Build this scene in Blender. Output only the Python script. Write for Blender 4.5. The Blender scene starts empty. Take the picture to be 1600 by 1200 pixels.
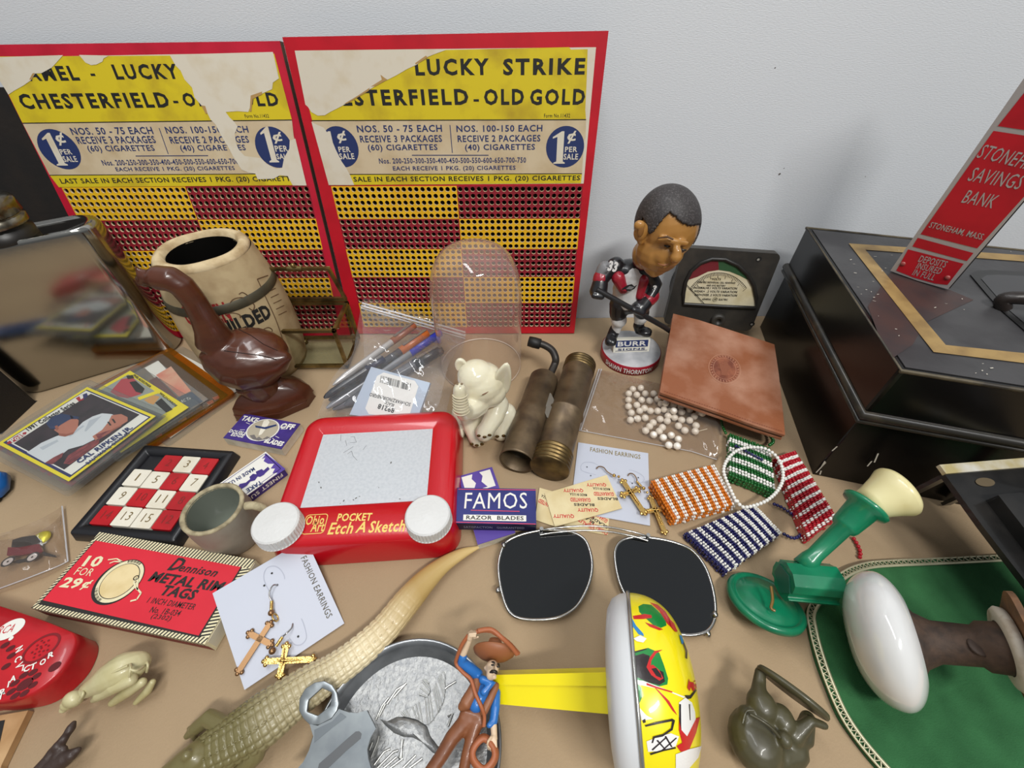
import bpy, math, random
from mathutils import Vector, Matrix
R = random.Random(7)
PI = math.pi
SC = bpy.context.scene
COL = SC.collection

# ---------------------------------------------------------------- camera, light, exposure
F_PX, PITCH, ROLL, CAM_H = 672.24, math.radians(44.647), math.radians(-0.6403), 0.27
FWD = Vector((0, math.cos(PITCH), -math.sin(PITCH)))
_r0 = Vector((1, 0, 0)); _u0 = _r0.cross(FWD)
RIGHT = math.cos(ROLL) * _r0 + math.sin(ROLL) * _u0
UP = -math.sin(ROLL) * _r0 + math.cos(ROLL) * _u0
EYE = Vector((0, 0, CAM_H))
cam_data = bpy.data.cameras.new('camera'); cam = bpy.data.objects.new('camera', cam_data); COL.objects.link(cam)
cam_data.sensor_fit = 'HORIZONTAL'; cam_data.sensor_width = 36.0; cam_data.lens = F_PX / 1600 * 36.0
cam_data.clip_start = 0.004; cam_data.clip_end = 50
_m = Matrix((RIGHT, UP, -FWD)).transposed().to_4x4(); _m.translation = EYE
cam.matrix_world = _m
SC.camera = cam
SC.view_settings.view_transform = 'Standard'; SC.view_settings.look = 'None'
SC.view_settings.exposure = 0.0; SC.view_settings.gamma = 1.0; SC.view_settings.use_curve_mapping = False

world = bpy.data.worlds.new('room_light'); SC.world = world; world.use_nodes = True
world.node_tree.nodes['Background'].inputs[0].default_value = (0.93, 0.97, 1.0, 1)
world.node_tree.nodes['Background'].inputs[1].default_value = 0.33
_n = world.node_tree.nodes; _l = world.node_tree.links
_tc = _n.new('ShaderNodeTexCoord'); _sx = _n.new('ShaderNodeSeparateXYZ'); _cr = _n.new('ShaderNodeValToRGB')       # pale ceiling over dimmer walls
_mr = _n.new('ShaderNodeMapRange'); _mr.inputs[1].default_value = -1; _mr.inputs[2].default_value = 1
_l.new(_tc.outputs['Generated'], _sx.inputs[0]); _l.new(_sx.outputs[2], _mr.inputs[0]); _l.new(_mr.outputs[0], _cr.inputs[0]); _l.new(_cr.outputs[0], _n['Background'].inputs[0])
_cr.color_ramp.elements[0].position = .40; _cr.color_ramp.elements[0].color = (.42, .42, .42, 1)
_cr.color_ramp.elements[1].position = .95; _cr.color_ramp.elements[1].color = (.98, 1.03, 1.08, 1)
_e = _cr.color_ramp.elements.new(.62); _e.color = (.50, .52, .54, 1)
_e = _cr.color_ramp.elements.new(.70); _e.color = (.90, .94, .98, 1)

def area(name, loc, target, sx, sy, power, col=(1, 1, 1)):
    d = bpy.data.lights.new(name, 'AREA'); d.shape = 'RECTANGLE'; d.size = sx; d.size_y = sy; d.energy = power; d.color = col
    o = bpy.data.objects.new(name, d); COL.objects.link(o); o.location = loc
    o.rotation_euler = (Vector(target) - Vector(loc)).to_track_quat('-Z', 'Y').to_euler()
    return o
area('ceiling_tube_light', (0.48, -0.72, 1.55), (0.05, 0.25, 0.05), 0.6, 0.12, 21, (1.0, 0.985, 0.95))
area('back_tube_light', (-0.25, 0.12, 1.5), (0.0, 0.2, 0.0), 1.1, 0.14, 9, (0.98, 0.99, 1.0))

# ---------------------------------------------------------------- pixels of the photograph -> points of the place
def ray(px, py): return (px - 800) * RIGHT - (py - 600) * UP + F_PX * FWD
def W(px, py, z=0.0):
    d = ray(px, py); return EYE + d * ((z - CAM_H) / d.z)
def WY(px, py, y):
    d = ray(px, py); return EYE + d * (y / d.y)
def WP(px, py, p, n):
    d = ray(px, py); return EYE + d * ((Vector(p) - EYE).dot(n) / d.dot(n))

# ---------------------------------------------------------------- materials
def lin(c):
    def f(v):
        v /= 255.0
        return v / 12.92 if v <= 0.04045 else ((v + 0.055) / 1.055) ** 2.4
    return (f(c[0]), f(c[1]), f(c[2]), 1)
MATS = {}
def M(name, rgb, rough=0.5, metal=0.0, var=None, vs=60, vfac=1.0, bump=0.0, bs=300, coat=0.0, spec=0.5, trans=0.0, sss=0.0, lo=.4, hi=.65, det=4, stretch=None, ior=1.5):
    if name in MATS: return MATS[name]
    m = bpy.data.materials.new(name); MATS[name] = m; m.use_nodes = True
    nt = m.node_tree; b = nt.nodes['Principled BSDF']
    b.inputs['Base Color'].default_value = lin(rgb)
    b.inputs['Roughness'].default_value = rough; b.inputs['Metallic'].default_value = metal
    b.inputs['Coat Weight'].default_value = coat; b.inputs['Coat Roughness'].default_value = 0.06
    b.inputs['Specular IOR Level'].default_value = spec; b.inputs['Transmission Weight'].default_value = trans
    b.inputs['IOR'].default_value = ior
    if sss:
        b.inputs['Subsurface Weight'].default_value = sss; b.inputs['Subsurface Radius'].default_value = (0.004, 0.003, 0.002); b.inputs['Subsurface Scale'].default_value = 1.0
    tc = nt.nodes.new('ShaderNodeTexCoord'); co = tc.outputs['Object']
    if stretch:
        mp = nt.nodes.new('ShaderNodeMapping'); mp.inputs['Scale'].default_value = stretch
        nt.links.new(co, mp.inputs['Vector']); co = mp.outputs['Vector']
    if var is not None:
        n = nt.nodes.new('ShaderNodeTexNoise'); n.inputs['Scale'].default_value = vs; n.inputs['Detail'].default_value = det
        nt.links.new(co, n.inputs['Vector'])
        cr = nt.nodes.new('ShaderNodeValToRGB'); cr.color_ramp.elements[0].position = lo; cr.color_ramp.elements[1].position = hi
        cr.color_ramp.elements[0].color = lin(rgb); cr.color_ramp.elements[1].color = lin(var)
        nt.links.new(n.outputs['Fac'], cr.inputs['Fac']); nt.links.new(cr.outputs['Color'], b.inputs['Base Color'])
    if bump:
        n2 = nt.nodes.new('ShaderNodeTexNoise'); n2.inputs['Scale'].default_value = bs; n2.inputs['Detail'].default_value = 3
        nt.links.new(co, n2.inputs['Vector'])
        bp = nt.nodes.new('ShaderNodeBump'); bp.inputs['Strength'].default_value = bump; bp.inputs['Distance'].default_value = 0.001
        nt.links.new(n2.outputs['Fac'], bp.inputs['Height']); nt.links.new(bp.outputs['Normal'], b.inputs['Normal'])
    return m
def thin(name, tint=(255, 255, 255), rough=0.05, ior=1.45, base=0.02, k=1.0, haze=0.0, haze_col=(235, 238, 242), bump=0.0, bs=60):
    """thin clear film or glass: see-through with a fresnel gloss and a little haze"""
    if name in MATS: return MATS[name]
    m = bpy.data.materials.new(name); MATS[name] = m; m.use_nodes = True
    nt = m.node_tree; nt.nodes.remove(nt.nodes['Principled BSDF']); out = nt.nodes['Material Output']
    t = nt.nodes.new('ShaderNodeBsdfTransparent'); t.inputs[0].default_value = lin(tint)
    g = nt.nodes.new('ShaderNodeBsdfGlossy'); g.inputs['Roughness'].default_value = rough
    fr = nt.nodes.new('ShaderNodeLayerWeight'); fr.inputs['Blend'].default_value = 0.5
    pw = nt.nodes.new('ShaderNodeMath'); pw.operation = 'POWER'; pw.inputs[1].default_value = 4.0; nt.links.new(fr.outputs['Facing'], pw.inputs[0])
    ad = nt.nodes.new('ShaderNodeMath'); ad.operation = 'MULTIPLY_ADD'; ad.inputs[1].default_value = 0.75 * k; ad.inputs[2].default_value = base; ad.use_clamp = True
    nt.links.new(pw.outputs[0], ad.inputs[0])
    mx = nt.nodes.new('ShaderNodeMixShader'); nt.links.new(ad.outputs[0], mx.inputs[0])
    nt.links.new(t.outputs[0], mx.inputs[1]); nt.links.new(g.outputs[0], mx.inputs[2])
    last = mx
    if haze:
        d = nt.nodes.new('ShaderNodeBsdfDiffuse'); d.inputs[0].default_value = lin(haze_col)
        m2 = nt.nodes.new('ShaderNodeMixShader'); m2.inputs[0].default_value = haze
        nt.links.new(mx.outputs[0], m2.inputs[1]); nt.links.new(d.outputs[0], m2.inputs[2]); last = m2
    if bump:
        tc = nt.nodes.new('ShaderNodeTexCoord'); n2 = nt.nodes.new('ShaderNodeTexNoise'); n2.inputs['Scale'].default_value = bs; n2.inputs['Detail'].default_value = 2
        nt.links.new(tc.outputs['Object'], n2.inputs['Vector'])
        bp = nt.nodes.new('ShaderNodeBump'); bp.inputs['Strength'].default_value = bump; bp.inputs['Distance'].default_value = 0.004
        nt.links.new(n2.outputs['Fac'], bp.inputs['Height'])
        nt.links.new(bp.outputs['Normal'], g.inputs['Normal']); nt.links.new(bp.outputs['Normal'], fr.inputs['Normal'])
    nt.links.new(last.outputs[0], out.inputs['Surface'])
    return m

# ---------------------------------------------------------------- objects
def tag(o, label=None, cat=None, group=None, kind=None):
    if label: o['label'] = label
    if cat: o['category'] = cat
    if group: o['group'] = group
    if kind: o['kind'] = kind
    return o
def thing(name, label, cat, at, group=None):
    o = bpy.data.objects.new(name, None); COL.objects.link(o); o.empty_display_size = 0.01
    o.location = Vector(at); return tag(o, label, cat, group)
def origin(o):
    v = Vector((0, 0, 0))
    while o is not None: v += o.location; o = o.parent
    return v

class Frame:
    """a plane with local axes: pixels of the photograph land on it as (u, v)"""
    def __init__(s, o, ex, ey):
        s.o = Vector(o); s.ex = Vector(ex).normalized(); s.n = s.ex.cross(Vector(ey)).normalized(); s.ey = s.n.cross(s.ex)
        s.M = Matrix((s.ex, s.ey, s.n)).transposed().to_4x4(); s.M.translation = s.o
    def loc(s, px, py):
        d = WP(px, py, s.o, s.n) - s.o
        return Vector((d.dot(s.ex), d.dot(s.ey)))
    def pts(s, l): return [s.loc(*p) for p in l]
    def P(s, u, v, w=0): return s.o + u * s.ex + v * s.ey + w * s.n
def flat(pa, pb, z):
    """horizontal frame at height z, origin at pixel pa, x towards pixel pb"""
    a = W(*pa, z); b = W(*pb, z); e = b - a
    return Frame(a, e, Vector((-e.y, e.x, 0)))
def rect4(f, px4):
    """best rectangle (u0,v0,u1,v1) of four corner pixels given TL,TR,BR,BL"""
    q = f.pts(px4)
    return ((q[0].x + q[3].x) / 2, (q[2].y + q[3].y) / 2, (q[1].x + q[2].x) / 2, (q[0].y + q[1].y) / 2)
def quad(px4, z):
    """rectangle frame from four corner pixels at height z: returns frame centred in it, w, h"""
    p = [W(*c, z) for c in px4]
    ex = (p[1] - p[0]) + (p[2] - p[3]); ey = (p[0] - p[3]) + (p[1] - p[2])
    a = math.atan2(ex.y, ex.x); b = math.atan2(ey.y, ey.x) - PI / 2
    while b - a > PI: b -= 2 * PI
    while b - a < -PI: b += 2 * PI
    t = (a + b) / 2
    c = (p[0] + p[1] + p[2] + p[3]) / 4
    f = Frame(c, (math.cos(t), math.sin(t), 0), (-math.sin(t), math.cos(t), 0))
    return f, ex.length / 2, ey.length / 2

ID = Matrix.Identity(4)
TXT = {}
def glyphs(body, bold, shear, space=1.08):
    k = (body, bold, shear, space)
    if k not in TXT:
        c = bpy.data.curves.new('t', 'FONT'); c.body = body; c.size = 1; c.offset = bold; c.shear = shear; c.space_character = space; c.resolution_u = 2; c.fill_mode = 'FRONT'
        o = bpy.data.objects.new('t', c)
        me = bpy.data.meshes.new_from_object(o)
        v = [(p.co.x, p.co.y) for p in me.vertices]; f = [tuple(p.vertices) for p in me.polygons]
        bpy.data.objects.remove(o); bpy.data.curves.remove(c); bpy.data.meshes.remove(me)
        TXT[k] = (v, f)
    return TXT[k]

class MB:
    def __init__(s, mat=None, T=None):
        s.v = []; s.f = []; s.mi = []; s.mats = []; s.T = T or ID; s.cur = 0; s.sm = []; s.smooth = True
        if mat: s.m(mat)
    def m(s, mat):
        if mat not in s.mats: s.mats.append(mat)
        s.cur = s.mats.index(mat); return s
    def at(s, T): s.T = T if isinstance(T, Matrix) else T.M; return s
    def add(s, vs, fs, smooth=None):
        b = len(s.v); T = s.T
        s.v += [T @ Vector(p) for p in vs]
        s.f += [tuple(i + b for i in f) for f in fs]
        s.mi += [s.cur] * len(fs); s.sm += [s.smooth if smooth is None else smooth] * len(fs)
        return s
    def poly(s, pts, w=0.0):
        return s.add([(p[0], p[1], p[2] if len(p) > 2 else w) for p in pts], [tuple(range(len(pts)))], False)
    def prism(s, pts, z0, z1, smooth=False, scale_top=None):
        n = len(pts); pts = [Vector((p[0], p[1])) for p in pts]
        area2 = sum(pts[i].x * pts[(i + 1) % n].y - pts[(i + 1) % n].x * pts[i].y for i in range(n))
        if area2 < 0: pts = pts[::-1]
        top = pts
        if scale_top:
            c = sum(pts, Vector((0, 0))) / n; top = [c + (p - c) * scale_top for p in pts]
        vs = [(p.x, p.y, z0) for p in pts] + [(p.x, p.y, z1) for p in top]
        b = len(s.f)
        s.add(vs, [tuple(range(n))[::-1], tuple(range(n, 2 * n))], False)
        return s.add(vs, [(i, (i + 1) % n, n + (i + 1) % n, n + i) for i in range(n)], smooth)
    def box(s, x0, y0, z0, x1, y1, z1): return s.prism([(x0, y0), (x1, y0), (x1, y1), (x0, y1)], z0, z1)
    def loft(s, rings, cap=True, closed=True, smooth=True):
        n = len(rings[0]); vs = [p for r in rings for p in r]; fs = []
        for i in range(len(rings) - 1):
            for j in range(n if closed else n - 1):
                k = (j + 1) % n
                fs.append((i * n + j, i * n + k, (i + 1) * n + k, (i + 1) * n + j))
        s.add(vs, fs, smooth)
        if cap and closed:
            s.add(rings[0], [tuple(range(n))[::-1]], False); s.add(rings[-1], [tuple(range(n))], False)
        return s
    def lathe(s, prof, n=32, cap=False, sx=1, sy=1):
        rings = [[(r * math.cos(2 * PI * j / n) * sx, r * math.sin(2 * PI * j / n) * sy, z) for j in range(n)] for r, z in prof]
        return s.loft(rings, cap)
    def tube(s, pts, r, n=8, cap=True, flat=1.0, up=None, closed=False):
        pts = [Vector(p) for p in pts]; N = len(pts)
        rs = r if isinstance(r, (list, tuple)) else [r] * N
        rings = []; prev = None
        for i, p in enumerate(pts):
            if closed: t = pts[(i + 1) % N] - pts[i - 1]
            else: t = pts[min(i + 1, N - 1)] - pts[max(i - 1, 0)]
            t = t.normalized() if t.length > 1e-9 else Vector((0, 0, 1))
            if prev is None:
                a = Vector(up) if up else (Vector((0, 0, 1)) if abs(t.z) < .9 else Vector((1, 0, 0)))
                a = (a - t * a.dot(t)).normalized()
            else:
                a = prev - t * prev.dot(t)
                a = a.normalized() if a.length > 1e-6 else prev
            prev = a; b = t.cross(a)
            rings.append([p + rs[i] * (flat * math.cos(2 * PI * j / n) * a + math.sin(2 * PI * j / n) * b) for j in range(n)])
        if closed: rings.append(rings[0]); cap = False
        return s.loft(rings, cap)
    def ell(s, c, rad, nu=16, nv=10, A=None):
        if not isinstance(rad, (list, tuple)): rad = (rad, rad, rad)
        c = Vector(c); vs = []; fs = []
        A = A or Matrix.Identity(3)
        for i in range(1, nv):
            t = PI * i / nv
            for j in range(nu):
                a = 2 * PI * j / nu
                vs.append(c + A @ Vector((rad[0] * math.sin(t) * math.cos(a), rad[1] * math.sin(t) * math.sin(a), rad[2] * math.cos(t))))
        k = len(vs); vs += [c + A @ Vector((0, 0, rad[2])), c - A @ Vector((0, 0, rad[2]))]
        for i in range(nv - 2):
            for j in range(nu): fs.append((i * nu + j, (i + 1) * nu + j, (i + 1) * nu + (j + 1) % nu, i * nu + (j + 1) % nu))
        for j in range(nu):
            fs.append((k, j, (j + 1) % nu)); fs.append((k + 1, (nv - 2) * nu + (j + 1) % nu, (nv - 2) * nu + j))
        return s.add(vs, fs, True)
    # ---- printing: everything lies on the local plane at height w
    def text(s, body, a, b, h, w, bold=0.0, shear=0.0, space=1.08):
        """text whose bounding box runs from local point a (left middle) to b (right middle), h tall"""
        v, f = glyphs(body, bold, shear, space)
        if not v: return s
        x0 = min(p[0] for p in v); x1 = max(p[0] for p in v); y0 = min(p[1] for p in v); y1 = max(p[1] for p in v)
        a = Vector(a); b = Vector(b); e = b - a; L = e.length; e.normalize(); n = Vector((-e.y, e.x))
        o = []
        for x, y in v:
            q = a + e * (L * (x - x0) / max(x1 - x0, 1e-9)) + n * (h * ((y - y0) / max(y1 - y0, 1e-9) - 0.5))
            o.append((q.x, q.y, w))
        return s.add(o, f, False)
    def ptext(s, fr, body, pa, pb, hpx, w, bold=0.0, shear=0.0):
        """same, given the pixels of the left and right middle and the height in pixels"""
        a = fr.loc(*pa); b = fr.loc(*pb); mx, my = (pa[0] + pb[0]) / 2, (pa[1] + pb[1]) / 2
        d = fr.loc(mx, my - hpx / 2) - fr.loc(mx, my + hpx / 2); e = (b - a).normalized()
        h = abs(d.dot(Vector((-e.y, e.x))))
        return s.text(body, a, b, h, w, bold, shear)
    def line(s, a, b, t, w):
        a = Vector(a[:2]); b = Vector(b[:2]); e = (b - a).normalized(); n = Vector((-e.y, e.x)) * (t / 2)
        return s.poly([a - n, b - n, b + n, a + n], w)
    def pline(s, pts, t, w):
        for i in range(len(pts) - 1): s.line(pts[i], pts[i + 1], t, w)
        return s
    def disc(s, c, rx, ry, w, n=32, rot=0.0):
        return s.poly([(c[0] + rx * math.cos(a) * math.cos(rot) - ry * math.sin(a) * math.sin(rot), c[1] + rx * math.cos(a) * math.sin(rot) + ry * math.sin(a) * math.cos(rot)) for a in [2 * PI * i / n for i in range(n)]], w)
    def ring(s, c, rx, ry, t, w, n=32, rot=0.0):
        def P(k, a):
            x = (rx - k) * math.cos(a); y = (ry - k) * math.sin(a)
            return (c[0] + x * math.cos(rot) - y * math.sin(rot), c[1] + x * math.sin(rot) + y * math.cos(rot), w)
        o = [P(0, 2 * PI * i / n) for i in range(n)] + [P(t, 2 * PI * i / n) for i in range(n)]
        return s.add(o, [(i, (i + 1) % n, n + (i + 1) % n, n + i) for i in range(n)], False)
    def build(s, name, parent=None, label=None, cat=None, group=None, kind=None, bevel=0.0, bseg=2, sub=0, remesh=0.0, smoothit=0, at=None, sharp=None):
        if parent is not None: o3 = origin(parent)
        elif at is not None: o3 = Vector(at)
        else:
            lo = Vector([min(p[i] for p in s.v) for i in range(3)]); hi = Vector([max(p[i] for p in s.v) for i in range(3)])
            o3 = Vector(((lo.x + hi.x) / 2, (lo.y + hi.y) / 2, lo.z))
        me = bpy.data.meshes.new(name)
        me.from_pydata([p - o3 for p in s.v], [], s.f)
        for m in s.mats: me.materials.append(m)
        me.polygons.foreach_set('material_index', s.mi); me.polygons.foreach_set('use_smooth', s.sm); me.update()
        o = bpy.data.objects.new(name, me); COL.objects.link(o)
        if parent is not None: o.parent = parent
        else: o.location = o3
        if remesh:
            d = o.modifiers.new('r', 'REMESH'); d.mode = 'VOXEL'; d.voxel_size = remesh; d.use_smooth_shade = True
        if smoothit:
            d = o.modifiers.new('s', 'SMOOTH'); d.iterations = smoothit; d.factor = 0.5
        if bevel:
            d = o.modifiers.new('b', 'BEVEL'); d.width = bevel; d.segments = bseg; d.limit_method = 'ANGLE'; d.angle_limit = math.radians(40); d.harden_normals = False
        if sub:
            d = o.modifiers.new('u', 'SUBSURF'); d.levels = sub; d.render_levels = sub
        return tag(o, label, cat, group, kind)

def rrect(x0, y0, x1, y1, r, n=5):
    o = []
    for cx, cy, a0 in ((x1 - r, y1 - r, 0), (x0 + r, y1 - r, 90), (x0 + r, y0 + r, 180), (x1 - r, y0 + r, 270)):
        for i in range(n + 1):
            a = math.radians(a0 + 90 * i / n); o.append(Vector((cx + r * math.cos(a), cy + r * math.sin(a))))
    return o
def spline(pts, n=6, closed=False):
    """Catmull-Rom through points"""
    P = [Vector(p) for p in pts]; N = len(P); out = []
    for i in range(N if closed else N - 1):
        if closed: a, b, c, d = P[i - 1], P[i], P[(i + 1) % N], P[(i + 2) % N]
        else: a, b, c, d = P[max(i - 1, 0)], P[i], P[i + 1], P[min(i + 2, N - 1)]
        for k in range(n):
            t = k / n
            out.append(0.5 * ((2 * b) + (c - a) * t + (2 * a - 5 * b + 4 * c - d) * t * t + (3 * b - a - 3 * c + d) * t ** 3))
    if not closed: out.append(P[-1])
    return out
def axes(o, z, x=None):
    """4x4 with local z along z"""
    z = Vector(z).normalized(); x = Vector(x) if x else (Vector((0, 0, 1)) if abs(z.z) < .9 else Vector((1, 0, 0)))
    x = (x - z * x.dot(z)).normalized(); y = z.cross(x)
    m = Matrix((x, y, z)).transposed().to_4x4(); m.translation = Vector(o); return m

# ================================================================ the setting
WALL_Y, WALL_LEAN = 0.372, math.radians(9)
kraft = M('kraft_paper', (168, 145, 114), .85, var=(154, 131, 102), vs=9, bump=.25, bs=900, lo=.35, hi=.7)
wood_table = M('table_wood', (120, 90, 60), .6, var=(100, 72, 48), vs=12)
tb = thing('table', 'long table covered edge to edge in brown kraft paper', 'table', (0, 0, -0.74))
b = MB(wood_table); b.box(-1.0, -.45, -.03, 1.0, WALL_Y, -.0006); b.build('tabletop', tb)
b = MB(kraft)
nx, ny = 120, 60
vs = [(-.99 + 1.98 * i / nx, -.44 + (.44 + WALL_Y - .001) * j / ny, 0) for j in range(ny + 1) for i in range(nx + 1)]
fs = [(j * (nx + 1) + i, j * (nx + 1) + i + 1, (j + 1) * (nx + 1) + i + 1, (j + 1) * (nx + 1) + i) for j in range(ny) for i in range(nx)]
b.add(vs, fs, True); b.build('kraft_paper', tb, label='brown kraft paper sheet')
for x in (-.92, .86):
    for y in (-.4, .3):
        b = MB(wood_table); b.box(x, y, -.74, x + .06, y + .06, -.03); b.build('leg', tb)
b = MB(M('floor_tile', (150, 148, 145), .6)); b.box(-2.2, -1.6, -.76, 2.2, .35, -.74); b.build('floor', kind='structure')

wallm = M('wall_vinyl', (206, 209, 213), .62)
nt = wallm.node_tree; bs_ = nt.nodes['Principled BSDF']
tc = nt.nodes.new('ShaderNodeTexCoord'); mp = nt.nodes.new('ShaderNodeMapping'); mp.inputs['Scale'].default_value = (420, 1, 1500)
nz = nt.nodes.new('ShaderNodeTexNoise'); nz.inputs['Scale'].default_value = 1.0; nz.inputs['Detail'].default_value = 3
bp = nt.nodes.new('ShaderNodeBump'); bp.inputs['Strength'].default_value = .38; bp.inputs['Distance'].default_value = .0006
nt.links.new(tc.outputs['Object'], mp.inputs['Vector']); nt.links.new(mp.outputs[0], nz.inputs['Vector']); nt.links.new(nz.outputs['Fac'], bp.inputs['Height']); nt.links.new(bp.outputs[0], bs_.inputs['Normal'])
wf = Frame((0, WALL_Y, 0), (1, 0, 0), (0, math.sin(WALL_LEAN), math.cos(WALL_LEAN)))
b = MB(wallm, wf.M); b.box(-1.6, -.02, -.02, 1.6, 1.4, 0)
b.m(M('wall_fleck', (88, 82, 78), .8))
for px, py, rx in ((1218, 272, .0011), (1211, 106, .0006), (1225, 263, .0005), (1352, 276, .0004)):
    q = wf.loc(px, py); b.disc(q, rx, rx * .7, .0001, 9, .6)
b.build('wall_back', kind='structure', at=(0, WALL_Y, 0))

# ================================================================ the two punch boards
red_b = M('board_red', (198, 22, 52), .5, var=(182, 14, 44), vs=40)
red_b2 = M('board_red_deep', (196, 14, 36), .5, var=(180, 10, 32), vs=40)
maroon = M('board_maroon', (142, 18, 38), .55, var=(128, 14, 32), vs=50)
yel_f = M('board_yellow', (232, 182, 18), .55, var=(222, 168, 12), vs=50)
cream_e = M('punched_paper_edge', (226, 205, 168), .8)
hole_d = M('hole_inside', (62, 44, 24), .9)
hole_b = M('hole_bottom', (40, 28, 14), .9, var=(92, 66, 22), vs=160, lo=.5, hi=.7)
lab_w = M('torn_paper_white', (216, 208, 190), .8, var=(206, 192, 164), vs=70, lo=.5, hi=.8)
lab_y = M('label_yellow', (214, 192, 26), .6, var=(160, 128, 30), vs=45, lo=.48, hi=.9, det=9)
lab_c = M('label_cream', (206, 188, 156), .7, var=(186, 162, 124), vs=55, lo=.4, hi=.8)
ink_b = M('ink_black', (26, 26, 24), .6)
ink_n = M('ink_navy', (32, 48, 98), .6)
board_edge = M('board_edge_card', (84, 62, 46), .9)

def punch_board(label, BL, BRt, lean, outline, S, red, holes, build_label):
    a = W(*BL); c = W(*BRt); e = (c - a); e.z = 0; e.normalize()
    nrm = Vector((-e.y, e.x, 0))
    up = math.cos(lean) * Vector((0, 0, 1)) + math.sin(lean) * nrm
    f = Frame(a + Vector((0, 0, .0012)), e, up)
    t = thing('punch_board', label, 'punch board', f.P((c - a).length / 2, 0), 'cigarette punch boards')
    q = f.pts(outline)                       # TL TR BR BL
    q[2].y = q[3].y = 0
    TH = .006
    b = MB(red, f.M)
    hq = f.pts(holes)                        # TL TR BR BL of the punched field
    def hp(s, t): return hq[0].lerp(hq[1], s).lerp(hq[3].lerp(hq[2], s), t)
    qo = [q[3], q[2], q[1], q[0]]
    # front frame around the punched field, sides and back
    fr = [(qo[0].x, qo[0].y, 0), (qo[1].x, qo[1].y, 0), (qo[2].x, qo[2].y, 0), (qo[3].x, qo[3].y, 0), (*hq[3], 0), (*hq[2], 0), (*hq[1], 0), (*hq[0], 0)]
    b.add(fr, [(0, 1, 5, 4), (1, 2, 6, 5), (2, 3, 7, 6), (3, 0, 4, 7)], False)
    b.m(board_edge)
    sd = [(p.x, p.y, 0) for p in qo] + [(p.x, p.y, -TH) for p in qo]
    b.add(sd, [(0, 4, 5, 1), (1, 5, 6, 2), (2, 6, 7, 3), (3, 7, 4, 0), (7, 6, 5, 4)], False)
    NX, NY = 40, 25
    dx = (hq[1] - hq[0]).length / NX
    oct_ = [(math.cos(PI * k / 4), math.sin(PI * k / 4)) for k in range(8)]
    sq = [(1, 0), (1, 1), (0, 1), (-1, 1), (-1, 0), (-1, -1), (0, -1), (1, -1)]
    rr = .385
    for j in range(NY):
        for i in range(NX):
            cx, cy = hp((i + .5) / NX, (j + .5) / NY)
            left = i < 20; blk = j // 5
            yl = (left and blk % 2 == 0) or (not left and blk % 2 == 1)
            vs = [(*hp((i + .5 + x / 2) / NX, (j + .5 - y / 2) / NY), 0) for x, y in sq] + [(cx + x * dx * rr, cy + y * dx * rr, .0001) for x, y in oct_]
            vs += [(cx + x * dx * rr * .96, cy + y * dx * rr * .96, -.0012) for x, y in oct_] + [(cx + x * dx * rr * .9, cy + y * dx * rr * .9, -.0045) for x, y in oct_]
            b.m(yel_f if yl else maroon); b.add(vs, [(k, (k + 1) % 8, 8 + (k + 1) % 8, 8 + k) for k in range(8)], False)
            n0 = len(b.v) - 32
            def more(fs):
                b.f.extend([tuple(n0 + v for v in g) for g in fs]); b.mi.extend([b.cur] * len(fs)); b.sm.extend([False] * len(fs))
            b.m(cream_e); more([(8 + k, 8 + (k + 1) % 8, 16 + (k + 1) % 8, 16 + k) for k in range(8)])
            b.m(hole_d); more([(16 + k, 16 + (k + 1) % 8, 24 + (k + 1) % 8, 24 + k) for k in range(8)])
            b.m(hole_b); more([tuple(range(24, 32))])
    b.build('board', t)
    build_label(f, t, S)
    return f, t

def label_tools(f, S):
    X = lambda p: (S[0] + p[0] / 3.2, 40 + p[1] / 3.2)
    L = lambda l: f.pts([X(p) for p in l])
    def T(b, s, x0, x1, y0, y1, w=.0004, bold=.022, sp=1.12):
        ym = (y0 + y1) / 2; xm = (x0 + x1) / 2
        a = f.loc(*X((x0, ym))); c = f.loc(*X((x1, ym)))
        h = (f.loc(*X((xm, y0))) - f.loc(*X((xm, y1)))).y
        m = (a.y + c.y) / 2
        b.text(s, (a.x, m), (c.x, m), h, w, bold, 0.0, sp)
    return X, L, T
NUMS = 'Nos. 200-250-300-350-400-450-500-550-600-650-700-750'
def one_cent(b, f, T, L, c, rx, ry, d1, cent, per, sale):
    k = L([c, (c[0] + rx, c[1]), (c[0], c[1] - ry)])
    b.m(ink_n); b.disc(k[0], (k[1] - k[0]).length, abs(k[2].y - k[0].y), .00035, 36)
    b.m(lab_w)
    # the big serifed 1
    a = L([(d1[0], (d1[2] + d1[3]) / 2), (d1[1], (d1[2] + d1[3]) / 2), ((d1[0] + d1[1]) / 2, d1[2]), ((d1[0] + d1[1]) / 2, d1[3])])
    x0, x1, y1, y0 = a[0].x, a[1].x, a[2].y, a[3].y; w = x1 - x0; h = y1 - y0
    b.poly([(x0 + .12 * w, y0), (x1, y0), (x1, y0 + .035 * h), (x1 - .16 * w, y0 + .07 * h), (x1 - .16 * w, y1), (x1 - .34 * w, y1), (x0, y1 - .17 * h), (x0, y1 - .22 * h), (x0 + .34 * w, y1 - .17 * h), (x0 + .34 * w, y0 + .07 * h), (x0 + .12 * w, y0 + .035 * h)], .0004)
    T(b, '\u00a2', *cent); T(b, 'PER', *per); T(b, 'SALE', *sale)

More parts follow.
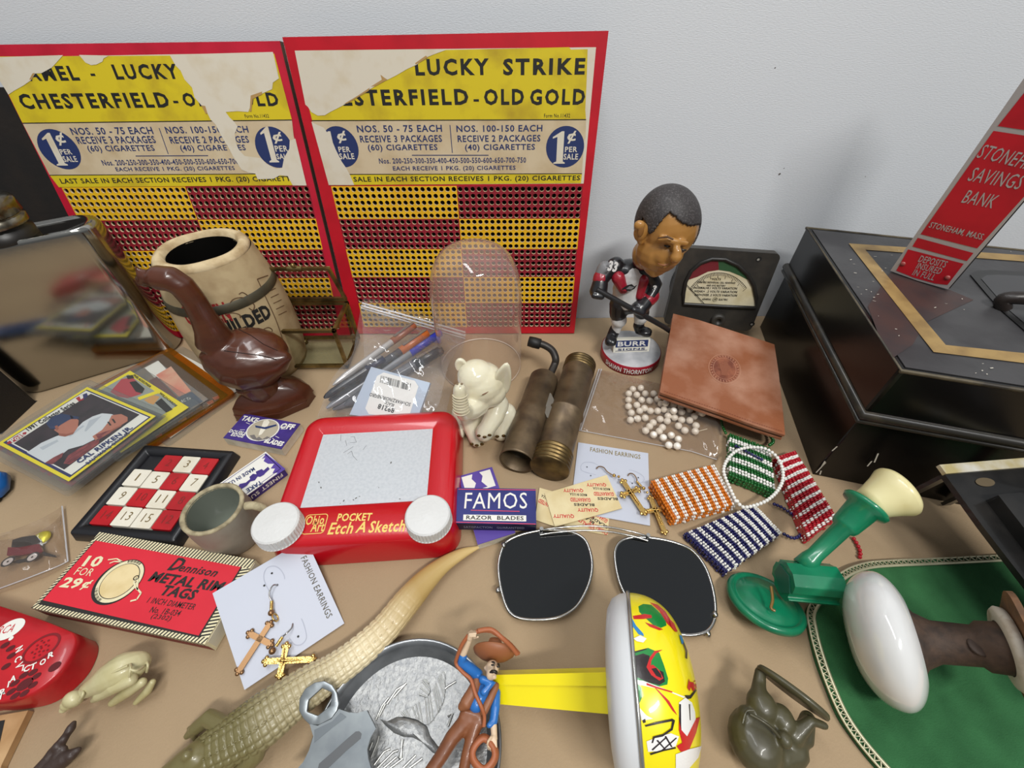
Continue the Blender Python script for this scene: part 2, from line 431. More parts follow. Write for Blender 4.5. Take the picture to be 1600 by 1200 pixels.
def right_label(f, t, S):
    X, L, T = label_tools(f, S)
    b = MB(lab_w, f.M)
    b.poly(L([(35, 125), (1540, 108), (1478, 790), (205, 797)]), .0002)
    b.m(lab_y); b.poly(L([(35, 125), (790, 122), (1405, 108), (1415, 120), (1498, 118), (1492, 300), (1486, 420), (1490, 470), (120, 475)]), .0003)
    b.m(lab_c); b.poly(L([(120, 475), (1490, 470), (1488, 560), (1478, 585), (1476, 640), (1470, 740), (190, 744)]), .0003)
    b.m(lab_y); b.poly(L([(190, 744), (1470, 740), (1464, 788), (205, 797)]), .0003)
    b.m(ink_b)
    b.line(*L([(120, 475), (1490, 470)]), .0007, .00035); b.line(*L([(190, 744), (1470, 740)]), .0006, .00035)
    T(b, 'LUCKY', 635, 1005, 165, 250, bold=.036, sp=1.28); T(b, 'STRIKE', 1075, 1485, 163, 248, bold=.036, sp=1.28)
    T(b, 'ESTERFIELD', 270, 902, 318, 400, bold=.036, sp=1.28); T(b, '-', 928, 955, 368, 380); T(b, 'OLD', 980, 1180, 316, 398, bold=.036, sp=1.28); T(b, 'GOLD', 1210, 1485, 316, 398, bold=.036, sp=1.28)
    T(b, 'Form No.11432', 1280, 1410, 440, 460, bold=.01)
    b.m(ink_n)
    T(b, 'NOS. 50 - 75 EACH', 345, 770, 497, 533); T(b, 'RECEIVE 3 PACKAGES', 360, 770, 548, 583); T(b, '(60) CIGARETTES', 400, 748, 593, 632)
    T(b, 'NOS. 100-150 EACH', 842, 1272, 497, 531); T(b, 'RECEIVE 2 PACKAGES', 848, 1262, 547, 581); T(b, '(40) CIGARETTES', 885, 1235, 592, 631)
    b.line(*L([(810, 497), (822, 636)]), .0006, .0004); b.line(*L([(620, 648), (1003, 648)]), .0006, .0004)
    T(b, NUMS, 455, 1190, 660, 688); T(b, 'EACH RECEIVE 1 PKG. (20) CIGARETTES', 525, 1138, 701, 729)
    b.m(ink_b); T(b, 'SALE IN EACH SECTION RECEIVES 1 PKG. (20) CIGARETTES', 328, 1460, 752, 784)
    one_cent(b, f, T, L, (1385, 608), 95, 107, (1322, 1388, 528, 690), (1396, 1440, 526, 590), (1385, 1446, 605, 632), (1378, 1450, 640, 670))
    one_cent(b, f, T, L, (262, 608), 90, 106, (180, 240, 528, 690), (246, 292, 526, 588), (253, 312, 605, 632), (258, 332, 638, 668))
    b.m(lab_w)
    b.poly(L([(35, 125), (790, 122), (740, 140), (690, 160), (645, 195), (600, 215), (540, 250), (480, 280), (440, 300), (400, 325), (355, 350), (300, 385), (255, 410), (215, 430), (185, 448), (150, 450), (118, 432), (100, 405), (88, 395)]), .0005)
    b.poly(L([(118, 480), (145, 495), (180, 510), (215, 560), (240, 620), (270, 680), (292, 712), (310, 745), (332, 797), (205, 797)]), .0005)
    b.m(red_b2); b.poly(L([(86, 395), (105, 410), (122, 474), (112, 474)]), .0004)
    b.m(M('torn_edge_tan', (176, 140, 84), .8))
    b.poly(L([(690, 150), (700, 160), (640, 195), (636, 188)]), .00055); b.poly(L([(463, 245), (485, 262), (498, 270), (440, 302), (415, 305), (470, 270)]), .00055)
    b.poly(L([(410, 310), (404, 326), (300, 388), (280, 392), (350, 350)]), .00055)
    b.build('paper_label', t, label='torn yellow and cream printed label')
def left_label(f, t, S):
    X, L, T = label_tools(f, S)
    b = MB(lab_w, f.M)
    b.poly(L([(-70, 160), (1365, 135), (1530, 797), (305, 808), (250, 745), (120, 490), (45, 345)]), .0002)
    b.m(lab_y); b.poly(L([(-40, 155), (850, 150), (1372, 140), (1460, 470), (115, 488), (45, 345)]), .0003)
    b.m(lab_c); b.poly(L([(115, 488), (1460, 470), (1470, 560), (1515, 740), (250, 748)]), .0003)
    b.m(lab_y); b.poly(L([(250, 748), (1515, 740), (1530, 797), (296, 808)]), .0003)
    b.m(ink_b)
    b.line(*L([(115, 488), (1460, 472)]), .0007, .00035); b.line(*L([(250, 748), (1515, 740)]), .0006, .00035)
    T(b, 'CAMEL', 60, 390, 202, 278, bold=.036, sp=1.28); T(b, '-', 455, 478, 240, 252); T(b, 'LUCKY', 570, 892, 192, 270, bold=.036, sp=1.28)
    T(b, 'CHESTERFIELD', 98, 845, 337, 415, bold=.036, sp=1.28); T(b, '-', 868, 893, 376, 388); T(b, 'OLD', 915, 1090, 335, 405, bold=.036, sp=1.28); T(b, 'GOLD', 1130, 1392, 335, 405, bold=.036, sp=1.28)
    T(b, 'Form No.11432', 1225, 1345, 443, 461, bold=.01)
    b.m(ink_n)
    T(b, 'NOS. 50 - 75 EACH', 355, 765, 508, 545); T(b, 'RECEIVE 3 PACKAGES', 385, 778, 553, 590); T(b, '(60) CIGARETTES', 440, 775, 598, 637)
    T(b, 'NOS. 100-150 EACH', 828, 1242, 503, 538); T(b, 'RECEIVE 2 PACKAGES', 850, 1245, 553, 588); T(b, '(40) CIGARETTES', 903, 1230, 596, 634)
    b.line(*L([(797, 512), (843, 642)]), .0006, .0004); b.line(*L([(680, 652), (1042, 650)]), .0006, .0004)
    T(b, NUMS, 510, 1250, 667, 696); T(b, 'EACH RECEIVE 1 PKG. (20) CIGARETTES', 580, 1176, 705, 731)
    b.m(ink_b); T(b, 'LAST SALE IN EACH SECTION RECEIVES 1 PKG. (20) CIGARETTES', 302, 1495, 758, 791)
    one_cent(b, f, T, L, (298, 620), 98, 104, (238, 302, 536, 700), (280, 328, 534, 600), (302, 360, 618, 644), (318, 386, 652, 682))
    one_cent(b, f, T, L, (1372, 610), 92, 106, (1318, 1374, 505, 684), (1364, 1412, 532, 590), (1376, 1440, 600, 630), (1384, 1450, 640, 668))
    b.m(lab_w)
    b.poly(L([(-70, 160), (318, 148), (285, 185), (262, 210), (210, 238), (178, 240), (160, 272), (120, 300), (75, 325), (45, 345), (-20, 240)]), .0005)
    b.poly(L([(398, 147), (430, 185), (458, 198), (485, 195), (515, 180), (520, 165), (548, 150)]), .0005)
    b.poly(L([(850, 146), (1366, 132), (1396, 264), (1366, 285), (1362, 318), (1312, 340), (1282, 344), (1255, 358), (1258, 395), (1243, 432), (1190, 428), (1130, 432), (1150, 460), (1172, 480), (1190, 505), (1175, 540), (1185, 600), (1200, 625), (1225, 652), (1305, 662), (1335, 692), (1380, 716), (1412, 712), (1422, 660), (1448, 615), (1450, 575), (1478, 565), (1534, 799), (1465, 799), (1440, 752), (1400, 748), (1370, 765), (1290, 768), (1278, 740), (1245, 735), (1210, 720), (1190, 690), (1165, 650), (1150, 620), (1105, 545), (1080, 495), (1055, 470), (1040, 440), (1012, 402), (975, 360), (962, 310), (925, 270), (905, 225), (880, 200)]), .0005)
    b.m(M('torn_edge_tan', (176, 140, 84), .8))
    b.poly(L([(178, 236), (160, 272), (150, 270), (165, 240)]), .00055); b.poly(L([(1312, 330), (1255, 350), (1250, 430), (1258, 430), (1266, 366), (1312, 344)]), .00055)
    b.poly(L([(1008, 398), (1028, 402), (1040, 440), (1030, 440)]), .00055)
    b.build('paper_label', t, label='badly torn yellow and cream printed label')

def rot_out(f): pass
punch_board('red and yellow punch board with one torn corner, standing nearer the bobblehead', (553, 523), (897, 522), math.radians(8.2),
            [(441, 58), (951, 48), (897, 522), (553, 523)], (450, 0), red_b2, ((517, 291), (911, 290), (891, 511), (569, 511)), right_label)
punch_board('red and yellow punch board with a badly torn label, behind the carved duck', (203, 530), (548, 526), math.radians(12.5),
            [(-26, 70), (437, 64), (548, 526), (203, 530)], (0, 0), red_b, ((96, 293), (482, 290), (532, 515), (216, 518)), left_label)

# ================================================================ black tin lock box and the red metal sign
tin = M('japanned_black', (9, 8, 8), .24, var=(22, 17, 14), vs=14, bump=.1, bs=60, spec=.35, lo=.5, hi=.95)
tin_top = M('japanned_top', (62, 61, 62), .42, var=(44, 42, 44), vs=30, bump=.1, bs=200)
tin_edge = M('worn_edge', (96, 86, 66), .45, var=(52, 46, 38), vs=60, metal=.2)
gold = M('gold_stripe', (156, 128, 78), .5, var=(130, 104, 62), vs=70)
scuff = M('paint_scuff', (196, 190, 176), .7)
ZT, ZB = .104, .067
o = Vector((.2175, .1748, 0)); exl = Vector((math.cos(math.radians(-16.3)), math.sin(math.radians(-16.3)), 0)); eyl = Vector((math.sin(math.radians(11.3)), math.cos(math.radians(11.3)), 0))
LX, LY = .31, .184
SK = Matrix((exl, eyl, Vector((0, 0, 1)))).transposed().to_4x4(); SK.translation = o
box = thing('lock_box', 'big black tin lock box with a gold pinstriped lid and worn edges', 'lock box', o + exl * LX / 2 + eyl * LY / 2)
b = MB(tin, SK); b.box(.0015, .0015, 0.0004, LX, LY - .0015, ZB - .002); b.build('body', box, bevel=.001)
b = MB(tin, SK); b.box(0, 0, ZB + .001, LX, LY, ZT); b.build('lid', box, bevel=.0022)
b = MB(M('bead_black', (40, 37, 32), .3, var=(84, 74, 56), vs=50, lo=.5, hi=.8), SK)
b.tube([(0, LY, ZB), (0, 0, ZB), (LX, 0, ZB)], .0034, 10); b.tube([(-.001, LY, ZB - .0045), (-.001, -.001, ZB - .0045), (LX, -.001, ZB - .0045)], .0016, 8); b.build('rolled_rim', box)
b = MB(tin_edge, SK); b.tube([(LX, 0, ZT - .0006), (0.001, 0.001, ZT - .0006), (.001, LY, ZT - .0006), (LX, LY - .001, ZT - .0006)], .0014, 8); b.build('edge_trim', box)
lf = Frame(o + Vector((0, 0, ZT)), (1, 0, 0), (0, 1, 0))
def lidpts(l): return [(p.x, p.y) for p in lf.pts(l)]
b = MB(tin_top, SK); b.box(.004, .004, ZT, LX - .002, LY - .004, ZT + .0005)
b.at(lf.M)
b.m(M('lid_brown_patch', (64, 44, 40), .5, var=(50, 40, 40), vs=60))
b.poly(lidpts([(1355, 480), (1392, 425), (1478, 452), (1520, 470), (1445, 505), (1425, 540), (1395, 560), (1370, 520)]), .0007)
b.m(gold)
b.poly(lidpts([(1325, 382), (1620, 402), (1620, 412), (1351, 392)]), .001); b.poly(lidpts([(1325, 382), (1351, 392), (1476, 541), (1457, 552)]), .001)
b.poly(lidpts([(1457, 552), (1476, 541), (1620, 556), (1620, 572)]), .001)
b.m(scuff)
for i in range(46):
    px = R.uniform(1290, 1600); py = R.uniform(365, 600)
    if R.random() < .6: px, py = R.choice([(1330, 420), (1350, 460), (1560, 585), (1520, 590), (1440, 585), (1590, 380), (1360, 405)]); px += R.gauss(0, 14); py += R.gauss(0, 10)
    q = lf.loc(px, py); l = SK.inverted() @ lf.P(q.x, q.y)
    if not (.006 < l.x < LX - .01 and .006 < l.y < LY - .006): continue
    a = R.uniform(-.5, .9); k = R.uniform(.0004, .0022)
    b.line((q.x, q.y), (q.x + k * math.cos(a), q.y + k * math.sin(a)), R.uniform(.0002, .0006), .0012)
b.build('lid_panel', box, label='grey worn lid top with gold stripe frame')
# sunk handle well and bail handle
b = MB(M('well_black', (18, 17, 17), .3), lf.M)
well = lidpts([(1514, 431), (1524, 425), (1545, 424), (1600, 427), (1680, 440), (1720, 480), (1690, 520), (1640, 545), (1600, 520), (1563, 488), (1540, 462)])
c = Vector((sum(p[0] for p in well) / len(well), sum(p[1] for p in well) / len(well)))
b.poly(well, .0012)
b.m(M('well_dish', (52, 52, 54), .28)); b.poly([(c + (Vector(p) - c) * .86 + Vector((.001, -.002))) for p in well], .0014)
b.build('handle_well', box)
b = MB(M('handle_iron', (34, 26, 22), .4, bump=.3, bs=200))
h0 = W(1580, 470, ZT + .007); h1 = h0 + exl * .075
b.tube(spline([h0 - Vector((0, 0, .006)), h0 + Vector((-.003, .002, .0)), h0 + exl * .006 + Vector((0, 0, .003)), h0 + exl * .03 + Vector((0, 0, .004)), h1, h1 + Vector((.003, 0, -.008))], 6), .0042, 10)
b.build('bail_handle', box)
for px0, py0, px1, py1 in ((1275, 738, 1290, 722), (1284, 728, 1289, 720), (1366, 722, 1372, 708), (1300, 704, 1308, 697), (1355, 728, 1362, 720), (1281, 741, 1283, 735)):
    n = SK.to_3x3() @ Vector((0, -1, 0)); ny_ = Vector((-exl.y, exl.x, 0)) * -1
    ff = Frame(o + ny_ * .0012 + eyl * .0015, exl, (0, 0, 1)); a, c2 = ff.loc(px0, py0), ff.loc(px1, py1)
    b = MB(scuff, ff.M); b.line(a, c2, .0008, .0003); b.build('scratch', box)

red_s = M('sign_enamel', (176, 14, 30), .4, var=(150, 8, 24), vs=30)
alu = M('sign_metal', (190, 184, 182), .38, metal=.6)
sg0 = W(1391, 423, ZT + .0022); sg1 = W(1481, 452, ZT + .0022)
e = sg1 - sg0; e.z = 0; e.normalize(); tilt = math.radians(-3.5)
upv = (Vector((0, 0, 1)) * math.cos(math.radians(3)) + Vector((-e.y, e.x, 0)) * math.sin(math.radians(3)))
sf = Frame(sg0, e, upv)
u1 = (sg1 - sg0).length
q = sf.pts([(1391, 423), (1600, 122), (1600, 313), (1481, 452)])
# outline continues above the frame of the photograph
dl = (q[1] - q[0]).normalized(); dr = (q[2] - q[3]).normalized(); HS = .20
out = [q[0], (q[0] + q[3]) / 2 + Vector((0, -.0008)), q[3], q[3] + dr * HS, q[0] + dl * HS]
sgn = thing('bank_sign', 'tall red enamelled metal bank sign standing upright on the black lock box', 'sign', sf.P(u1 / 2, 0))
b = MB(alu, sf.M); b.prism(out, -.0022, 0); b.m(M('sign_back', (40, 36, 34), .6)); b.prism([p + Vector((.0008, 0)) for p in out], -.0045, -.0023)
b.m(red_s)
SX = lambda p: (1380 + p[0] / 3.333, 100 + p[1] / 3.333)
for pl in ([(130, 965), (420, 1040), (335, 1150), (270, 1143), (160, 1112), (68, 1076)], [(180, 905), (470, 984), (436, 1026), (152, 950)], [(575, 348), (790, 381), (780, 640), (490, 960), (195, 886)], [(597, 323), (742, 140), (830, 30), (1000, 150), (800, 353)]):
    b.poly(sf.pts([SX(p) for p in pl]), .0002)
b.m(alu)
def ST(s, a, c, h, bold=.0): b.ptext(sf, s, SX(a), SX(c), h / 3.333, .0004, bold, .0)
ST('STONEHAM', (508, 452), (842, 530), 84); ST('SAVINGS', (458, 572), (728, 618), 80); ST('BANK', (426, 688), (588, 718), 74)
ST('STONEHAM, MASS.', (243, 838), (525, 904), 40, .01); ST('DEPOSITS', (190, 1012), (330, 1044), 38, .01); ST('INSURED', (178, 1048), (304, 1080), 36, .01); ST('IN FULL', (158, 1083), (270, 1112), 36, .01)
b.build('sign_plate', sgn)
for p in ((103, 1040), (335, 1112)):
    a = sf.loc(*SX(p)); b = MB(M('rivet_red', (150, 70, 66), .35), sf.M); b.ell((a.x, a.y, .0003), (.0016, .0016, .0009), 12, 6); b.build('rivet', sgn)

# ---------------------------------------------------------------- more helpers
def KP(p): return (Vector(p) - EYE).dot(FWD) / F_PX          # metres per pixel at a point
def BY(px, py, y, r):
    p = WY(px, py, y); return p, r * KP(p)
def V3(*a): return Vector(a)
def cylhit(px, py, c, r):
    """angle and height where a pixel's ray meets an upright cylinder"""
    d = ray(px, py); o = EYE - Vector((c[0], c[1], 0))
    A = d.x ** 2 + d.y ** 2; Bq = 2 * (o.x * d.x + o.y * d.y); Cq = o.x ** 2 + o.y ** 2 - r * r
    D = max(Bq * Bq - 4 * A * Cq, 0); t = (-Bq - math.sqrt(D)) / (2 * A)
    p = o + d * t; return math.atan2(p.y, p.x), p.z
def wrap(b, body, c, rf, a0, a1, z0, z1, bold=.03, lift=.0002, n=3):
    """lettering wrapped round an upright axis at c"""
    v, f = glyphs(body, bold, 0)
    x0 = min(p[0] for p in v); x1 = max(p[0] for p in v); y0 = min(p[1] for p in v); y1 = max(p[1] for p in v)
    o = []
    for x, y in v:
        a = a0 + (a1 - a0) * (x - x0) / (x1 - x0); z = z0 + (z1 - z0) * (y - y0) / (y1 - y0); r = rf(z) + lift
        o.append((c[0] + r * math.cos(a), c[1] + r * math.sin(a), z))
    b.add(o, f, False)
BL_RUB = M('black_rubber', (22, 21, 20), .55)

# ================================================================ things at the back, from the flask to the meter
leath = M('black_leather', (24, 20, 18), .6, bump=.35, bs=900)
f = Frame(W(203, 530), (1, .0, 0), (0, math.sin(math.radians(12.5)), math.cos(math.radians(12.5))))
b = MB(M('album_brown', (20, 16, 14), .85, var=(32, 24, 18), vs=30, bump=.2, bs=300), f.M); b.box(-.20, .0035, -.020, .06, .21, -.008)
b.build('leather_album', bevel=.002, label='dark brown leather album standing against the wall behind the punch board', cat='album')
bx = thing('leather_case', 'black leather covered case standing at the corner of the steel flask', 'case', (-.50, .245, 0))
b = MB(leath); b.box(-.60, .222, 0.0004, -.4125, .259, .13); b.build('body', bx, bevel=.003)
b = MB(leath); b.box(-.601, .221, .132, -.4115, .260, .165); b.build('lid', bx, bevel=.003)

steel = M('flask_steel', (168, 166, 160), .13, metal=1.0, bump=.03, bs=90)
p0 = W(82, 609); p1 = W(281, 549); e = (p1 - p0); e.z = 0; e.normalize(); nn = V3(-e.y, e.x, 0)
FT = Matrix((e, nn, V3(0, 0, 1))).transposed().to_4x4(); FT.translation = p0
L = (p1 - p0).length + .004
fl = thing('hip_flask', 'big polished steel flask with a screw cap, mirroring the table', 'flask', FT @ V3(L / 2 - .025, .016, 0))
def fl_ring(z, g):
    o = []
    x0, x1, d = -.022 - g * .3, L + g, .034
    for i in range(17):
        a = -PI / 2 + PI * i / 16; o.append((x1 - .017 + (.017 + g) * math.cos(a), d / 2 + (d / 2 + g * .6) * math.sin(a), z))
    for i in range(17):
        a = PI / 2 + PI * i / 16; o.append((x0 + .017 + .017 * math.cos(a), d / 2 + (d / 2 + g * .6) * math.sin(a), z))
    return o
b = MB(steel, FT); HF = .126
b.loft([fl_ring(z, g) for z, g in ((.0003, -.004), (.001, -.001), (.004, 0), (HF * .5, .0006), (HF - .004, 0), (HF - .001, -.0008), (HF, -.003), (HF - .0015, -.0045), (HF - .002, -.010))]); b.build('body', fl)
b = MB(M('flask_neck', (28, 25, 22), .4), FT); b.at(FT @ Matrix.Translation((.047, .017, 0))); b.lathe([(.0185, HF - .003), (.0185, HF + .004), (.016, HF + .005), (.016, HF + .010)], 28, True); b.build('neck', fl)
b = MB(M('cap_steel', (150, 146, 134), .25, metal=1.0, var=(110, 100, 84), vs=90)); b.at(FT @ Matrix.Translation((.047, .017, HF + .008)))
n = 60; rg = []
for z, r, k in ((0, .0185, 1), (.005, .019, 1), (.0055, .0175, 0), (.0065, .0175, 0), (.007, .019, 1), (.016, .019, 1), (.018, .0175, 0), (.0185, .012, 0)):
    rg.append([((r + (.0004 if (j % 2 and k) else 0)) * math.cos(2 * PI * j / n), (r + (.0004 if (j % 2 and k) else 0)) * math.sin(2 * PI * j / n), z) for j in range(n)])
b.loft(rg); b.build('screw_cap', fl)

# ---- keg shaped canister
bc = (-.2365, .3085); HB = .1155
def keg(z): return .0435 - .010 * ((z - .045) / .070) ** 2 if z > .045 else .0435 - .004 * ((z - .045) / .045) ** 2
pap = M('old_paper', (186, 166, 128), .85, var=(146, 120, 84), vs=45, lo=.42, hi=.75, bump=.3, bs=120)
pape = M('old_paper_rim', (206, 186, 148), .9, var=(170, 146, 108), vs=90, bump=.5, bs=250)
kg = thing('keg_canister', 'keg shaped paper covered canister with a black open mouth, behind the carved duck', 'canister', (bc[0], bc[1], 0))
T = Matrix.Translation((bc[0], bc[1], 0))
b = MB(pap, T)
b.lathe([(0, .0004)] + [(keg(z), z) for z in [.0004 + (HB - .004) * i / 24 for i in range(25)]], 48)
b.build('body', kg)
b = MB(pape, T); rg = []
for r, z in ((keg(HB) - .0002, HB - .006), (keg(HB) + .0006, HB - .003), (keg(HB) - .001, HB), (keg(HB) - .004, HB + .0012), (.0268, HB + .0006), (.0250, HB - .004)):
    rg.append([((r + .0003 * math.sin(4 * a + r * 300)) * math.cos(a), (r + .0003 * math.sin(4 * a + r * 300)) * math.sin(a), z + .00025 * math.sin(5 * a)) for a in [2 * PI * j / 56 for j in range(56)]])
b.loft(rg, False); b.build('rim', kg, label='frayed pale paper rim')
b = MB(M('canister_inside', (12, 11, 10), .35), T); b.lathe([(.0248, HB - .003), (.0246, HB - .02), (.024, .01), (0, .01)], 40); b.build('liner', kg)
b = MB(M('keg_band', (62, 58, 44), .6, var=(84, 78, 58), vs=60), T); b.lathe([(keg(.0805) + .0001, .0795), (keg(.0805) + .0007, .080), (keg(.087) + .0007, .0865), (keg(.087) + .0001, .087)], 48); b.build('band', kg)
b = MB(M('keg_red', (150, 30, 30), .7)); kc = (bc[0], bc[1])
def KL(b, s, pa, pb, hpx, bold=.05):
    r = .0425; a0, za = cylhit(*pa, kc, r); a1, zb = cylhit(*pb, kc, r)
    _, zt = cylhit((pa[0] + pb[0]) / 2, (pa[1] + pb[1]) / 2 - hpx / 2, kc, r); _, zl = cylhit((pa[0] + pb[0]) / 2, (pa[1] + pb[1]) / 2 + hpx / 2, kc, r)
    wrap(b, s, kc, keg, a0, a1, zl, zt, bold)
KL(b, 'GOLDEN', (290, 503), (356, 486), 30)
b.m(ink_b); KL(b, 'GUILDED', (330, 520), (424, 491), 24)
def kcurl(pl, t=.0004):
    pts = []
    for p in spline([(x, y, 0) for x, y in pl], 5):
        a, z = cylhit(p.x, p.y, kc, .0425); r = keg(z) + .0002; pts.append((bc[0] + r * math.cos(a), bc[1] + r * math.sin(a), z))
    b.tube(pts, t, 4, True)
b.m(M('keg_ink', (96, 70, 44), .7))
for pl in (((357, 482), (366, 470), (384, 467), (398, 476), (396, 485), (390, 482)), ((376, 462), (382, 459), (390, 464), (388, 472)), ((352, 494), (362, 490), (374, 492), (376, 497)), ((410, 514), (418, 511), (424, 515), (421, 521)), ((408, 437), (418, 468), (430, 500), (440, 530)), ((408, 437), (424, 430))): kcurl(pl)
for yy in range(6): kcurl(((418 + yy * 3.2, 447 + yy * 9), (424 + yy * 3.2, 444 + yy * 9), (429 + yy * 3.4, 441 + yy * 9)), .0003)
b.build('lettering', kg, label='red and black lettering with fine scrolls')

# ---- carved wooden duck
dwood = M('duck_wood', (88, 46, 28), .3, var=(64, 32, 20), vs=30, stretch=(1, 1, 3.5), bump=.12, bs=90, coat=.25, lo=.3, hi=.75)
YD = .252
dk = thing('carved_duck', 'carved dark brown wooden duck with a long neck on its own base', 'carving', W(435, 632))
b = MB(dwood)
def by(px, py, r, y=YD): return BY(px, py, y, r)
pts = [by(222, 424, 5), by(228, 432, 12), by(246, 434, 19.5), by(266, 436, 20.5), by(284, 446, 19), by(302, 468, 18), by(316, 492, 18.5), by(328, 514, 22), by(338, 534, 29)]
b.tube([p for p, r in pts], [r for p, r in pts], 14)
for px, py, r in ((228, 432, 12), (250, 434, 19), (268, 437, 20)):
    p, rr = by(px, py, r); b.ell(p, rr, 12, 8)
# notched beak
b.tube([by(224, 430, 0)[0], by(216, 424, 0)[0], by(210, 413, 0)[0]], [by(0, 0, 9)[1] * 1.0, by(0, 0, 6.5)[1], by(0, 0, 1.5)[1]], 8)
b.tube([by(228, 438, 0)[0], by(218, 438, 0)[0], by(211, 432, 0)[0]], [.0052, .0036, .0012], 8)
pts = [by(330, 538, 26), by(344, 548, 37), by(366, 560, 45), by(390, 566, 46), by(414, 566, 38), by(436, 562, 22), by(452, 557, 6)]
b.tube([p for p, r in pts], [r for p, r in pts], 18, flat=1.0)
p, rr = by(385, 560, 44); b.ell(p + V3(0, .006, 0), (rr * 1.35, rr * 1.0, rr * .9), 20, 12)
pts = [by(398, 590, 34), by(412, 604, 30), by(422, 614, 26)]
b.tube([p for p, r in pts], [r for p, r in pts], 14)
b.build('body', dk, remesh=.0011, smoothit=5)
b = MB(dwood); fb = Frame(W(435, 634), (1, .16, 0), (-.16, 1, 0))
b.at(fb.M); bp_ = [(-.031, -.012), (-.018, -.0165), (.006, -.016), (.026, -.006), (.030, .006), (.020, .017), (-.004, .02), (-.024, .014)]
b.prism(bp_, .0003, .006, scale_top=.98); b.loft([[(p[0] * k, p[1] * k + .0015, z) for p in bp_] for k, z in ((1.0, .006), (.96, .012), (.78, .019), (.5, .024), (.4, .028))]); b.build('base', dk, bevel=.0012)
b = MB(M('wood_crack', (44, 22, 14), .7))
def surf_line(pl, y, off, t):
    b.tube([WY(x, yy, y - off(x, yy)) for x, yy in pl], t, 5)
for pl in (((422, 542), (432, 552), (440, 566)), ((372, 514), (392, 524), (412, 538), (434, 548)),):
    pts = []
    for x, yy in pl: pts.append(WY(x, yy, YD - .0135 + .0001 * (x - 400)))
b.tube(pts, .0003, 5)
# wing line carved into the flank
wing = [WY(x, yy, YD - .0205 + d) for x, yy, d in ((350, 548, -.002), (380, 552, -.0025), (410, 556, -.001), (432, 562, .004))]
b.tube(spline(wing, 4), .0004, 5); b.build('carved_line', dk, label='dark carved wing line')

# ---- little hinged brass and glass box
brass = M('old_brass', (150, 130, 84), .3, metal=.85, var=(92, 78, 50), vs=80)
pane = thin('glass_pane', (236, 242, 238), .03, 1.5, .03)
gb = thing('glass_box', 'small brass framed glass box with its hinged lid up, beside the keg canister', 'glass box', (-.178, .315, 0))
XB0, XB1, YB0, YB1, HBX = -.2068, -.1515, .2945, .336, .0455
def bar(b, a, c, t=.0014): 
    b.at(axes(a, Vector(c) - Vector(a))); l = (Vector(c) - Vector(a)).length; b.box(-t, -t, -t * .9, t, t, l + t * .9); b.at(ID)
b = MB(brass); z0 = .0055
cs = [(XB0, YB0), (XB1, YB0), (XB1, YB1), (XB0, YB1)]
for i in range(4):
    a, c = cs[i], cs[(i + 1) % 4]
    bar(b, (*a, z0), (*c, z0)); bar(b, (*a, HBX), (*c, HBX)); bar(b, (*a, z0), (*a, HBX))
b.build('frame', gb)
for x, y in cs:
    b = MB(brass); b.ell((x + (.003 if x < -.18 else -.003), y + (.003 if y < .31 else -.003), .0029), .0028, 12, 8); b.build('foot', gb)
for i in range(4):
    a, c = cs[i], cs[(i + 1) % 4]; b = MB(pane); b.add([(*a, z0), (*c, z0), (*c, HBX), (*a, HBX)], [(0, 1, 2, 3)], False); b.build('glass', gb)
b = MB(pane); b.poly([(*c, z0 - .001) for c in cs]); b.build('glass', gb)
ang = math.radians(19); up = V3(0, -math.sin(ang), math.cos(ang)); hl = .040
h0, h1 = V3(XB0, YB1, HBX + .005), V3(XB1, YB1, HBX + .005); t0, t1 = h0 + up * hl, h1 + up * hl
b = MB(brass)
for a, c in ((h0, h1), (t0, t1), (h0, t0), (h1, t1)): bar(b, a, c, .0013)
b.tube([h0 - V3(.001, 0, .002), h1 + V3(.001, 0, -.002)], .0012, 8); lid = b.build('lid', gb)
b = MB(thin('glass_lid', (240, 240, 238), .04, 1.5, .05)); b.add([h0, h1, t1, t0], [(0, 1, 2, 3)], False); b.build('glass', lid)
b = MB(brass); m_ = (t0 + t1) / 2; b.tube([m_ - V3(.006, 0, 0), m_ + V3(.006, 0, 0)], .0024, 8); b.ell(m_ + up * .004, .002, 10, 6); b.tube([m_, m_ + up * .004], .001, 6); b.build('clasp', lid)

# ---- glass dome
gd = thin('dome_glass', (253, 251, 249), .02, 1.45, .05, 2.0, haze=.13, haze_col=(244, 214, 200))
b = MB(gd); b.at(Matrix.Translation((-.0285, .3005, 0)))
pr = [(.0372, .0005), (.0372, .02), (.0374, .07), (.0366, .084), (.0338, .097), (.029, .107), (.022, .1135), (.012, .1172), (.004, .118), (0, .118)]
pr = [(p.x, p.y) for p in spline([(r, z, 0) for r, z in pr], 5)]
b.lathe(pr, 64)
b.build('dome', None, label='clear glass display dome standing empty before the taller punch board', cat='glass dome', at=(-.0285, .3005, 0)).name = 'glass_dome'
o = bpy.data.objects['glass_dome']
b = MB(M('glass_rim', (216, 204, 190), .15, spec=.6)); b.at(Matrix.Translation((-.0285, .3005, 0)))
b.tube([(.0366 * math.cos(a), .0366 * math.sin(a), .0009) for a in [2 * PI * i / 64 for i in range(64)]], .0006, 6, closed=True); b.build('rim', o)

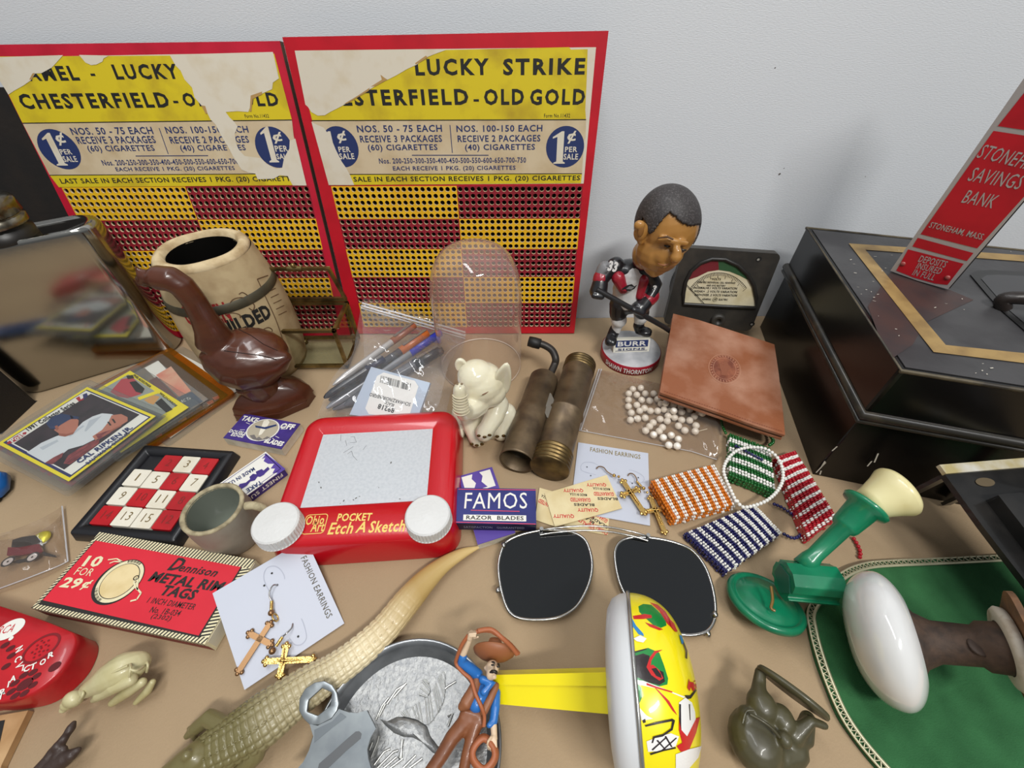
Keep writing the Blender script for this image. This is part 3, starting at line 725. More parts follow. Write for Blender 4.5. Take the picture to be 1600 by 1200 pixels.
# ---- ziplock bag of pens
film = thin('bag_film', (250, 250, 251), .06, 1.4, .05, 1.3, haze=.06, bump=.8, bs=60)
pb = thing('zip_bag', 'clear zip bag holding pens, propped between the glass box and dome', 'plastic bag', W(610, 620))
rows = [(WY(568, 466, .338), WY(727, 510, .338)), (WY(564, 480, .336), WY(727, 528, .336)), (W(556, 525, .048), W(704, 562, .03)), (W(549, 556, .040), W(694, 598, .03)), (W(521, 588, .032), W(686, 630, .027)), (W(500, 640, .022), W(668, 655, .021)), (W(488, 668, .003), W(650, 690, .003))]
def sheet(b, rows, nu, amp, zmin, sub=4, bulge=0.0):
    A = spline([r[0] for r in rows], sub); Bq = spline([r[1] for r in rows], sub); g = []
    for i, (p, q) in enumerate(zip(A, Bq)):
        row = []
        for k in range(nu + 1):
            t = k / nu; v = p.lerp(q, t); ed = math.sin(PI * t)
            v = v + V3(0, 0, (bulge * ed + amp * (math.sin(9 * t + i * .7) + math.sin(17 * t - i * 1.1) + R.uniform(-.5, .5)) * min(1, ed * 2)))
            v.z = max(v.z, zmin); row.append(v)
        g.append(row)
    vs = [v for r in g for v in r]; n = nu + 1
    b.add(vs, [(i * n + k, i * n + k + 1, (i + 1) * n + k + 1, (i + 1) * n + k) for i in range(len(g) - 1) for k in range(nu)], True)
b = MB(film); sheet(b, rows, 22, .0012, .003, bulge=.004)
low = [(r[0] * 1, r[1] * 1) for r in rows]
sheet(b, [(V3(a.x, a.y, max(a.z - .028, .001) if i > 1 else a.z - .001), V3(c.x, c.y, max(c.z - .026, .001) if i > 1 else c.z - .001)) for i, (a, c) in enumerate(rows)], 22, .0003, .0008)
b.build('film', pb)
seal = thin('zip_seal', (244, 244, 250), .15, 1.5, .12, haze=.35)
b = MB(seal)
for k, t in ((.45, .0009), (.75, .0011), (1.0, .0008)):
    b.tube([rows[0][0].lerp(rows[1][0], k) + V3(0, -.001, 0), rows[0][1].lerp(rows[1][1], k) + V3(0, -.001, 0)], t, 6)
b.build('zip_seal', pb)
pen_specs = [('clear barrelled pen with an orange brown tip, lying topmost in the bag', (186, 182, 178), (150, 84, 56), (648, 508), (520, 602), .027, .0030, 'clear'),
             ('dark pen with an orange cap in the clear bag', (60, 60, 66), (186, 96, 40), (668, 520), (514, 626), .022, .0036, None),
             ('silver pen with a bright blue cap in the clear bag', (150, 152, 156), (44, 56, 178), (688, 519), (510, 638), .017, .0040, None),
             ('thick dark grey pen with a black cap, closest to the glass dome', (92, 92, 98), (34, 36, 42), (690, 545), (538, 634), .014, .0045, None),
             ('grey pen with a blue end, lowest in the clear bag', (128, 130, 136), (38, 48, 140), (668, 560), (520, 640), .010, .0040, None),
             ('thin black pen beside the barcoded refill packet', (40, 42, 48), (30, 32, 60), (600, 560), (506, 622), .030, .0032, None)]
for i, (lb, c1, c2, pa, pc, z, r, k) in enumerate(pen_specs):
    a = W(*pa, z + .004); c = W(*pc, z - .006); d = (c - a).normalized(); Ln = (c - a).length
    t = thing('pen', lb, 'pen', (a + c) / 2 - V3(0, 0, r), 'pens in the zip bag')
    T = axes(a, d)
    b = MB(M('pen_body%d' % i, c1, .25, metal=.3 if i in (0, 2, 4) else 0), T); b.lathe([(r, Ln * .3), (r, Ln * .86), (r * .7, Ln * .95), (r * .25, Ln)], 14, True); b.build('barrel', t)
    b = MB(M('pen_cap%d' % i, c2, .3), T); b.lathe([(r * .9, 0), (r * 1.12, .001), (r * 1.12, Ln * .3), (r * .95, Ln * .302)], 14, True); b.build('cap', t)
    b = MB(M('pen_clip', (170, 172, 178), .25, metal=.8), T); b.box(r * 1.15, -.0012, .001, r * 1.15 + .0008, .0012, Ln * .26); b.build('clip', t)
# refill packet
pk = Frame(W(600, 600, .030), W(672, 600, .033) - W(582, 574, .036), W(582, 574, .036) - W(546, 646, .016))
b = MB(M('packet_blue_grey', (178, 190, 206), .5), pk.M); q = pk.pts([(580, 573), (672, 598), (650, 660), (546, 648)]); b.prism(q, -.003, 0)
b.m(M('sticker_white', (232, 230, 224), .5)); sx = [(592, 580), (656, 597), (638, 655), (568, 646)]
qq = pk.pts(sx); c = sum(qq, Vector((0, 0))) / 4
b.poly([p for i in range(4) for p in (qq[i].lerp(qq[i - 1], .12), qq[i].lerp(qq[(i + 1) % 4], .12))], .0002)
b.m(ink_b)
def PT(s, a, c_, h, bold=.02): b.ptext(pk, s, (500 + a[0] / 4, 370 + a[1] / 4), (500 + c_[0] / 4, 370 + c_[1] / 4), h / 4, .0004, bold)
PT('SCHWARZ/NOIR/NEGRO', (566, 1050), (312, 985), 24); PT('BLACK', (462, 1056), (406, 1034), 22); PT('89218', (466, 1088), (364, 1058), 36, .03)
for i in range(26):
    t = i / 25; x0, y0 = 385 + 190 * t, 868 + 52 * t
    if R.random() < .8: b.line(pk.loc(500 + x0 / 4, 370 + y0 / 4), pk.loc(500 + (x0 - 8) / 4, 370 + (y0 + 44) / 4), R.choice((.0003, .0005, .0008)), .0004)
b.build('refill_packet', None, label='pale blue grey refill packet with a white barcode sticker in the pen bag', cat='packet')

# ---- ivory elephant
ivory = M('ivory_porcelain', (226, 220, 196), .16, coat=.5, sss=.12, var=(216, 208, 178), vs=40)
YE = .216
el = thing('elephant_figurine', 'cream porcelain elephant figurine with one foot raised, before the glass dome', 'elephant figurine', W(748, 690))
b = MB(ivory)
def eb(px, py, r, dy=0): return BY(px, py, YE + dy, r)
def EE(px, py, rx, ry, rz, dy=0): 
    p, k = eb(px, py, 1, dy); b.ell(p, (rx * k, ry * k, rz * k), 18, 12)
def ET(l, n=12):
    q = [eb(*x) for x in l]; b.tube([p for p, r in q], [r for p, r in q], n); 
    for p, r in (q[0], q[-1]): b.ell(p, r * .98, 12, 8)
EE(753, 598, 36, 36, 33); EE(744, 588, 30, 30, 26); EE(764, 610, 28, 28, 26, -.002); EE(742, 622, 20, 22, 18, -.008)
EE(766, 648, 33, 36, 36, .014); EE(770, 660, 33, 28, 26, .008)
ET([(744, 630, 22, -.010), (735, 640, 18, -.018), (726, 644, 14.5, -.024), (721, 636, 13, -.027), (719, 622, 11.5, -.027), (718, 608, 10.5, -.026)])
ET([(733, 645, 17, .004), (738, 668, 14, -.004), (744, 684, 12.5, -.010), (746, 688, 11.5, -.012)])
ET([(778, 632, 18, .0), (772, 652, 16, -.008), (762, 668, 14, -.014), (757, 676, 15, -.016)])
ET([(790, 646, 18, .008), (788, 664, 17, .002), (783, 677, 13, -.004)])
ET([(722, 646, 17, .010), (716, 664, 12, .002), (716, 677, 11, -.003)])
b.build('body', el, remesh=.0009, smoothit=4)
def ear(name, pl, y0, y1, tilt):
    b = MB(ivory); c = sum((V3(x, y, 0) for x, y in pl), V3(0, 0, 0)) / len(pl)
    n = len(pl); k = .0016
    f = [WY(x, y, y0 + (y1 - y0) * i / n) for i, (x, y) in enumerate(pl)]
    m = sum(f, V3(0, 0, 0)) / n
    b.loft([[m + (p - m) * s + V3(.0, d, 0) for p in f] for s, d in ((.2, -.0006), (.7, -.0014), (.92, -.0016), (1, 0), (.92, .0018), (.4, .0024))]); b.build(name, el, sub=1)
ear('ear', [(768, 606), (773, 584), (783, 571), (794, 562), (800, 577), (800, 598), (795, 613), (785, 621), (774, 616)], YE - .006, YE - .002, 0)
ear('ear', [(730, 584), (720, 584), (711, 576), (709, 566), (715, 559), (724, 560), (731, 568), (733, 576)], YE + .004, YE + .004, 0)
b = MB(M('toe_gold', (92, 70, 30), .3, metal=.5))
for px, py, dy in ((737, 694, -.0165), (745, 696, -.0178), (753, 694, -.0165), (748, 681, -.028), (757, 683, -.029), (765, 680, -.026), (777, 682, -.0100), (787, 681, -.0095)):
    p, r = eb(px, py, 3.4, dy); b.ell(p, (r * .95, r * .5, r * .9), 10, 6)
b.build('toenail', el, label='gilt painted toenails')
b = MB(M('eye_brown', (120, 84, 58), .4)); b.tube([eb(753, 617, 0, -.0178)[0], eb(758, 615, 0, -.0176)[0], eb(763, 612, 0, -.0165)[0]], [.0002, .0005, .0002], 6); b.build('eye', el, label='thin closed brown eye')
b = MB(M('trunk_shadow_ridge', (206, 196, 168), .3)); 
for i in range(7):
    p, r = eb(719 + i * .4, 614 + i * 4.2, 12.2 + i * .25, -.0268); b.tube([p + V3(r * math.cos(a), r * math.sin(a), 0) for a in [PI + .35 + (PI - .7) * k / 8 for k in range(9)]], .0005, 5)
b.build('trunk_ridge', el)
b = MB(M('nostril', (120, 100, 76), .5))
for x in (714.5, 721.5): p, r = eb(x, 600, 2.2, -.0300); b.ell(p, (r, r, r * .6), 10, 6)
b.build('nostril', el)

# ---- twin brass cylinders (old lighter/torch)
bras2 = M('tarnished_brass', (122, 104, 80), .45, metal=.6, var=(80, 66, 52), vs=70, lo=.35, hi=.7, bump=.1, bs=300)
bras3 = M('thread_brass', (116, 96, 60), .4, metal=.8, var=(76, 62, 42), vs=90)
tw = thing('brass_blowtorch', 'tarnished twin cylinder brass blowtorch with a hooked nozzle', 'blowtorch', W(830, 660))
ra, rb = .0131, .0137
A0, A1 = W(807, 722, ra + .0003), W(851, 590, ra + .0003); d = (A1 - A0).normalized(); la = (A1 - A0).length
b = MB(bras2, axes(A0, d)); b.lathe([(ra * .9, .012), (ra * .92, .001), (ra, 0), (ra, .002), (ra * .985, la * .5), (ra * .97, la * .56), (ra * .93, la * .565), (ra * .93, la * .97), (ra * .8, la), (0, la)], 36); b.build('cylinder', tw)
b = MB(M('tube_inside', (60, 48, 28), .5, metal=.5, var=(110, 88, 46), vs=60), axes(A0, d)); b.lathe([(ra * .93, .0005), (ra * .9, .022), (0, .022)], 30); b.build('open_mouth', tw)
b = MB(M('nozzle_iron', (58, 54, 50), .45, metal=.4, var=(44, 40, 38), vs=60)); q = [A1 - d * .002 + V3(.004, 0, .003), A1 + d * .010 + V3(.006, 0, .006), W(868, 560, .024), W(863, 548, .028), W(852, 540, .031), W(840, 536, .033)]
b.tube(spline(q, 6), .0032, 10); b.build('spout', tw)
b = MB(BL_RUB, axes(W(845, 538, .0325), W(822, 532, .034) - W(845, 538, .0325))); b.lathe([(.003, 0), (.0046, .0005), (.0048, .006), (.0044, .011), (.002, .0112)], 16, True); b.build('nozzle_tip', tw)
B0, B1 = W(858, 734, rb + .0003), W(907, 568, rb + .0003); d = (B1 - B0).normalized(); lb_ = (B1 - B0).length
b = MB(bras2, axes(B0, d)); b.lathe([(rb * .97, .015), (rb * .97, lb_ * .45), (rb * 1.03, lb_ * .455), (rb * 1.03, lb_ * .47), (rb * .97, lb_ * .475), (rb * .97, lb_ - .012)], 36); b.build('cylinder', tw)
def threads(z0, z1, n, r):
    o = [(0, z0)] if z0 == 0 else [(r * .95, z0)]
    for i in range(n):
        t0 = z0 + (z1 - z0) * i / n; t1 = z0 + (z1 - z0) * (i + 1) / n
        o += [(r * .96, t0 + (t1 - t0) * .08), (r * 1.03, t0 + (t1 - t0) * .3), (r * 1.03, t0 + (t1 - t0) * .7), (r * .96, t0 + (t1 - t0) * .92)]
    o += [(0, z1)] if z0 else []
    return o
b = MB(bras3, axes(B0, d)); b.lathe(threads(0, .016, 5, rb * 1.02), 36); b.build('screw_cap', tw)
b = MB(bras3, axes(B0, d)); b.lathe(threads(lb_ - .012, lb_, 4, rb * .98), 36); b.build('screw_cap', tw)
mA, mB = A0.lerp(A1, .5), B0.lerp(B1, .52)
b = MB(M('clip_grey', (122, 118, 110), .4, metal=.5)); f = Frame((mA + mB) / 2 + V3(0, 0, .004), mB - mA, d); b.at(f.M); b.prism(rrect(-.006, -.012, .005, .014, .002), 0, .0035); b.at(ID)
b.m(BL_RUB); f2 = Frame((mA + mB) / 2 - d * .018 + V3(0, 0, -.004), mB - mA, d); b.at(f2.M); b.box(-.006, -.006, 0, .006, .01, .008)
b.build('bracket', tw)

# ================================================================ bobblehead, meter, wallet, pearls
YB = .318
skin_t = M('bobble_skin', (170, 122, 62), .35, coat=.2); hair_t = M('bobble_hair', (50, 46, 46), .6, var=(92, 88, 88), vs=900, lo=.5, hi=.72, det=6)
jblack = M('jersey_black', (26, 26, 30), .35, coat=.3); jred = M('jersey_red', (150, 26, 44), .35, coat=.3); jwhite = M('jersey_white', (216, 214, 212), .4, coat=.2); jgrey = M('jersey_grey', (120, 120, 122), .4)
bh = thing('bobblehead', 'hockey player bobblehead in black and red jersey on a round red base', 'bobblehead', W(982, 552))
def bb(px, py, r, dy=0): return BY(px, py, YB + dy, r)
def blob(mat, balls, tubes=(), vox=.0009, sm=4, name='body', par=None, label=None):
    b = MB(mat)
    for px, py, dy, rx, ry, rz in balls:
        p, k = bb(px, py, 1, dy); b.ell(p, (rx * k, ry * k, rz * k), 16, 10)
    for l in tubes:
        q = [bb(x, y, r, dy) for x, y, r, dy in l]; b.tube([p for p, r in q], [r for p, r in q], 12)
        for p, r in (q[0], q[-1]): b.ell(p, r * .99, 10, 8)
    return b.build(name, par or bh, label=label, remesh=vox, smoothit=sm)
bcn = (W(982, 552).x, W(982, 552).y - .004)
T = Matrix.Translation((bcn[0], bcn[1], 0)); RBS = .0275
b = MB(M('base_red', (150, 20, 40), .4), T); b.lathe([(0, .0004), (RBS, .0004), (RBS, .009), (RBS - .0008, .0098)], 56); b.m(M('base_ice', (188, 188, 190), .3, var=(150, 152, 156), vs=60)); b.lathe([(RBS - .0008, .0098), (RBS - .002, .0104), (0, .0106)], 56)
b.at(ID); b.m(jwhite); ang0, ang1 = cylhit(947, 556, bcn, RBS)[0] + .05, cylhit(1024, 556, bcn, RBS)[0]
wrap(b, 'SHAWN THORNTON', bcn, lambda z: RBS, ang0, ang1, .0022, .0076, .03)
b.build('base', bh)
def PX(p):
    d = Vector(p) - EYE; z = d.dot(FWD); return (800 + F_PX * d.dot(RIGHT) / z, 600 - F_PX * d.dot(UP) / z)
def inside(x, y, pl):
    c = False; j = len(pl) - 1
    for i in range(len(pl)):
        if (pl[i][1] > y) != (pl[j][1] > y) and x < (pl[j][0] - pl[i][0]) * (y - pl[i][1]) / (pl[j][1] - pl[i][1]) + pl[i][0]: c = not c
        j = i
    return c
# legs, boots, shorts
blob(jwhite, [(967, 500, -.004, 12.5, 13, 12), (1002, 496, .004, 10, 11, 11)], [[(968, 494, 11, -.003), (962, 518, 7, -.004)], [(1000, 490, 10, .004), (998, 512, 7, .004)]], name='sock')
blob(jblack, [(956, 532, -.012, 8, 12, 7), (1008, 518, -.002, 11, 10, 6)], [[(961, 515, 9, -.003), (956, 526, 8.5, -.006), (952, 534, 7.5, -.014)], [(998, 508, 9, .003), (999, 515, 8.5, .002), (1012, 521, 6.5, -.004)]], name='skate', vox=.0007)
blob(jblack, [(980, 474, 0, 27, 20, 16)], [[(968, 474, 16, -.002), (966, 490, 14, -.003)], [(996, 474, 15, .002), (1003, 488, 12, .003)]], name='shorts')
# jersey: white middle, black shoulders and sleeves
blob(jwhite, [(984, 450, 0, 27, 21, 22)], [[(985, 430, 22, .0), (980, 464, 24, 0)]], name='jersey', label='white front of the jersey')
blob(jblack, [(986, 420, .002, 30, 20, 14)], [[(962, 416, 15, .002), (946, 428, 12, -.002), (938, 440, 11, -.006)], [(1008, 424, 15, .0), (1022, 446, 13, -.002), (1014, 466, 11, -.010)]], name='jersey_yoke', label='black shoulders and sleeves')
blob(jred, [], [[(940, 432, 12.6, -.003), (938, 437, 12.4, -.005)], [(1018, 462, 12.6, -.007), (1012, 469, 11.8, -.011)], [(966, 434, 11, -.0065), (974, 452, 8, -.0095)], [(1004, 438, 10, -.007), (999, 462, 7, -.0105)]], name='jersey_stripe', label='red stripes on sleeves and chest', vox=.0007)
blob(jgrey, [], [[(945, 420, 12.3, -.001), (941, 428, 12, -.002)]], name='sleeve_stripe', label='grey stripe above the cuff')
blob(jblack, [(935, 455, -.010, 14, 13, 13), (1000, 481, -.016, 14, 12, 12)], [[(938, 441, 12.5, -.006), (936, 452, 13.5, -.009)], [(1010, 470, 12, -.011), (1002, 480, 13, -.015)], [(928, 462, 5, -.016), (940, 464, 5, -.016)], [(990, 484, 5, -.022), (1004, 490, 5, -.022)]], name='glove')
b = MB(M('stick_black', (30, 30, 32), .5)); b.tube([bb(932, 452, 0, -.014)[0], bb(990, 484, 0, -.020)[0], bb(1036, 510, 0, -.012)[0], bb(1048, 518, 0, -.006)[0]], [.0024] * 4, 8); b.build('hockey_stick', bh)
b = MB(M('neck_red', (120, 20, 34), .5)); b.tube([bb(993, 428, 0, 0)[0], bb(1000, 410, 0, 0)[0]], [.0075, .006], 12); b.build('collar', bh)
b = MB(jwhite)
q = Frame(bb(955, 414, 0, -.0075)[0], (1, .1, -.05), (.1, .35, 1)); b.at(q.M); k = KP(q.o)
b.text('33', (-6 * k, 0), (9 * k, -3 * k), 16 * k, .0022, .05); b.build('shoulder_number', bh); b = MB(jwhite)
q2 = Frame(bb(1023, 450, 0, -.0088)[0], (1, .2, 0), (0, .2, 1)); b.at(q2.M); b.text('3', (-4 * k, 0), (3 * k, 0), 10 * k, .0006, .05)
b.build('shoulder_number', bh)
b = MB(jblack); q = Frame(bb(983, 448, 0, -.0148)[0], (1, 0, 0), (0, .12, 1)); b.at(q.M)
b.poly([(-12 * k, -4 * k), (-6 * k, -6 * k), (2 * k, -7 * k), (9 * k, -3 * k), (12 * k, 4 * k), (8 * k, 1 * k), (3 * k, 5 * k), (-4 * k, 3 * k), (-8 * k, 0)], .0006)
b.m(jgrey); b.poly([(-5 * k, -3 * k), (4 * k, -4 * k), (8 * k, 0), (0, 2 * k)], .0009); b.m(jred); b.poly([(-11 * k, -5 * k), (-3 * k, -7 * k), (-6 * k, -3 * k)], .0009); b.build('crest', bh)
# plaque on the base
q = Frame(W(958, 551, .0106), (W(1014, 549, .0106) - W(958, 551, .0106)), (0, .35, 1)); k = KP(q.o); b = MB(M('plaque_white', (226, 222, 208), .5), q.M)
pw_ = (W(1014, 549, .0106) - W(958, 551, .0106)).length
b.box(0, 0, -.006, pw_, .0125, 0); b.m(ink_n); b.box(.0018, .0050, 0, pw_ - .0018, .0115, .0003); b.m(jwhite); b.text('BURR', (.0035, .0083), (pw_ - .0035, .0083), .0046, .0005, .03)
b.m(ink_n); b.text('SIGNS', (.004, .0030), (pw_ - .004, .0030), .0020, .0004, .02); b.line((.0018, .0015), (pw_ - .0018, .0015), .0004, .0004); b.build('plaque', bh)
# head
DH = -.006
hb = []
tilt = Matrix.Rotation(math.radians(-9), 3, 'Y')
b = MB(skin_t)
c, k = bb(1042, 352, 1, DH); b.ell(c, (47 * k, 50 * k, 56 * k), 24, 16, tilt)
def he(px, py, dy, rx, ry, rz):
    p, kk = bb(px, py, 1, DH + dy); b.ell(p, (rx * kk, ry * kk, rz * kk), 14, 9)
he(1030, 392, -.008, 36, 36, 34); he(1024, 414, -.012, 19, 20, 17); he(1042, 396, -.018, 26, 22, 24); he(1008, 398, .0, 20, 26, 22)
q = [bb(1054, 380, 5, DH - .027), bb(1058, 392, 7, DH - .031), bb(1056, 402, 9, DH - .032)]; b.tube([p for p, r in q], [r for p, r in q], 10); b.ell(q[2][0], q[2][1] * 1.05, 10, 8)
q = [bb(1030, 374, 5, DH - .022), bb(1044, 375, 6, DH - .0275), bb(1058, 378, 5, DH - .0285), bb(1072, 381, 5, DH - .024)]; b.tube([p for p, r in q], [r for p, r in q], 8)
q = [bb(1030, 415, 3, DH - .0245), bb(1038, 416, 4.5, DH - .028), bb(1046, 414, 3, DH - .0275)]; b.tube([p for p, r in q], [r for p, r in q], 8)
he(1022, 426, -.017, 9, 9, 7)
# ear
he(1001, 362, -.014, 11, 9, 16); he(999, 352, -.016, 9, 7, 8); he(1001, 376, -.013, 6, 6, 7)
b.build('head', bh, remesh=.0009, smoothit=3)
b = MB(M('ear_inner', (138, 94, 46), .5)); p, kk = bb(1001, 362, 1, DH - .0182); b.ell(p, (5 * kk, 2 * kk, 9 * kk), 10, 8); b.build('ear_hollow', bh)
b = MB(M('eye_dark', (40, 30, 24), .3))
for x, y, d in ((1043, 384, -.0258), (1068, 390, -.0238)):
    p, kk = bb(x, y, 1, DH + d); b.tube([p - V3(5 * kk, -.0006, .0), p + V3(0, -.0006, -.0003), p + V3(5 * kk, .0004, -.0006)], [.0004, .0011, .0004], 8)
b.m(M('brow_brown', (88, 60, 34), .6)); q = [bb(1028, 372, 0, DH - .0255)[0], bb(1043, 370, 0, DH - .031)[0], bb(1052, 374, 0, DH - .0315)[0]]; b.tube(q, [.0004, .0009, .0006], 6)
b.m(M('lip_brown', (140, 88, 56), .5)); q = [bb(1028, 412, 0, DH - .0262)[0], bb(1038, 415, 0, DH - .0305)[0], bb(1046, 412, 0, DH - .0295)[0]]; b.tube(q, [.0003, .0007, .0003], 6); b.build('face_detail', bh, label='dark painted eyes, brow and mouth')
face = [(1013, 366), (1019, 364), (1027, 352), (1036, 341), (1047, 331), (1056, 338), (1066, 347), (1076, 352), (1086, 352), (1110, 346), (1110, 450), (970, 450), (970, 356), (996, 350), (1004, 340), (1009, 350)]
hm = MB(hair_t); c, k = bb(1042, 350, 1, DH); hm.ell(c, (49.5 * k, 52.5 * k, 58.5 * k), 120, 80, tilt)
keep = []
for fi in hm.f:
    m_ = sum((hm.v[i] for i in fi), V3(0, 0, 0)) / len(fi); x, y = PX(m_)
    front = (m_ - c).dot(EYE - c) > 0
    if front and inside(x, y, face): continue
    if not front and m_.z < c.z - 22 * k: continue
    keep.append(fi)
hm.f = keep; hm.mi = [0] * len(keep); hm.sm = [True] * len(keep)
h = hm.build('hair', bh); d = h.modifiers.new('s', 'SOLIDIFY'); d.thickness = .0016; d.offset = -1

# ---- panel meter
bake = M('bakelite', (48, 46, 43), .5, var=(62, 58, 52), vs=60, bump=.15, bs=250)
mo = W(1048, 503, .010); m1 = W(1194, 521, .006); e = m1 - mo; e.z = 0; e.normalize(); nb = V3(-e.y, e.x, 0); ml = math.radians(7)
mf = Frame(mo, e, V3(0, 0, 1) * math.cos(ml) + nb * math.sin(ml))
mt = thing('panel_meter', 'square black panel voltmeter with a red and green dial arc', 'meter', mf.P(.045, 0) - V3(0, 0, .006))
q = mf.pts([(1056, 387), (1197, 394), (1194, 522), (1047, 504)])
x0, x1, y0, y1 = (q[0].x + q[3].x) / 2, (q[1].x + q[2].x) / 2, (q[2].y + q[3].y) / 2, (q[0].y + q[1].y) / 2
ML = lambda l: mf.pts([(880 + x / 4, 270 + y / 4) for x, y in l])
b = MB(bake, mf.M); b.prism(rrect(x0, y0, x1, y1, .005), -.008, 0); b.build('plate', mt, bevel=.0012)
b = MB(bake, mf.M); b.at(mf.M @ Matrix.Translation(((x0 + x1) / 2 - .004, (y0 + y1) / 2 - .004, -.0255))); b.lathe([(0, 0), (.034, 0), (.036, .002), (.036, .0176)], 44); b.build('drum', mt)
win = ML([(752, 818), (752, 750), (765, 680), (800, 612), (860, 562), (930, 537), (1010, 540), (1090, 577), (1150, 632), (1190, 702), (1205, 780), (1200, 842), (980, 832)])
wc = [tuple(p) for p in win]
b = MB(M('dial_cream', (226, 216, 186), .6, var=(206, 192, 152), vs=60), mf.M); b.poly(wc, .0003)
cen = ML([(968, 872)])[0]; k = (ML([(1068, 872)])[0] - cen).length / 100
def arc(r0, r1, a0, a1, w, n=14):
    A = [math.radians(a0 + (a1 - a0) * i / n) for i in range(n + 1)]
    b.poly([(cen.x + r0 * k * math.cos(a), cen.y + r0 * k * math.sin(a)) for a in A] + [(cen.x + r1 * k * math.cos(a), cen.y + r1 * k * math.sin(a)) for a in A[::-1]], w)
b.m(M('dial_red', (118, 36, 44), .5)); b.poly(ML([(782, 668), (800, 615), (860, 566), (930, 541), (968, 540), (972, 606), (905, 616), (840, 648)]), .0005)
b.m(M('dial_green', (50, 88, 56), .5)); b.poly(ML([(968, 540), (1010, 544), (1088, 581), (1146, 634), (1170, 676), (1100, 640), (1040, 616), (972, 606)]), .0005)
b.m(ink_b)
def dpx(r, a): return (970 + 222 * r * math.cos(a), 872 - 250 * r * math.sin(a))
for i in range(41):
    a = math.radians(38 + 106 * i / 40); q = ML([dpx(1.0, a), dpx(.92 if i % 5 else .86, a)]); b.line(q[0], q[1], .00035, .0006)
b.pline(ML([dpx(1.0, math.radians(38 + 106 * i / 20)) for i in range(21)]), .0003, .0006)
def MT(s, x0_, x1_, y, h): 
    p = ML([(x0_, y), (x1_, y + (x1_ - x0_) * .02)]); b.text(s, p[0], p[1], h * k * 1.05, .0006, .02)
MT('VOLTS', 928, 985, 662, 14); MT('COMPARE INDIVIDUAL CELL READINGS', 836, 1075, 682, 12); MT('AND AVG BATTERY', 895, 1015, 702, 12)
MT('NORMAL=0.1 VOLTS VARIATION', 818, 1086, 716, 15); MT('WEAK=  .2 VOLTS VARIATION', 818, 1086, 738, 15); MT('BAD=OVER .2 VOLTS VARIATION', 822, 1086, 760, 15); MT('GENERAL', 868, 925, 788, 13); MT('ELECTRIC', 972, 1028, 790, 13)
p = ML([(948, 790)])[0]; b.ring(p, 15 * k, 15 * k, 2 * k, .0006, 20); MT('GE', 940, 957, 789, 12)
p = ML([(880, 815), (768, 694)]); b.line(p[0], p[1], .0006, .0012)
b.build('dial', mt, label='cream dial with red and green arcs and needle')
b = MB(M('bezel_black', (38, 36, 34), .4), mf.M); b.tube([(p[0], p[1], .0006) for p in wc], .0018, 8, closed=True); b.build('bezel', mt)
p = ML([(966, 918)])[0]; b = MB(bake, mf.M @ Matrix.Translation((p.x, p.y, 0))); b.lathe([(.0066, 0), (.0064, .003), (.0052, .0038), (.0028, .0038), (.0024, .002), (0, .002)], 24); b.build('zero_screw', mt)
b = MB(M('hole_grey', (20, 19, 18), .8), mf.M)
for z in ((738, 512), (1222, 540), (1180, 945)):
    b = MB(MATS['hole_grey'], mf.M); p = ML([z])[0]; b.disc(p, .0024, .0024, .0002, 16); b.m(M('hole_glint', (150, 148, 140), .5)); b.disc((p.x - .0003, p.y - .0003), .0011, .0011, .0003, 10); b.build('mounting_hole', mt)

# ---- leather wallet
tan = M('wallet_leather', (140, 82, 50), .5, var=(184, 140, 116), vs=30, lo=.42, hi=.78, bump=.18, bs=420, det=7)
c4 = [W(1052, 490, .034), W(1210, 538, .026), W(1227, 680, .022), W(1031, 613, .026)]
wfm = Frame(c4[3], c4[2] - c4[3], c4[0] - c4[3])
wl = thing('leather_wallet', 'square tan leather wallet with an embossed seal, propped against the voltmeter', 'wallet', (c4[0] + c4[2]) / 2 - V3(0, 0, .004))
wq = wfm.pts([(1052, 490), (1092, 500), (1130, 512), (1170, 525), (1210, 538), (1217, 585), (1222, 630), (1227, 680), (1180, 665), (1130, 647), (1080, 630), (1031, 613), (1038, 570), (1045, 530)])
b = MB(tan, wfm.M); b.prism(wq, -.0022, 0); b.build('cover', wl, bevel=.0009)
b = MB(M('wallet_inner', (96, 62, 42), .7), wfm.M); c = sum(wq, Vector((0, 0))) / len(wq); b.prism([c + (p - c) * .985 for p in wq], -.0046, -.0026); b.build('lining', wl)
b = MB(tan, wfm.M); b.prism([c + (p - c) * .998 for p in wq], -.0068, -.0050); b.build('back_cover', wl, bevel=.0007)
b = MB(M('wallet_stitch', (120, 62, 40), .7), wfm.M); ed = [c + (p - c) * .95 for p in wq]
for i in (7, 8, 9, 10):
    a, d = ed[i], ed[(i + 1) % len(ed)]
    for s in range(12): b.line(a.lerp(d, s / 12), a.lerp(d, (s + .6) / 12), .0006, .00025)
b.build('stitching', wl)
sc = wfm.loc(1132, 576); su = wfm.loc(1157, 583) - sc; rx = su.length; sv = (wfm.loc(1130, 553) - sc).length
b = MB(M('seal_dark', (112, 58, 40), .5, var=(146, 86, 60), vs=160), wfm.M); b.disc(sc, rx * .9, sv * .9, .00015, 40)
b.m(M('seal_line', (184, 132, 106), .5)); b.ring(sc, rx, sv, .0004, .0003, 40); b.ring(sc, rx * .72, sv * .72, .0003, .0003, 36)
for i in range(30):
    a = 2 * PI * i / 30; b.line(sc + Vector((rx * .78 * math.cos(a), sv * .78 * math.sin(a))), sc + Vector((rx * .9 * math.cos(a + .05), sv * .9 * math.sin(a + .05))), .0005, .0003)
b.m(MATS['seal_dark']); 
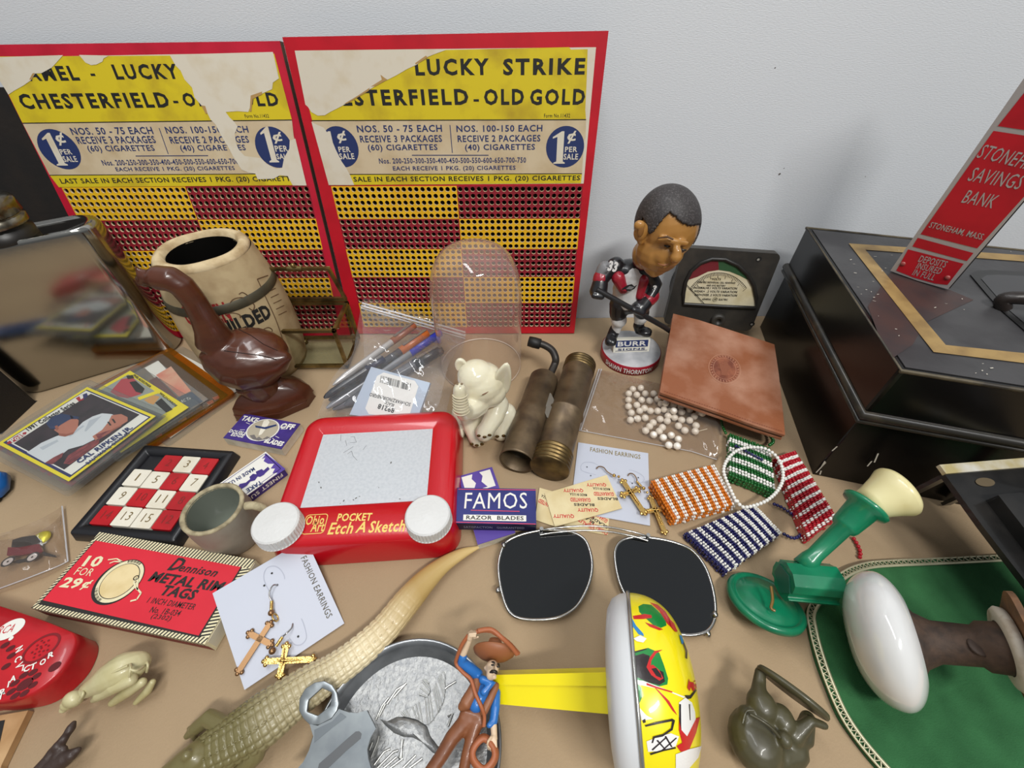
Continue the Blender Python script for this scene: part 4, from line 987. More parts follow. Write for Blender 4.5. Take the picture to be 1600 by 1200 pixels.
b.m(M('seal_mid', (134, 78, 54), .5)); b.poly([sc + Vector((rx * x, sv * y)) for x, y in ((-.1, -.5), (.25, -.45), (.2, -.1), (.4, .15), (.2, .3), (.05, .5), (-.15, .45), (-.1, .2), (-.4, .25), (-.3, -.05), (-.2, -.2))], .0004)
b.build('embossed_seal', wl)

# ---- bag of pearls
film2 = thin('pearl_bag_film', (244, 240, 236), .1, 1.4, .03, 1.0, haze=.05, haze_col=(222, 212, 200), bump=.5, bs=60)
b = MB(film2)
rowp = [((936, 577), (904, 672), .0025), ((972, 585), (955, 681), .005), ((1008, 594), (1005, 690), .0125), ((1045, 604), (1050, 699), .0125), ((1086, 625), (1086, 706), .011), ((1110, 640), (1108, 712), .006), ((1126, 655), (1122, 719), .002)]
sheet(b, [(W(*a, min(z, .006)), W(*c_, min(z, .0035))) for a, c_, z in rowp], 18, .0006, .0012, 5, .007)
sheet(b, [(W(*a, .0007), W(*c_, .0007)) for a, c_, z in rowp], 10, 0, .0006, 2)
bgp = thing('zip_bag', 'small clear zip bag holding the string of pearls, beneath the leather wallet', 'plastic bag', W(1010, 640))
b.build('film', bgp)
b = MB(seal)
for k_ in (.0, .06): b.tube([W(936 + k_ * 60, 577, .0028), W(904 + k_ * 60, 672, .0028)], .0007, 6)
b.tube([W(904, 672, .002), W(1080, 705, .002), W(1120, 718, .002)], .0004, 5); b.build('zip_seal', bgp)
pl = thing('pearl_necklace', 'string of small white pearls heaped in the zip bag', 'necklace', W(1030, 650))
pearl = M('pearl', (236, 228, 214), .12, coat=1.0, var=(244, 238, 230), vs=300)
zs = [(435, 512), (485, 505), (410, 540), (460, 548), (513, 540), (565, 540), (408, 580), (490, 580), (540, 585), (590, 575), (612, 604), (408, 620), (425, 660), (478, 648), (460, 612), (508, 632), (545, 648), (590, 648), (630, 640), (655, 680), (690, 612), (740, 655), (790, 640), (820, 682), (850, 655), (420, 705), (465, 697), (512, 692), (562, 722), (605, 700), (650, 712), (695, 690), (740, 705), (790, 707), (830, 740), (770, 612), (720, 742), (760, 770), (825, 775), (515, 772), (565, 797), (620, 752), (625, 815), (675, 800), (720, 825), (660, 862), (712, 868), (668, 650), (640, 600), (690, 648), (600, 775), (540, 745), (870, 662), (735, 620)]
first = None; grid_ = []
for i, (x, y) in enumerate(zs):
    r = .0029; z = r + .0014
    p = W(880 + x / 4, 480 + y / 4, z)
    for _ in range(4):
        if any((p - g).length < 1.55 * r for g in grid_): z += .9 * r; p = W(880 + x / 4, 480 + y / 4, min(z, .0098))
    grid_.append(p)
    if first is None:
        b = MB(pearl); b.ell(p, r, 16, 10); first = b.build('pearl', pl); p_first = p
    else:
        c = first.copy(); COL.objects.link(c); c.parent = pl; c.location = p - p_first
b = MB(M('pearl_thread', (224, 214, 190), .7)); b.tube(spline([W(1082, 676, .004), W(1090, 674, .003), W(1098, 672, .003), W(1105, 670, .003)], 4), .0003, 5); b.build('thread', pl)

# ================================================================ flat boxes, puzzle, toys in the middle
def slab(px4, z0, z1):
    """box with a rectangular top given by four corner pixels at height z1: returns frame on the top face, w, h"""
    f, w, h = quad(px4, z1); return f, w, h
def fpx(f, l): return [tuple(f.loc(*p)) for p in l]
white_p = M('print_white', (228, 226, 218), .5); ink_r = M('ink_red', (196, 30, 40), .5)
purple = M('purple_card', (64, 44, 128), .5, var=(52, 34, 108), vs=80); purple2 = M('purple_print', (84, 62, 150), .5)
cardw = M('card_white', (214, 208, 192), .7, var=(190, 182, 160), vs=90)

# ---- pocket drawing toy
Z1 = .024
ef, ew, eh = quad([(481, 650), (712, 640), (709, 838), (412, 851)], Z1)
plast = M('toy_red', (190, 12, 28), .28, coat=.3, bump=.06, bs=700)
et = thing('drawing_toy', 'red pocket drawing toy with grey screen and two white knobs', 'drawing toy', ef.P(0, 0, -Z1))
b = MB(plast, ef.M); X, Y = ew / 2, eh / 2
sp = fpx(ef, [(503, 677), (674, 668), (666, 778), (470, 790)]); sx0 = (sp[0][0] + sp[3][0]) / 2; sx1 = (sp[1][0] + sp[2][0]) / 2; sy1 = (sp[0][1] + sp[1][1]) / 2; sy0 = (sp[2][1] + sp[3][1]) / 2
def ring3(x0, y0, x1, y1, r, z, n=6): return [(p.x, p.y, z) for p in rrect(x0, y0, x1, y1, r, n)]
g = .003
b.loft([ring3(-X - g, -Y - g, X + g, Y + g, .014, -Z1 + .0003), ring3(-X - g, -Y - g, X + g, Y + g, .014, -Z1 + .004), ring3(-X - .0005, -Y - .0005, X + .0005, Y + .0005, .0125, -.004), ring3(-X + .0012, -Y + .0012, X - .0012, Y - .0012, .0115, -.0008), ring3(-X + .004, -Y + .004, X - .004, Y - .004, .010, 0),
        ring3(sx0 - .004, sy0 - .0022, sx1 + .004, sy1 + .004, .0012, 0), ring3(sx0 - .0008, sy0 - .0006, sx1 + .0008, sy1 + .0008, .0006, -.0022), ring3(sx0, sy0, sx1, sy1, .0004, -.0024)])
b.build('case', et)
b = MB(M('screen_grey', (196, 200, 204), .42, var=(186, 191, 196), vs=500, metal=.1), ef.M); b.poly(rrect(sx0 - .0004, sy0 - .0004, sx1 + .0004, sy1 + .0004, .0004, 2), -.0021)
b.m(M('screen_scratch', (112, 116, 120), .5))
E1 = lambda l: fpx(ef, [(280 + x * .275, 630 + y * .275) for x, y in l])
for l in ([(968, 182), (990, 180), (1003, 212), (966, 214)], [(928, 272), (980, 240), (985, 235)], [(950, 280), (975, 262), (983, 290), (1008, 316)], [(915, 170), (912, 205)], [(940, 200), (948, 232)], [(1040, 255), (1060, 230)]): b.pline(E1(l), .00028, -.0020)
b.m(M('screen_mark', (90, 88, 84), .6))
for x, y, r in ((1200, 328, .0009), (930, 545, .0008), (1000, 530, .0008), (985, 540, .0006), (1250, 535, .0006), (1020, 520, .0005), (800, 470, .0008), (788, 440, .0007), (1130, 470, .0004), (910, 560, .0004)):
    p = E1([(x, y)])[0]; b.disc(p, r, r * .55, -.0020, 8, R.uniform(0, 3))
b.build('screen', et, label='silvery grey screen with faint scratches')
gold_p = M('gold_print', (232, 200, 110), .35, metal=.4)
b = MB(gold_p, ef.M)
def EtT(s, a, c_, h, bold=.03, sh=0.0): 
    p = E1([a, c_]); k = (ew / 230) * .275; b.text(s, p[0], p[1], h * k, .0002, bold, sh)
EtT('POCKET', (900, 650), (1095, 646), 40, .03); EtT('Etch', (850, 714), (990, 708), 58, .02, .15); EtT('A', (1005, 706), (1062, 703), 54, .02, .25); EtT('Sketch', (1080, 704), (1285, 696), 58, .02, .15)
lg = E1([(700, 745), (830, 740), (842, 632), (716, 634)]); c = sum((Vector(p) for p in lg), Vector((0, 0))) / 4
lx = (Vector(lg[1]) - Vector(lg[0])).length; ly = (Vector(lg[3]) - Vector(lg[0])).length
o1 = rrect(c.x - lx / 2, c.y - ly / 2, c.x + lx / 2, c.y + ly / 2, .0022, 4); o2 = rrect(c.x - lx / 2 + .0005, c.y - ly / 2 + .0005, c.x + lx / 2 - .0005, c.y + ly / 2 - .0005, .0018, 4); n = len(o1)
b.add([(p.x, p.y, .0002) for p in o1 + o2], [(i, (i + 1) % n, n + (i + 1) % n, n + i) for i in range(n)], False)
EtT('Ohio', (722, 668), (826, 662), 46, .02); EtT('Art', (752, 704), (826, 700), 50, .02); EtT('®', (1290, 675), (1304, 674), 14, .0)
b.build('lettering', et, label='gold lettering')
knobm = M('knob_white', (210, 210, 208), .4, bump=.25, bs=500)
for px, py in ((430, 816), (668, 804)):
    p = W(px, py, Z1 + .0095); b = MB(knobm); b.at(Matrix.Translation((p.x, p.y, Z1 + .0006)))
    n = 84; RK = .0140; rg = []
    for r, z, k in ((RK * .8, -.002, 0), (RK, .0003, 0), (RK, .001, 1), (RK * .99, .0075, 1), (RK * .965, .0086, 0), (RK * .9, .0094, 0), (RK * .06, .0102, 0)):
        rg.append([((r - (.0007 if (j % 2 and k) else 0)) * math.cos(2 * PI * j / n), (r - (.0007 if (j % 2 and k) else 0)) * math.sin(2 * PI * j / n), z) for j in range(n)])
    b.loft(rg, smooth=False); b.build('knob', et, label='white ribbed knob')

# ---- sliding number puzzle
pf, pw_, ph_ = quad([(225, 696), (367, 703), (270, 848), (107, 832)], .0082)
blk = M('puzzle_black', (26, 26, 30), .38, coat=.1)
pz = thing('sliding_puzzle', 'black framed sliding number puzzle with red and white tiles', 'puzzle', pf.P(0, 0, -.0082))
b = MB(blk, pf.M); X, Y = pw_ / 2, ph_ / 2; m_ = .0072
b.loft([ring3(-X - .0012, -Y - .0012, X + .0012, Y + .0012, .002, -.0080), ring3(-X, -Y, X, Y, .002, -.0008), ring3(-X + .0006, -Y + .0006, X - .0006, Y - .0006, .0016, 0), ring3(-X + m_ - .001, -Y + m_ - .001, X - m_ + .001, Y - m_ + .001, .001, 0), ring3(-X + m_, -Y + m_, X - m_, Y - m_, .0008, -.004)])
b.build('frame', pz)
tw_ = (2 * X - 2 * m_) / 4; th_ = (2 * Y - 2 * m_) / 4
redt = M('tile_red', (186, 26, 34), .35, var=(164, 20, 28), vs=60); whit = M('tile_white', (226, 220, 204), .4, var=(206, 196, 170), vs=50, lo=.5, hi=.85)
ink_g = M('tile_ink_brown', (112, 92, 52), .6); ink_d = M('tile_ink_dark', (124, 34, 30), .6)
lay = [[None, ('2', 1), ('3', 0), ('4', 1)], [('1', 0), ('5', 0), ('6', 1), ('7', 0)], [('9', 0), ('10', 1), ('11', 0), ('8', 1)], [('14', 1), ('13', 0), ('15', 0), ('12', 1)]]
for j in range(4):
    for i in range(4):
        if not lay[j][i]: continue
        s, rd = lay[j][i]
        x0 = -X + m_ + i * tw_ + R.uniform(.0002, .0005); y0 = Y - m_ - (j + 1) * th_ + R.uniform(.0002, .0006)
        if s == '1': y0 += .001
        b = MB(redt if rd else whit, pf.M); b.prism(rrect(x0, y0, x0 + tw_ - .0007, y0 + th_ - .0008, .0009, 3), -.0038, -.0006)
        b.m(ink_d if rd else ink_g); cx, cy = x0 + tw_ / 2, y0 + th_ / 2; hw = tw_ * (.20 if len(s) == 2 else .11)
        if s == '1': hw *= .35
        b.text(s, (cx - hw, cy), (cx + hw, cy), th_ * .42, -.00045, -.005)
        b.build('tile', pz, label=('red' if rd else 'white') + ' tile numbered ' + s, bevel=0)

# ---- box of metal rim tags
ZD = .0125
df, dw, dh = quad([(156, 834), (399, 872), (322, 1005), (45, 951)], ZD)
dn = thing('tag_box', 'flat red card box of metal rim tags with striped border', 'card box', df.P(0, 0, -ZD))
stripec = M('box_cream', (224, 214, 176), .6); stripeb = M('box_black', (34, 30, 28), .6); boxred = M('box_red', (212, 34, 52), .55, var=(204, 30, 48), vs=30)
DX = lambda l: fpx(df, [(x * .25, 780 + y * .25) for x, y in l])
b = MB(stripec, df.M); X, Y = dw / 2, dh / 2
b.box(-X, -Y, -ZD + .0004, X, Y, 0)
b.m(stripeb); pn = DX([(600, 270), (1510, 415), (1250, 845), (240, 655)]); px0 = (pn[0][0] + pn[3][0]) / 2; px1 = (pn[1][0] + pn[2][0]) / 2; py1 = (pn[0][1] + pn[1][1]) / 2; py0 = (pn[2][1] + pn[3][1]) / 2
N = 52
for k in range(N):
    x = -X + (2 * X) * (k + .5) / N; t = X / N * .8
    for y0, y1 in ((py1, Y), (-Y, py0)): b.poly([(x - t / 2 - .0008, y0), (x + t / 2 - .0008, y0), (x + t / 2 + .0008, y1), (x - t / 2 + .0008, y1)], .0001)
    # the border runs down over the front edge
    b.add([(x - t / 2 - .0008, -Y - .00005, 0), (x + t / 2 - .0008, -Y - .00005, 0), (x + t / 2 - .0008, -Y - .00005, -.004), (x - t / 2 - .0008, -Y - .00005, -.004)], [(0, 3, 2, 1)], False)
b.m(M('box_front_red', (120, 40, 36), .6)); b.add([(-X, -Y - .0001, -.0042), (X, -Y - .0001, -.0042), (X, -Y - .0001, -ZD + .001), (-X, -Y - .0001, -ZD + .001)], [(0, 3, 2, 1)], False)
b.m(stripeb)
N2 = 20
for k in range(N2):
    y = py0 + (py1 - py0) * (k + .5) / N2; t = (py1 - py0) / N2 * .46
    for x0, x1 in ((-X, px0), (px1, X)): b.poly([(x0, y - t / 2 - .0012), (x1, y - t / 2 + .0008), (x1, y + t / 2 + .0008), (x0, y + t / 2 - .0012)], .0001)
b.poly([(px0 - .0006, py0 - .0008), (px1 + .0009, py0 - .0008), (px1 + .0009, py1), (px0 - .0006, py1)], .0002)
b.m(boxred); b.poly([(px0, py0 + .0014), (px1, py0), (px1, py1), (px0, py1)], .0003)
def DT(s, a, c_, h, bold=.03, sh=0.0): b.ptext(df, s, (a[0] * .25, 780 + a[1] * .25), (c_[0] * .25, 780 + c_[1] * .25), h * .25, .0005, bold * .7, sh)
b.m(stripec); DT('10', (535, 388), (640, 392), 70, .05); DT('FOR', (480, 450), (585, 460), 50, .0); DT('29', (395, 520), (512, 530), 70, .05); DT('\u00a2', (520, 535), (566, 540), 70, .03)
b.m(stripeb)
DT('D', (1070, 405), (1150, 412), 84, .04, .3); DT('ennison', (1128, 428), (1362, 465), 52, .03, .3); DT('METAL RIM', (945, 482), (1400, 552), 68, .055, .15); DT('TAGS', (1020, 568), (1230, 602), 72, .055, .15)
DT('1 INCH DIAMETER', (930, 630), (1222, 676), 40, .01, .1); DT('No. 1B-034', (945, 690), (1130, 716), 40, .01, .1); DT('(2302)', (950, 735), (1070, 752), 40, .01, .1)
tc_ = Vector(DX([(752, 512)])[0]); ra_ = min((Vector(DX([(905, 400)])[0]) - tc_).length, (Vector(DX([(600, 625)])[0]) - tc_).length); kk = ra_ / .0205
b.disc(tc_ + Vector((-.0012, -.0010)) * kk, ra_ * 1.05, ra_ * 1.03, .0004, 40); b.m(stripec); b.disc(tc_, ra_, ra_, .0005, 40); b.m(stripeb); b.ring(tc_, ra_ * 1.01, ra_ * 1.01, .0004, .0006, 40); b.ring(tc_, ra_ * .82, ra_ * .82, .0004, .0006, 40)
b.m(M('tag_cream', (224, 204, 156), .7, var=(208, 184, 130), vs=70)); b.disc(tc_, ra_ * .79, ra_ * .79, .00065, 40)
b.m(stripeb)
for k in range(26):
    a = (1.2 + k * .06) if k < 13 else (3.7 + (k - 13) * .07); b.line(tc_ + ra_ * .86 * Vector((math.cos(a), math.sin(a))), tc_ + ra_ * .98 * Vector((math.cos(a), math.sin(a))), .0002 + .0003 * (k % 3 == 0), .0007)
sx_ = DX([(858, 492), (866, 520), (862, 560), (886, 590), (860, 630), (820, 640)]); b.m(stripec); b.pline(sx_, .0009, .0008); b.pline(DX([(856, 492), (842, 520), (850, 548), (866, 570)]), .0009, .0008)
b.m(stripeb); b.ring(Vector(DX([(856, 495)])[0]), .0016, .0015, .0005, .0009, 14); b.m(stripec); b.pline(DX([(770, 395), (735, 375), (680, 382)]), .0007, .0008); b.pline(DX([(770, 395), (720, 392), (690, 404)]), .0007, .0008)
b.build('sleeve', dn)
b = MB(M('tray_card', (216, 208, 184), .7), df.M); b.box(X - .0006, -Y + .0014, -ZD + .0016, X + .0002, Y - .0014, -.0012); b.build('tray', dn, label='cream inner tray end')

# ---- razor blade boxes
def blade_box(label, px4, z, zb, top, sidem, group='purple razor blade boxes'):
    f, w, h = quad(px4, z)
    t = thing('razor_blade_box', label, 'razor blade box', f.P(0, 0, zb - z), group)
    b = MB(sidem, f.M); b.box(-w / 2, -h / 2, -(z - zb) + .0003, w / 2, h / 2, -.0004); b.m(top); b.box(-w / 2, -h / 2, -.0004, w / 2, h / 2, 0)
    return f, w, h, t, b
f, w, h, t, b = blade_box('purple razor blade box with an aeroplane in an oval, by the duck base', [(383, 645), (468, 663), (440, 702), (349, 684)], .0085, 0, purple, cardw)
A1 = lambda l: fpx(f, [(280 + x * .275, 630 + y * .275) for x, y in l])
def AT(s, a, c_, h_, bold=.04, sh=0.0): b.ptext(f, s, (280 + a[0] * .275, 630 + a[1] * .275), (280 + c_[0] * .275, 630 + c_[1] * .275), h_ * .275, .0003, bold, sh)
b.m(white_p); AT('TAKE', (360, 84), (448, 100), 30, .05); AT('OFF', (578, 128), (655, 138), 34, .05); AT('DOUBLE', (288, 158), (382, 174), 20, .03); AT('EDGE', (298, 178), (368, 190), 18, .03); AT('BLADES', (490, 212), (592, 234), 30, .05)
cc = Vector(A1([(476, 152)])[0]); b.disc(cc, w * .255, h * .43, .0002, 32); b.m(M('oval_buff', (176, 166, 146), .6)); b.disc(cc, w * .235, h * .40, .0003, 32)
b.m(M('plane_cream', (226, 220, 204), .6)); b.poly(A1([(482, 100), (505, 95), (515, 110), (492, 150), (470, 178), (452, 186), (455, 170)]), .0004); b.m(ink_n); b.poly(A1([(432, 128), (486, 138), (552, 122), (556, 130), (490, 150), (436, 140)]), .0005)
b.m(M('city_dark', (112, 106, 104), .6)); b.poly(A1([(400, 185), (428, 180), (440, 200), (455, 192), (474, 206), (500, 190), (520, 196), (500, 206), (450, 214), (420, 208)]), .00035)
b.m(white_p)
for a in (-.5, -.3, .3, .5, 2.7, 2.9, 3.4, 3.6): b.line(cc + Vector((w * .28 * math.cos(a), h * .47 * math.sin(a))), cc + Vector((w * .36 * math.cos(a), h * .6 * math.sin(a))), .0004, .0003)
b.build('carton', t)
f, w, h, t, b = blade_box('white and purple razor blade box lying behind the little grey cup', [(306, 778), (416, 708), (446, 733), (338, 806)], .0085, 0, white_p, purple)
b.m(purple2); b.poly(A1([(492, 285), (605, 375), (545, 415), (560, 395), (530, 400), (545, 372), (520, 372), (540, 345), (505, 345), (480, 330), (490, 310), (470, 318), (485, 300)]), .0002)
b.m(purple); b.poly(A1([(505, 362), (515, 375), (490, 398), (482, 408), (460, 420), (446, 418), (430, 440), (405, 446), (385, 470), (350, 492), (330, 488), (345, 460), (380, 452), (404, 432), (400, 420), (420, 402), (440, 405), (436, 390), (470, 375), (480, 384)]), .0003)
def line_r(s, a, c_, h_, bold=.03): b.ptext(f, s, (280 + a[0] * .275, 630 + a[1] * .275), (280 + c_[0] * .275, 630 + c_[1] * .275), h_ * .275, .0003, bold)
b.m(ink_n); line_r('MADE IN U.S.A.', (428, 372), (248, 482), 24); line_r('TAKE', (470, 448), (385, 500), 28)
b.m(purple); b.pline([(-w / 2 + .0015, -h / 2 + .0015), (w / 2 - .0015, -h / 2 + .0015), (w / 2 - .0015, h / 2 - .0015), (-w / 2 + .0015, h / 2 - .0015), (-w / 2 + .0015, -h / 2 + .0015)], .0004, .0002)
b.at(Frame(f.P(0, -h / 2 - .0002, -.004), f.ex, (0, 0, 1)).M); b.m(white_p); b.text('FINEST SURGICAL', (w / 2 - .003, .0), (-w / 2 + .004, 0), .0035, .0001, .02)
b.build('carton', t)
f, w, h, t, b = blade_box('purple razor blade box pinned underneath the blue one with big white capitals', [(714, 747), (767, 728), (808, 836), (748, 846)], .0068, 0, purple2, cardw)
b.m(white_p); b.poly([(-w * .42, h * .47), (w * .42, h * .47), (w * .42, h * .2), (-w * .42, h * .2)], .0001); b.m(purple2); b.poly([(-w * .1, h * .47), (w * .1, h * .47), (w * .16, h * .4), (w * .08, h * .32), (w * .2, h * .22), (-w * .2, h * .22), (-w * .08, h * .32), (-w * .16, h * .4)], .0002)
b.build('carton', t)
fm, fw_, fh_ = quad([(712, 762), (837, 764), (838, 821), (706, 816)], .0158)
t = thing('razor_blade_box', 'dark blue razor blade box with big white capitals, lying on the purple one', 'razor blade box', fm.P(0, 0, -.0088), None)
famb = M('famos_blue', (38, 44, 118), .4, var=(30, 34, 100), vs=60); famd = M('famos_dark', (24, 24, 56), .45); pink = M('famos_pink', (214, 70, 96), .5)
b = MB(famd, fm.M); b.box(-fw_ / 2, -fh_ / 2, -.0086, fw_ / 2, fh_ / 2, -.0003); b.m(famb); b.box(-fw_ / 2, -fh_ / 2, -.0003, fw_ / 2, fh_ / 2, 0)
Fx = lambda p: (680 + p[0] * .225, 680 + p[1] * .225)
def FT_(s, a, c_, h_, bold=.03): b.ptext(fm, s, Fx(a), Fx(c_), h_ * .225, .0003, bold)
b.m(white_p); FT_('FAMOS', (206, 455), (638, 455), 112, .0); b.poly(fpx(fm, [Fx(p) for p in ((196, 552), (632, 558), (632, 600), (194, 592))]), .0002); b.m(ink_b); FT_('RAZOR  BLADES', (216, 572), (614, 578), 28, .02)
b.m(pink)
for a, c_ in (((160, 376), (697, 382)), ((248, 522), (586, 530)), ((130, 604), (698, 618))): b.line(*fpx(fm, [Fx(a), Fx(c_)]), .0005, .0002)
b.at(Frame(fm.P(0, -fh_ / 2 - .0001, -.0045), fm.ex, (0, 0, 1)).M); b.m(M('famos_grey', (146, 146, 170), .5)); b.text('SATISFACTION   GUARANTEED', (-fw_ * .36, 0), (fw_ * .36, 0), .0026, .0001, .0)
b.build('carton', t, bevel=0)

# ---- waxed blade envelopes
wax = M('wax_paper', (220, 204, 160), .5, var=(208, 188, 140), vs=60)
wred = M('wax_red', (196, 44, 48), .5)
def envelope(label, px4, z, dz):
    f, w, h = quad(px4, z + dz); q = fpx(f, px4)
    b = MB(wax, f.M); b.prism(q, -dz, 0)
    e = Vector(q[3]) - Vector(q[2]); lines = [('QUALITY', wred, .15), ('BLADES', ink_b, .12), ('GUARANTEED', wred, .15), ('MADE IN U.S.A.', ink_b, .09)]
    # text runs upside down across the paper, in slanting columns
    k = 0; y = -h / 2 + .0022
    while y < h / 2 - .001:
        s, m_, sz = lines[k % 4]; b.m(m_)
        for x in (w * .46, w * .10, -w * .26):
            L = .0135 if s != 'MADE IN U.S.A.' else .0115
            a = Vector((x - (y * .25), y + .0012)); c_ = a + Vector((-L, .0040))
            if inside(a.x, a.y, q) and inside(c_.x, c_.y, q): b.text(s, a, c_, .0031 if m_ is wred else .0021, .0001, .03)
        y += .0042; k += 1
    return b.build('blade_envelope', None, label=label, cat='paper envelope', group='waxed blade envelopes')
envelope('waxed blade envelope slanting out from beneath the others, its corner on the earring card side', [(905, 782), (952, 802), (950, 836), (880, 824)], .0003, .0005)
envelope('waxed blade envelope touching the dark blue razor blade box', [(843, 762), (872, 770), (868, 823), (836, 812)], .0010, .0005)
envelope('waxed blade envelope printed in red, topmost of the fan and reaching over the earring card', [(851, 771), (948, 742), (972, 794), (867, 823)], .0022, .0006)

# ---- little cup
clay = M('cup_clay', (146, 140, 126), .6, var=(116, 104, 92), vs=40, lo=.45, hi=.75, bump=.15, bs=200); clay_r = M('cup_rim', (176, 164, 132), .8, var=(130, 118, 92), vs=200, bump=.4, bs=400); glz = M('cup_glaze', (112, 118, 108), .2, coat=.5)
cb = W(373, 836); cT = None
cup = thing('miniature_cup', 'miniature grey clay cup with a rough rim, by the white knob', 'cup', cb)
hc = .0355; T = Matrix.Translation(cb)
def cr(z): return .0168 + .0012 * math.sin(min(z / hc, 1) * 2.6)
b = MB(clay, T); b.lathe([(0, .0004), (.0150, .0004), (.0162, .002)] + [(cr(z), z) for z in [.004 + (hc - .005) * i / 10 for i in range(11)]], 44); b.build('body', cup)
b = MB(clay_r, T); b.lathe([(cr(hc), hc - .0015), (cr(hc) + .0003, hc - .0004), (cr(hc) - .0008, hc + .0003), (cr(hc) - .0022, hc), (cr(hc) - .0026, hc - .002)], 44); b.build('rim', cup)
b = MB(glz, T); b.lathe([(cr(hc) - .0025, hc - .001), (cr(hc) - .003, hc * .4), (.010, .004), (0, .0036)], 40); b.build('glazed_inside', cup)
b = MB(clay_r); hd = [cb + V3(.0155, .003, hc - .004), cb + V3(.021, .0035, hc - .004), cb + V3(.0255, .004, hc - .008), cb + V3(.0255, .004, hc - .016), cb + V3(.021, .003, hc - .023), cb + V3(.0155, .003, hc - .025)]
b.tube(spline(hd, 5), .0026, 10); b.build('handle', cup)

# ---- sunglasses (clip-on)
lens = M('lens_dark', (13, 15, 17), .03, spec=.6, coat=.6); wire = M('wire_steel', (176, 174, 170), .2, metal=1.0)
sg = thing('clip_on_sunglasses', 'dark square clip-on sunglasses with thin wire rims', 'sunglasses', W(945, 900))
LL = [(792, 846), (815, 835), (849, 828), (882, 829), (905, 836), (918, 850), (925, 878), (922, 906), (910, 934), (896, 952), (874, 964), (846, 968), (818, 967), (800, 960), (789, 942), (781, 910), (779, 882), (784, 860)]
LR = [(961, 862), (972, 844), (996, 839), (1031, 842), (1062, 850), (1084, 862), (1103, 888), (1115, 925), (1118, 958), (1112, 978), (1098, 989), (1072, 992), (1042, 984), (1012, 966), (990, 946), (975, 925), (965, 898)]
for l in (LL, LR):
    zt, zb_ = .0105, .0045; ys = [p[1] for p in l]; y0, y1 = min(ys), max(ys)
    pts = [W(x, y, zt + (zb_ - zt) * (y - y0) / (y1 - y0)) for x, y in l]; pts = spline(pts, 4, True); c = sum(pts, V3(0, 0, 0)) / len(pts)
    b = MB(lens); rings = [[c + (p - c) * k + V3(0, 0, d) for p in pts] for k, d in ((1, 0), (.97, .00005), (.85, .0001), (.65, .00018), (.4, .00024), (.15, .0003), (.02, .0003))]
    b.loft(rings, True); b.loft([[p - V3(0, 0, .0012) for p in pts], pts], True); b.build('lens', sg)
    b = MB(wire); b.tube([p - V3(0, 0, .0003) for p in pts], .0010, 8, closed=True); b.build('rim', sg)
b = MB(wire)
for dz, dp in ((.0135, 0), (.0128, 7)):
    b.tube(spline([W(844, 829 + dp, .0115), W(868, 825 + dp, dz), W(905, 822 + dp, dz), W(945, 823 + dp, dz), W(985, 830 + dp, dz), W(1012, 838 + dp, .0115)], 6), .0006, 8)
b.build('bridge_wire', sg)
for px, py, z in ((846, 828, .012), (1012, 838, .012)):
    b = MB(wire); p = W(px, py, z); b.tube([p + V3(0, 0, -.002), p + V3(0, 0, .002)], .0013, 8); b.build('bridge_post', sg)
for px, py, z in ((778, 922, .006), (1117, 960, .0065), (787, 852, .0095), (1106, 990, .004)):
    b = MB(wire); p = W(px, py, z); b.ell(p, (.0017, .0021, .0017), 10, 8); b.build('clip_prong', sg)

# ---- beaded pouches
bead_w = M('bead_white', (232, 230, 224), .25, coat=.3); bead_o = M('bead_orange', (206, 112, 18), .18, coat=.5); bead_g = M('bead_green', (18, 92, 34), .15, coat=.5); bead_r = M('bead_red', (172, 18, 34), .15, coat=.5); bead_n = M('bead_navy', (26, 26, 84), .15, coat=.5)
def pouch(label, px4, col, nx, ny, z, along, zb=.0008, band=(2, 2)):
    """beadwork in a grid; along='x': stripes run along local x"""
    f, w, h = quad(px4, z); q = fpx(f, px4); Q = [Vector(p) for p in q]
    def G(s, t_): return Q[0].lerp(Q[1], s).lerp(Q[3].lerp(Q[2], s), t_)
    t = thing('beaded_pouch', label, 'beaded pouch', f.P(0, 0, -z), 'striped beaded pouches')
    b = MB(col, f.M); per = band[0] + band[1]
    def bead(p, rx, ry, rz, zz, rot):
        c = math.cos(rot); s_ = math.sin(rot); A = Matrix(((c, -s_, 0), (s_, c, 0), (0, 0, 1))); b.ell((p.x, p.y, zz), (rx, ry, rz), 8, 5, A)
    ax = (Q[1] - Q[0]); rot = math.atan2(ax.y, ax.x)
    for i in range(nx):
        for j in range(ny):
            k = (j if along == 'x' else i) % per
            b.m(col if k < band[0] else bead_w)
            s, u = (i + .5) / nx, (j + .5) / ny
            p = G(s, u) + Vector((R.gauss(0, .00012), R.gauss(0, .00012)))
            bul = .0016 * math.sin(PI * s) * math.sin(PI * u)
            bead(p, w / nx * .5, h / ny * .5, .0011, -.0010 + bul, rot)
            if i in (0, nx - 1) or j == ny - 1: 
                for zz in (-(z - zb) * .45, -(z - zb) * .85): bead(p + Vector((R.gauss(0, .0003), R.gauss(0, .0003))), w / nx * .52, h / ny * .52, .0012, zz, rot)
    b.build('beadwork', t)
    b = MB(col, f.M); c = sum(Q, Vector((0, 0))) / 4; b.prism([c + (p - c) * .95 for p in Q], -z + zb, -.0014); b.build('lining', t)
    return t
def strand(par, pts, mat, r, name='bead_strand', closed=False):
    """a string of seed beads along a path"""
    b = MB(mat); P = spline(pts, 10, closed); d = 0; last = P[0]; acc = 0
    for p in P[1:] + ([P[0]] if closed else []):
        seg = p - last
        while acc + seg.length >= 1.95 * r:
            t_ = (1.95 * r - acc) / seg.length; q = last + seg * t_
            b.ell(q, (r * 1.0, r * 1.0, r * 1.0), 8, 5); last = q; seg = p - last; acc = 0
        acc += seg.length; last = p
    return b.build(name, par)
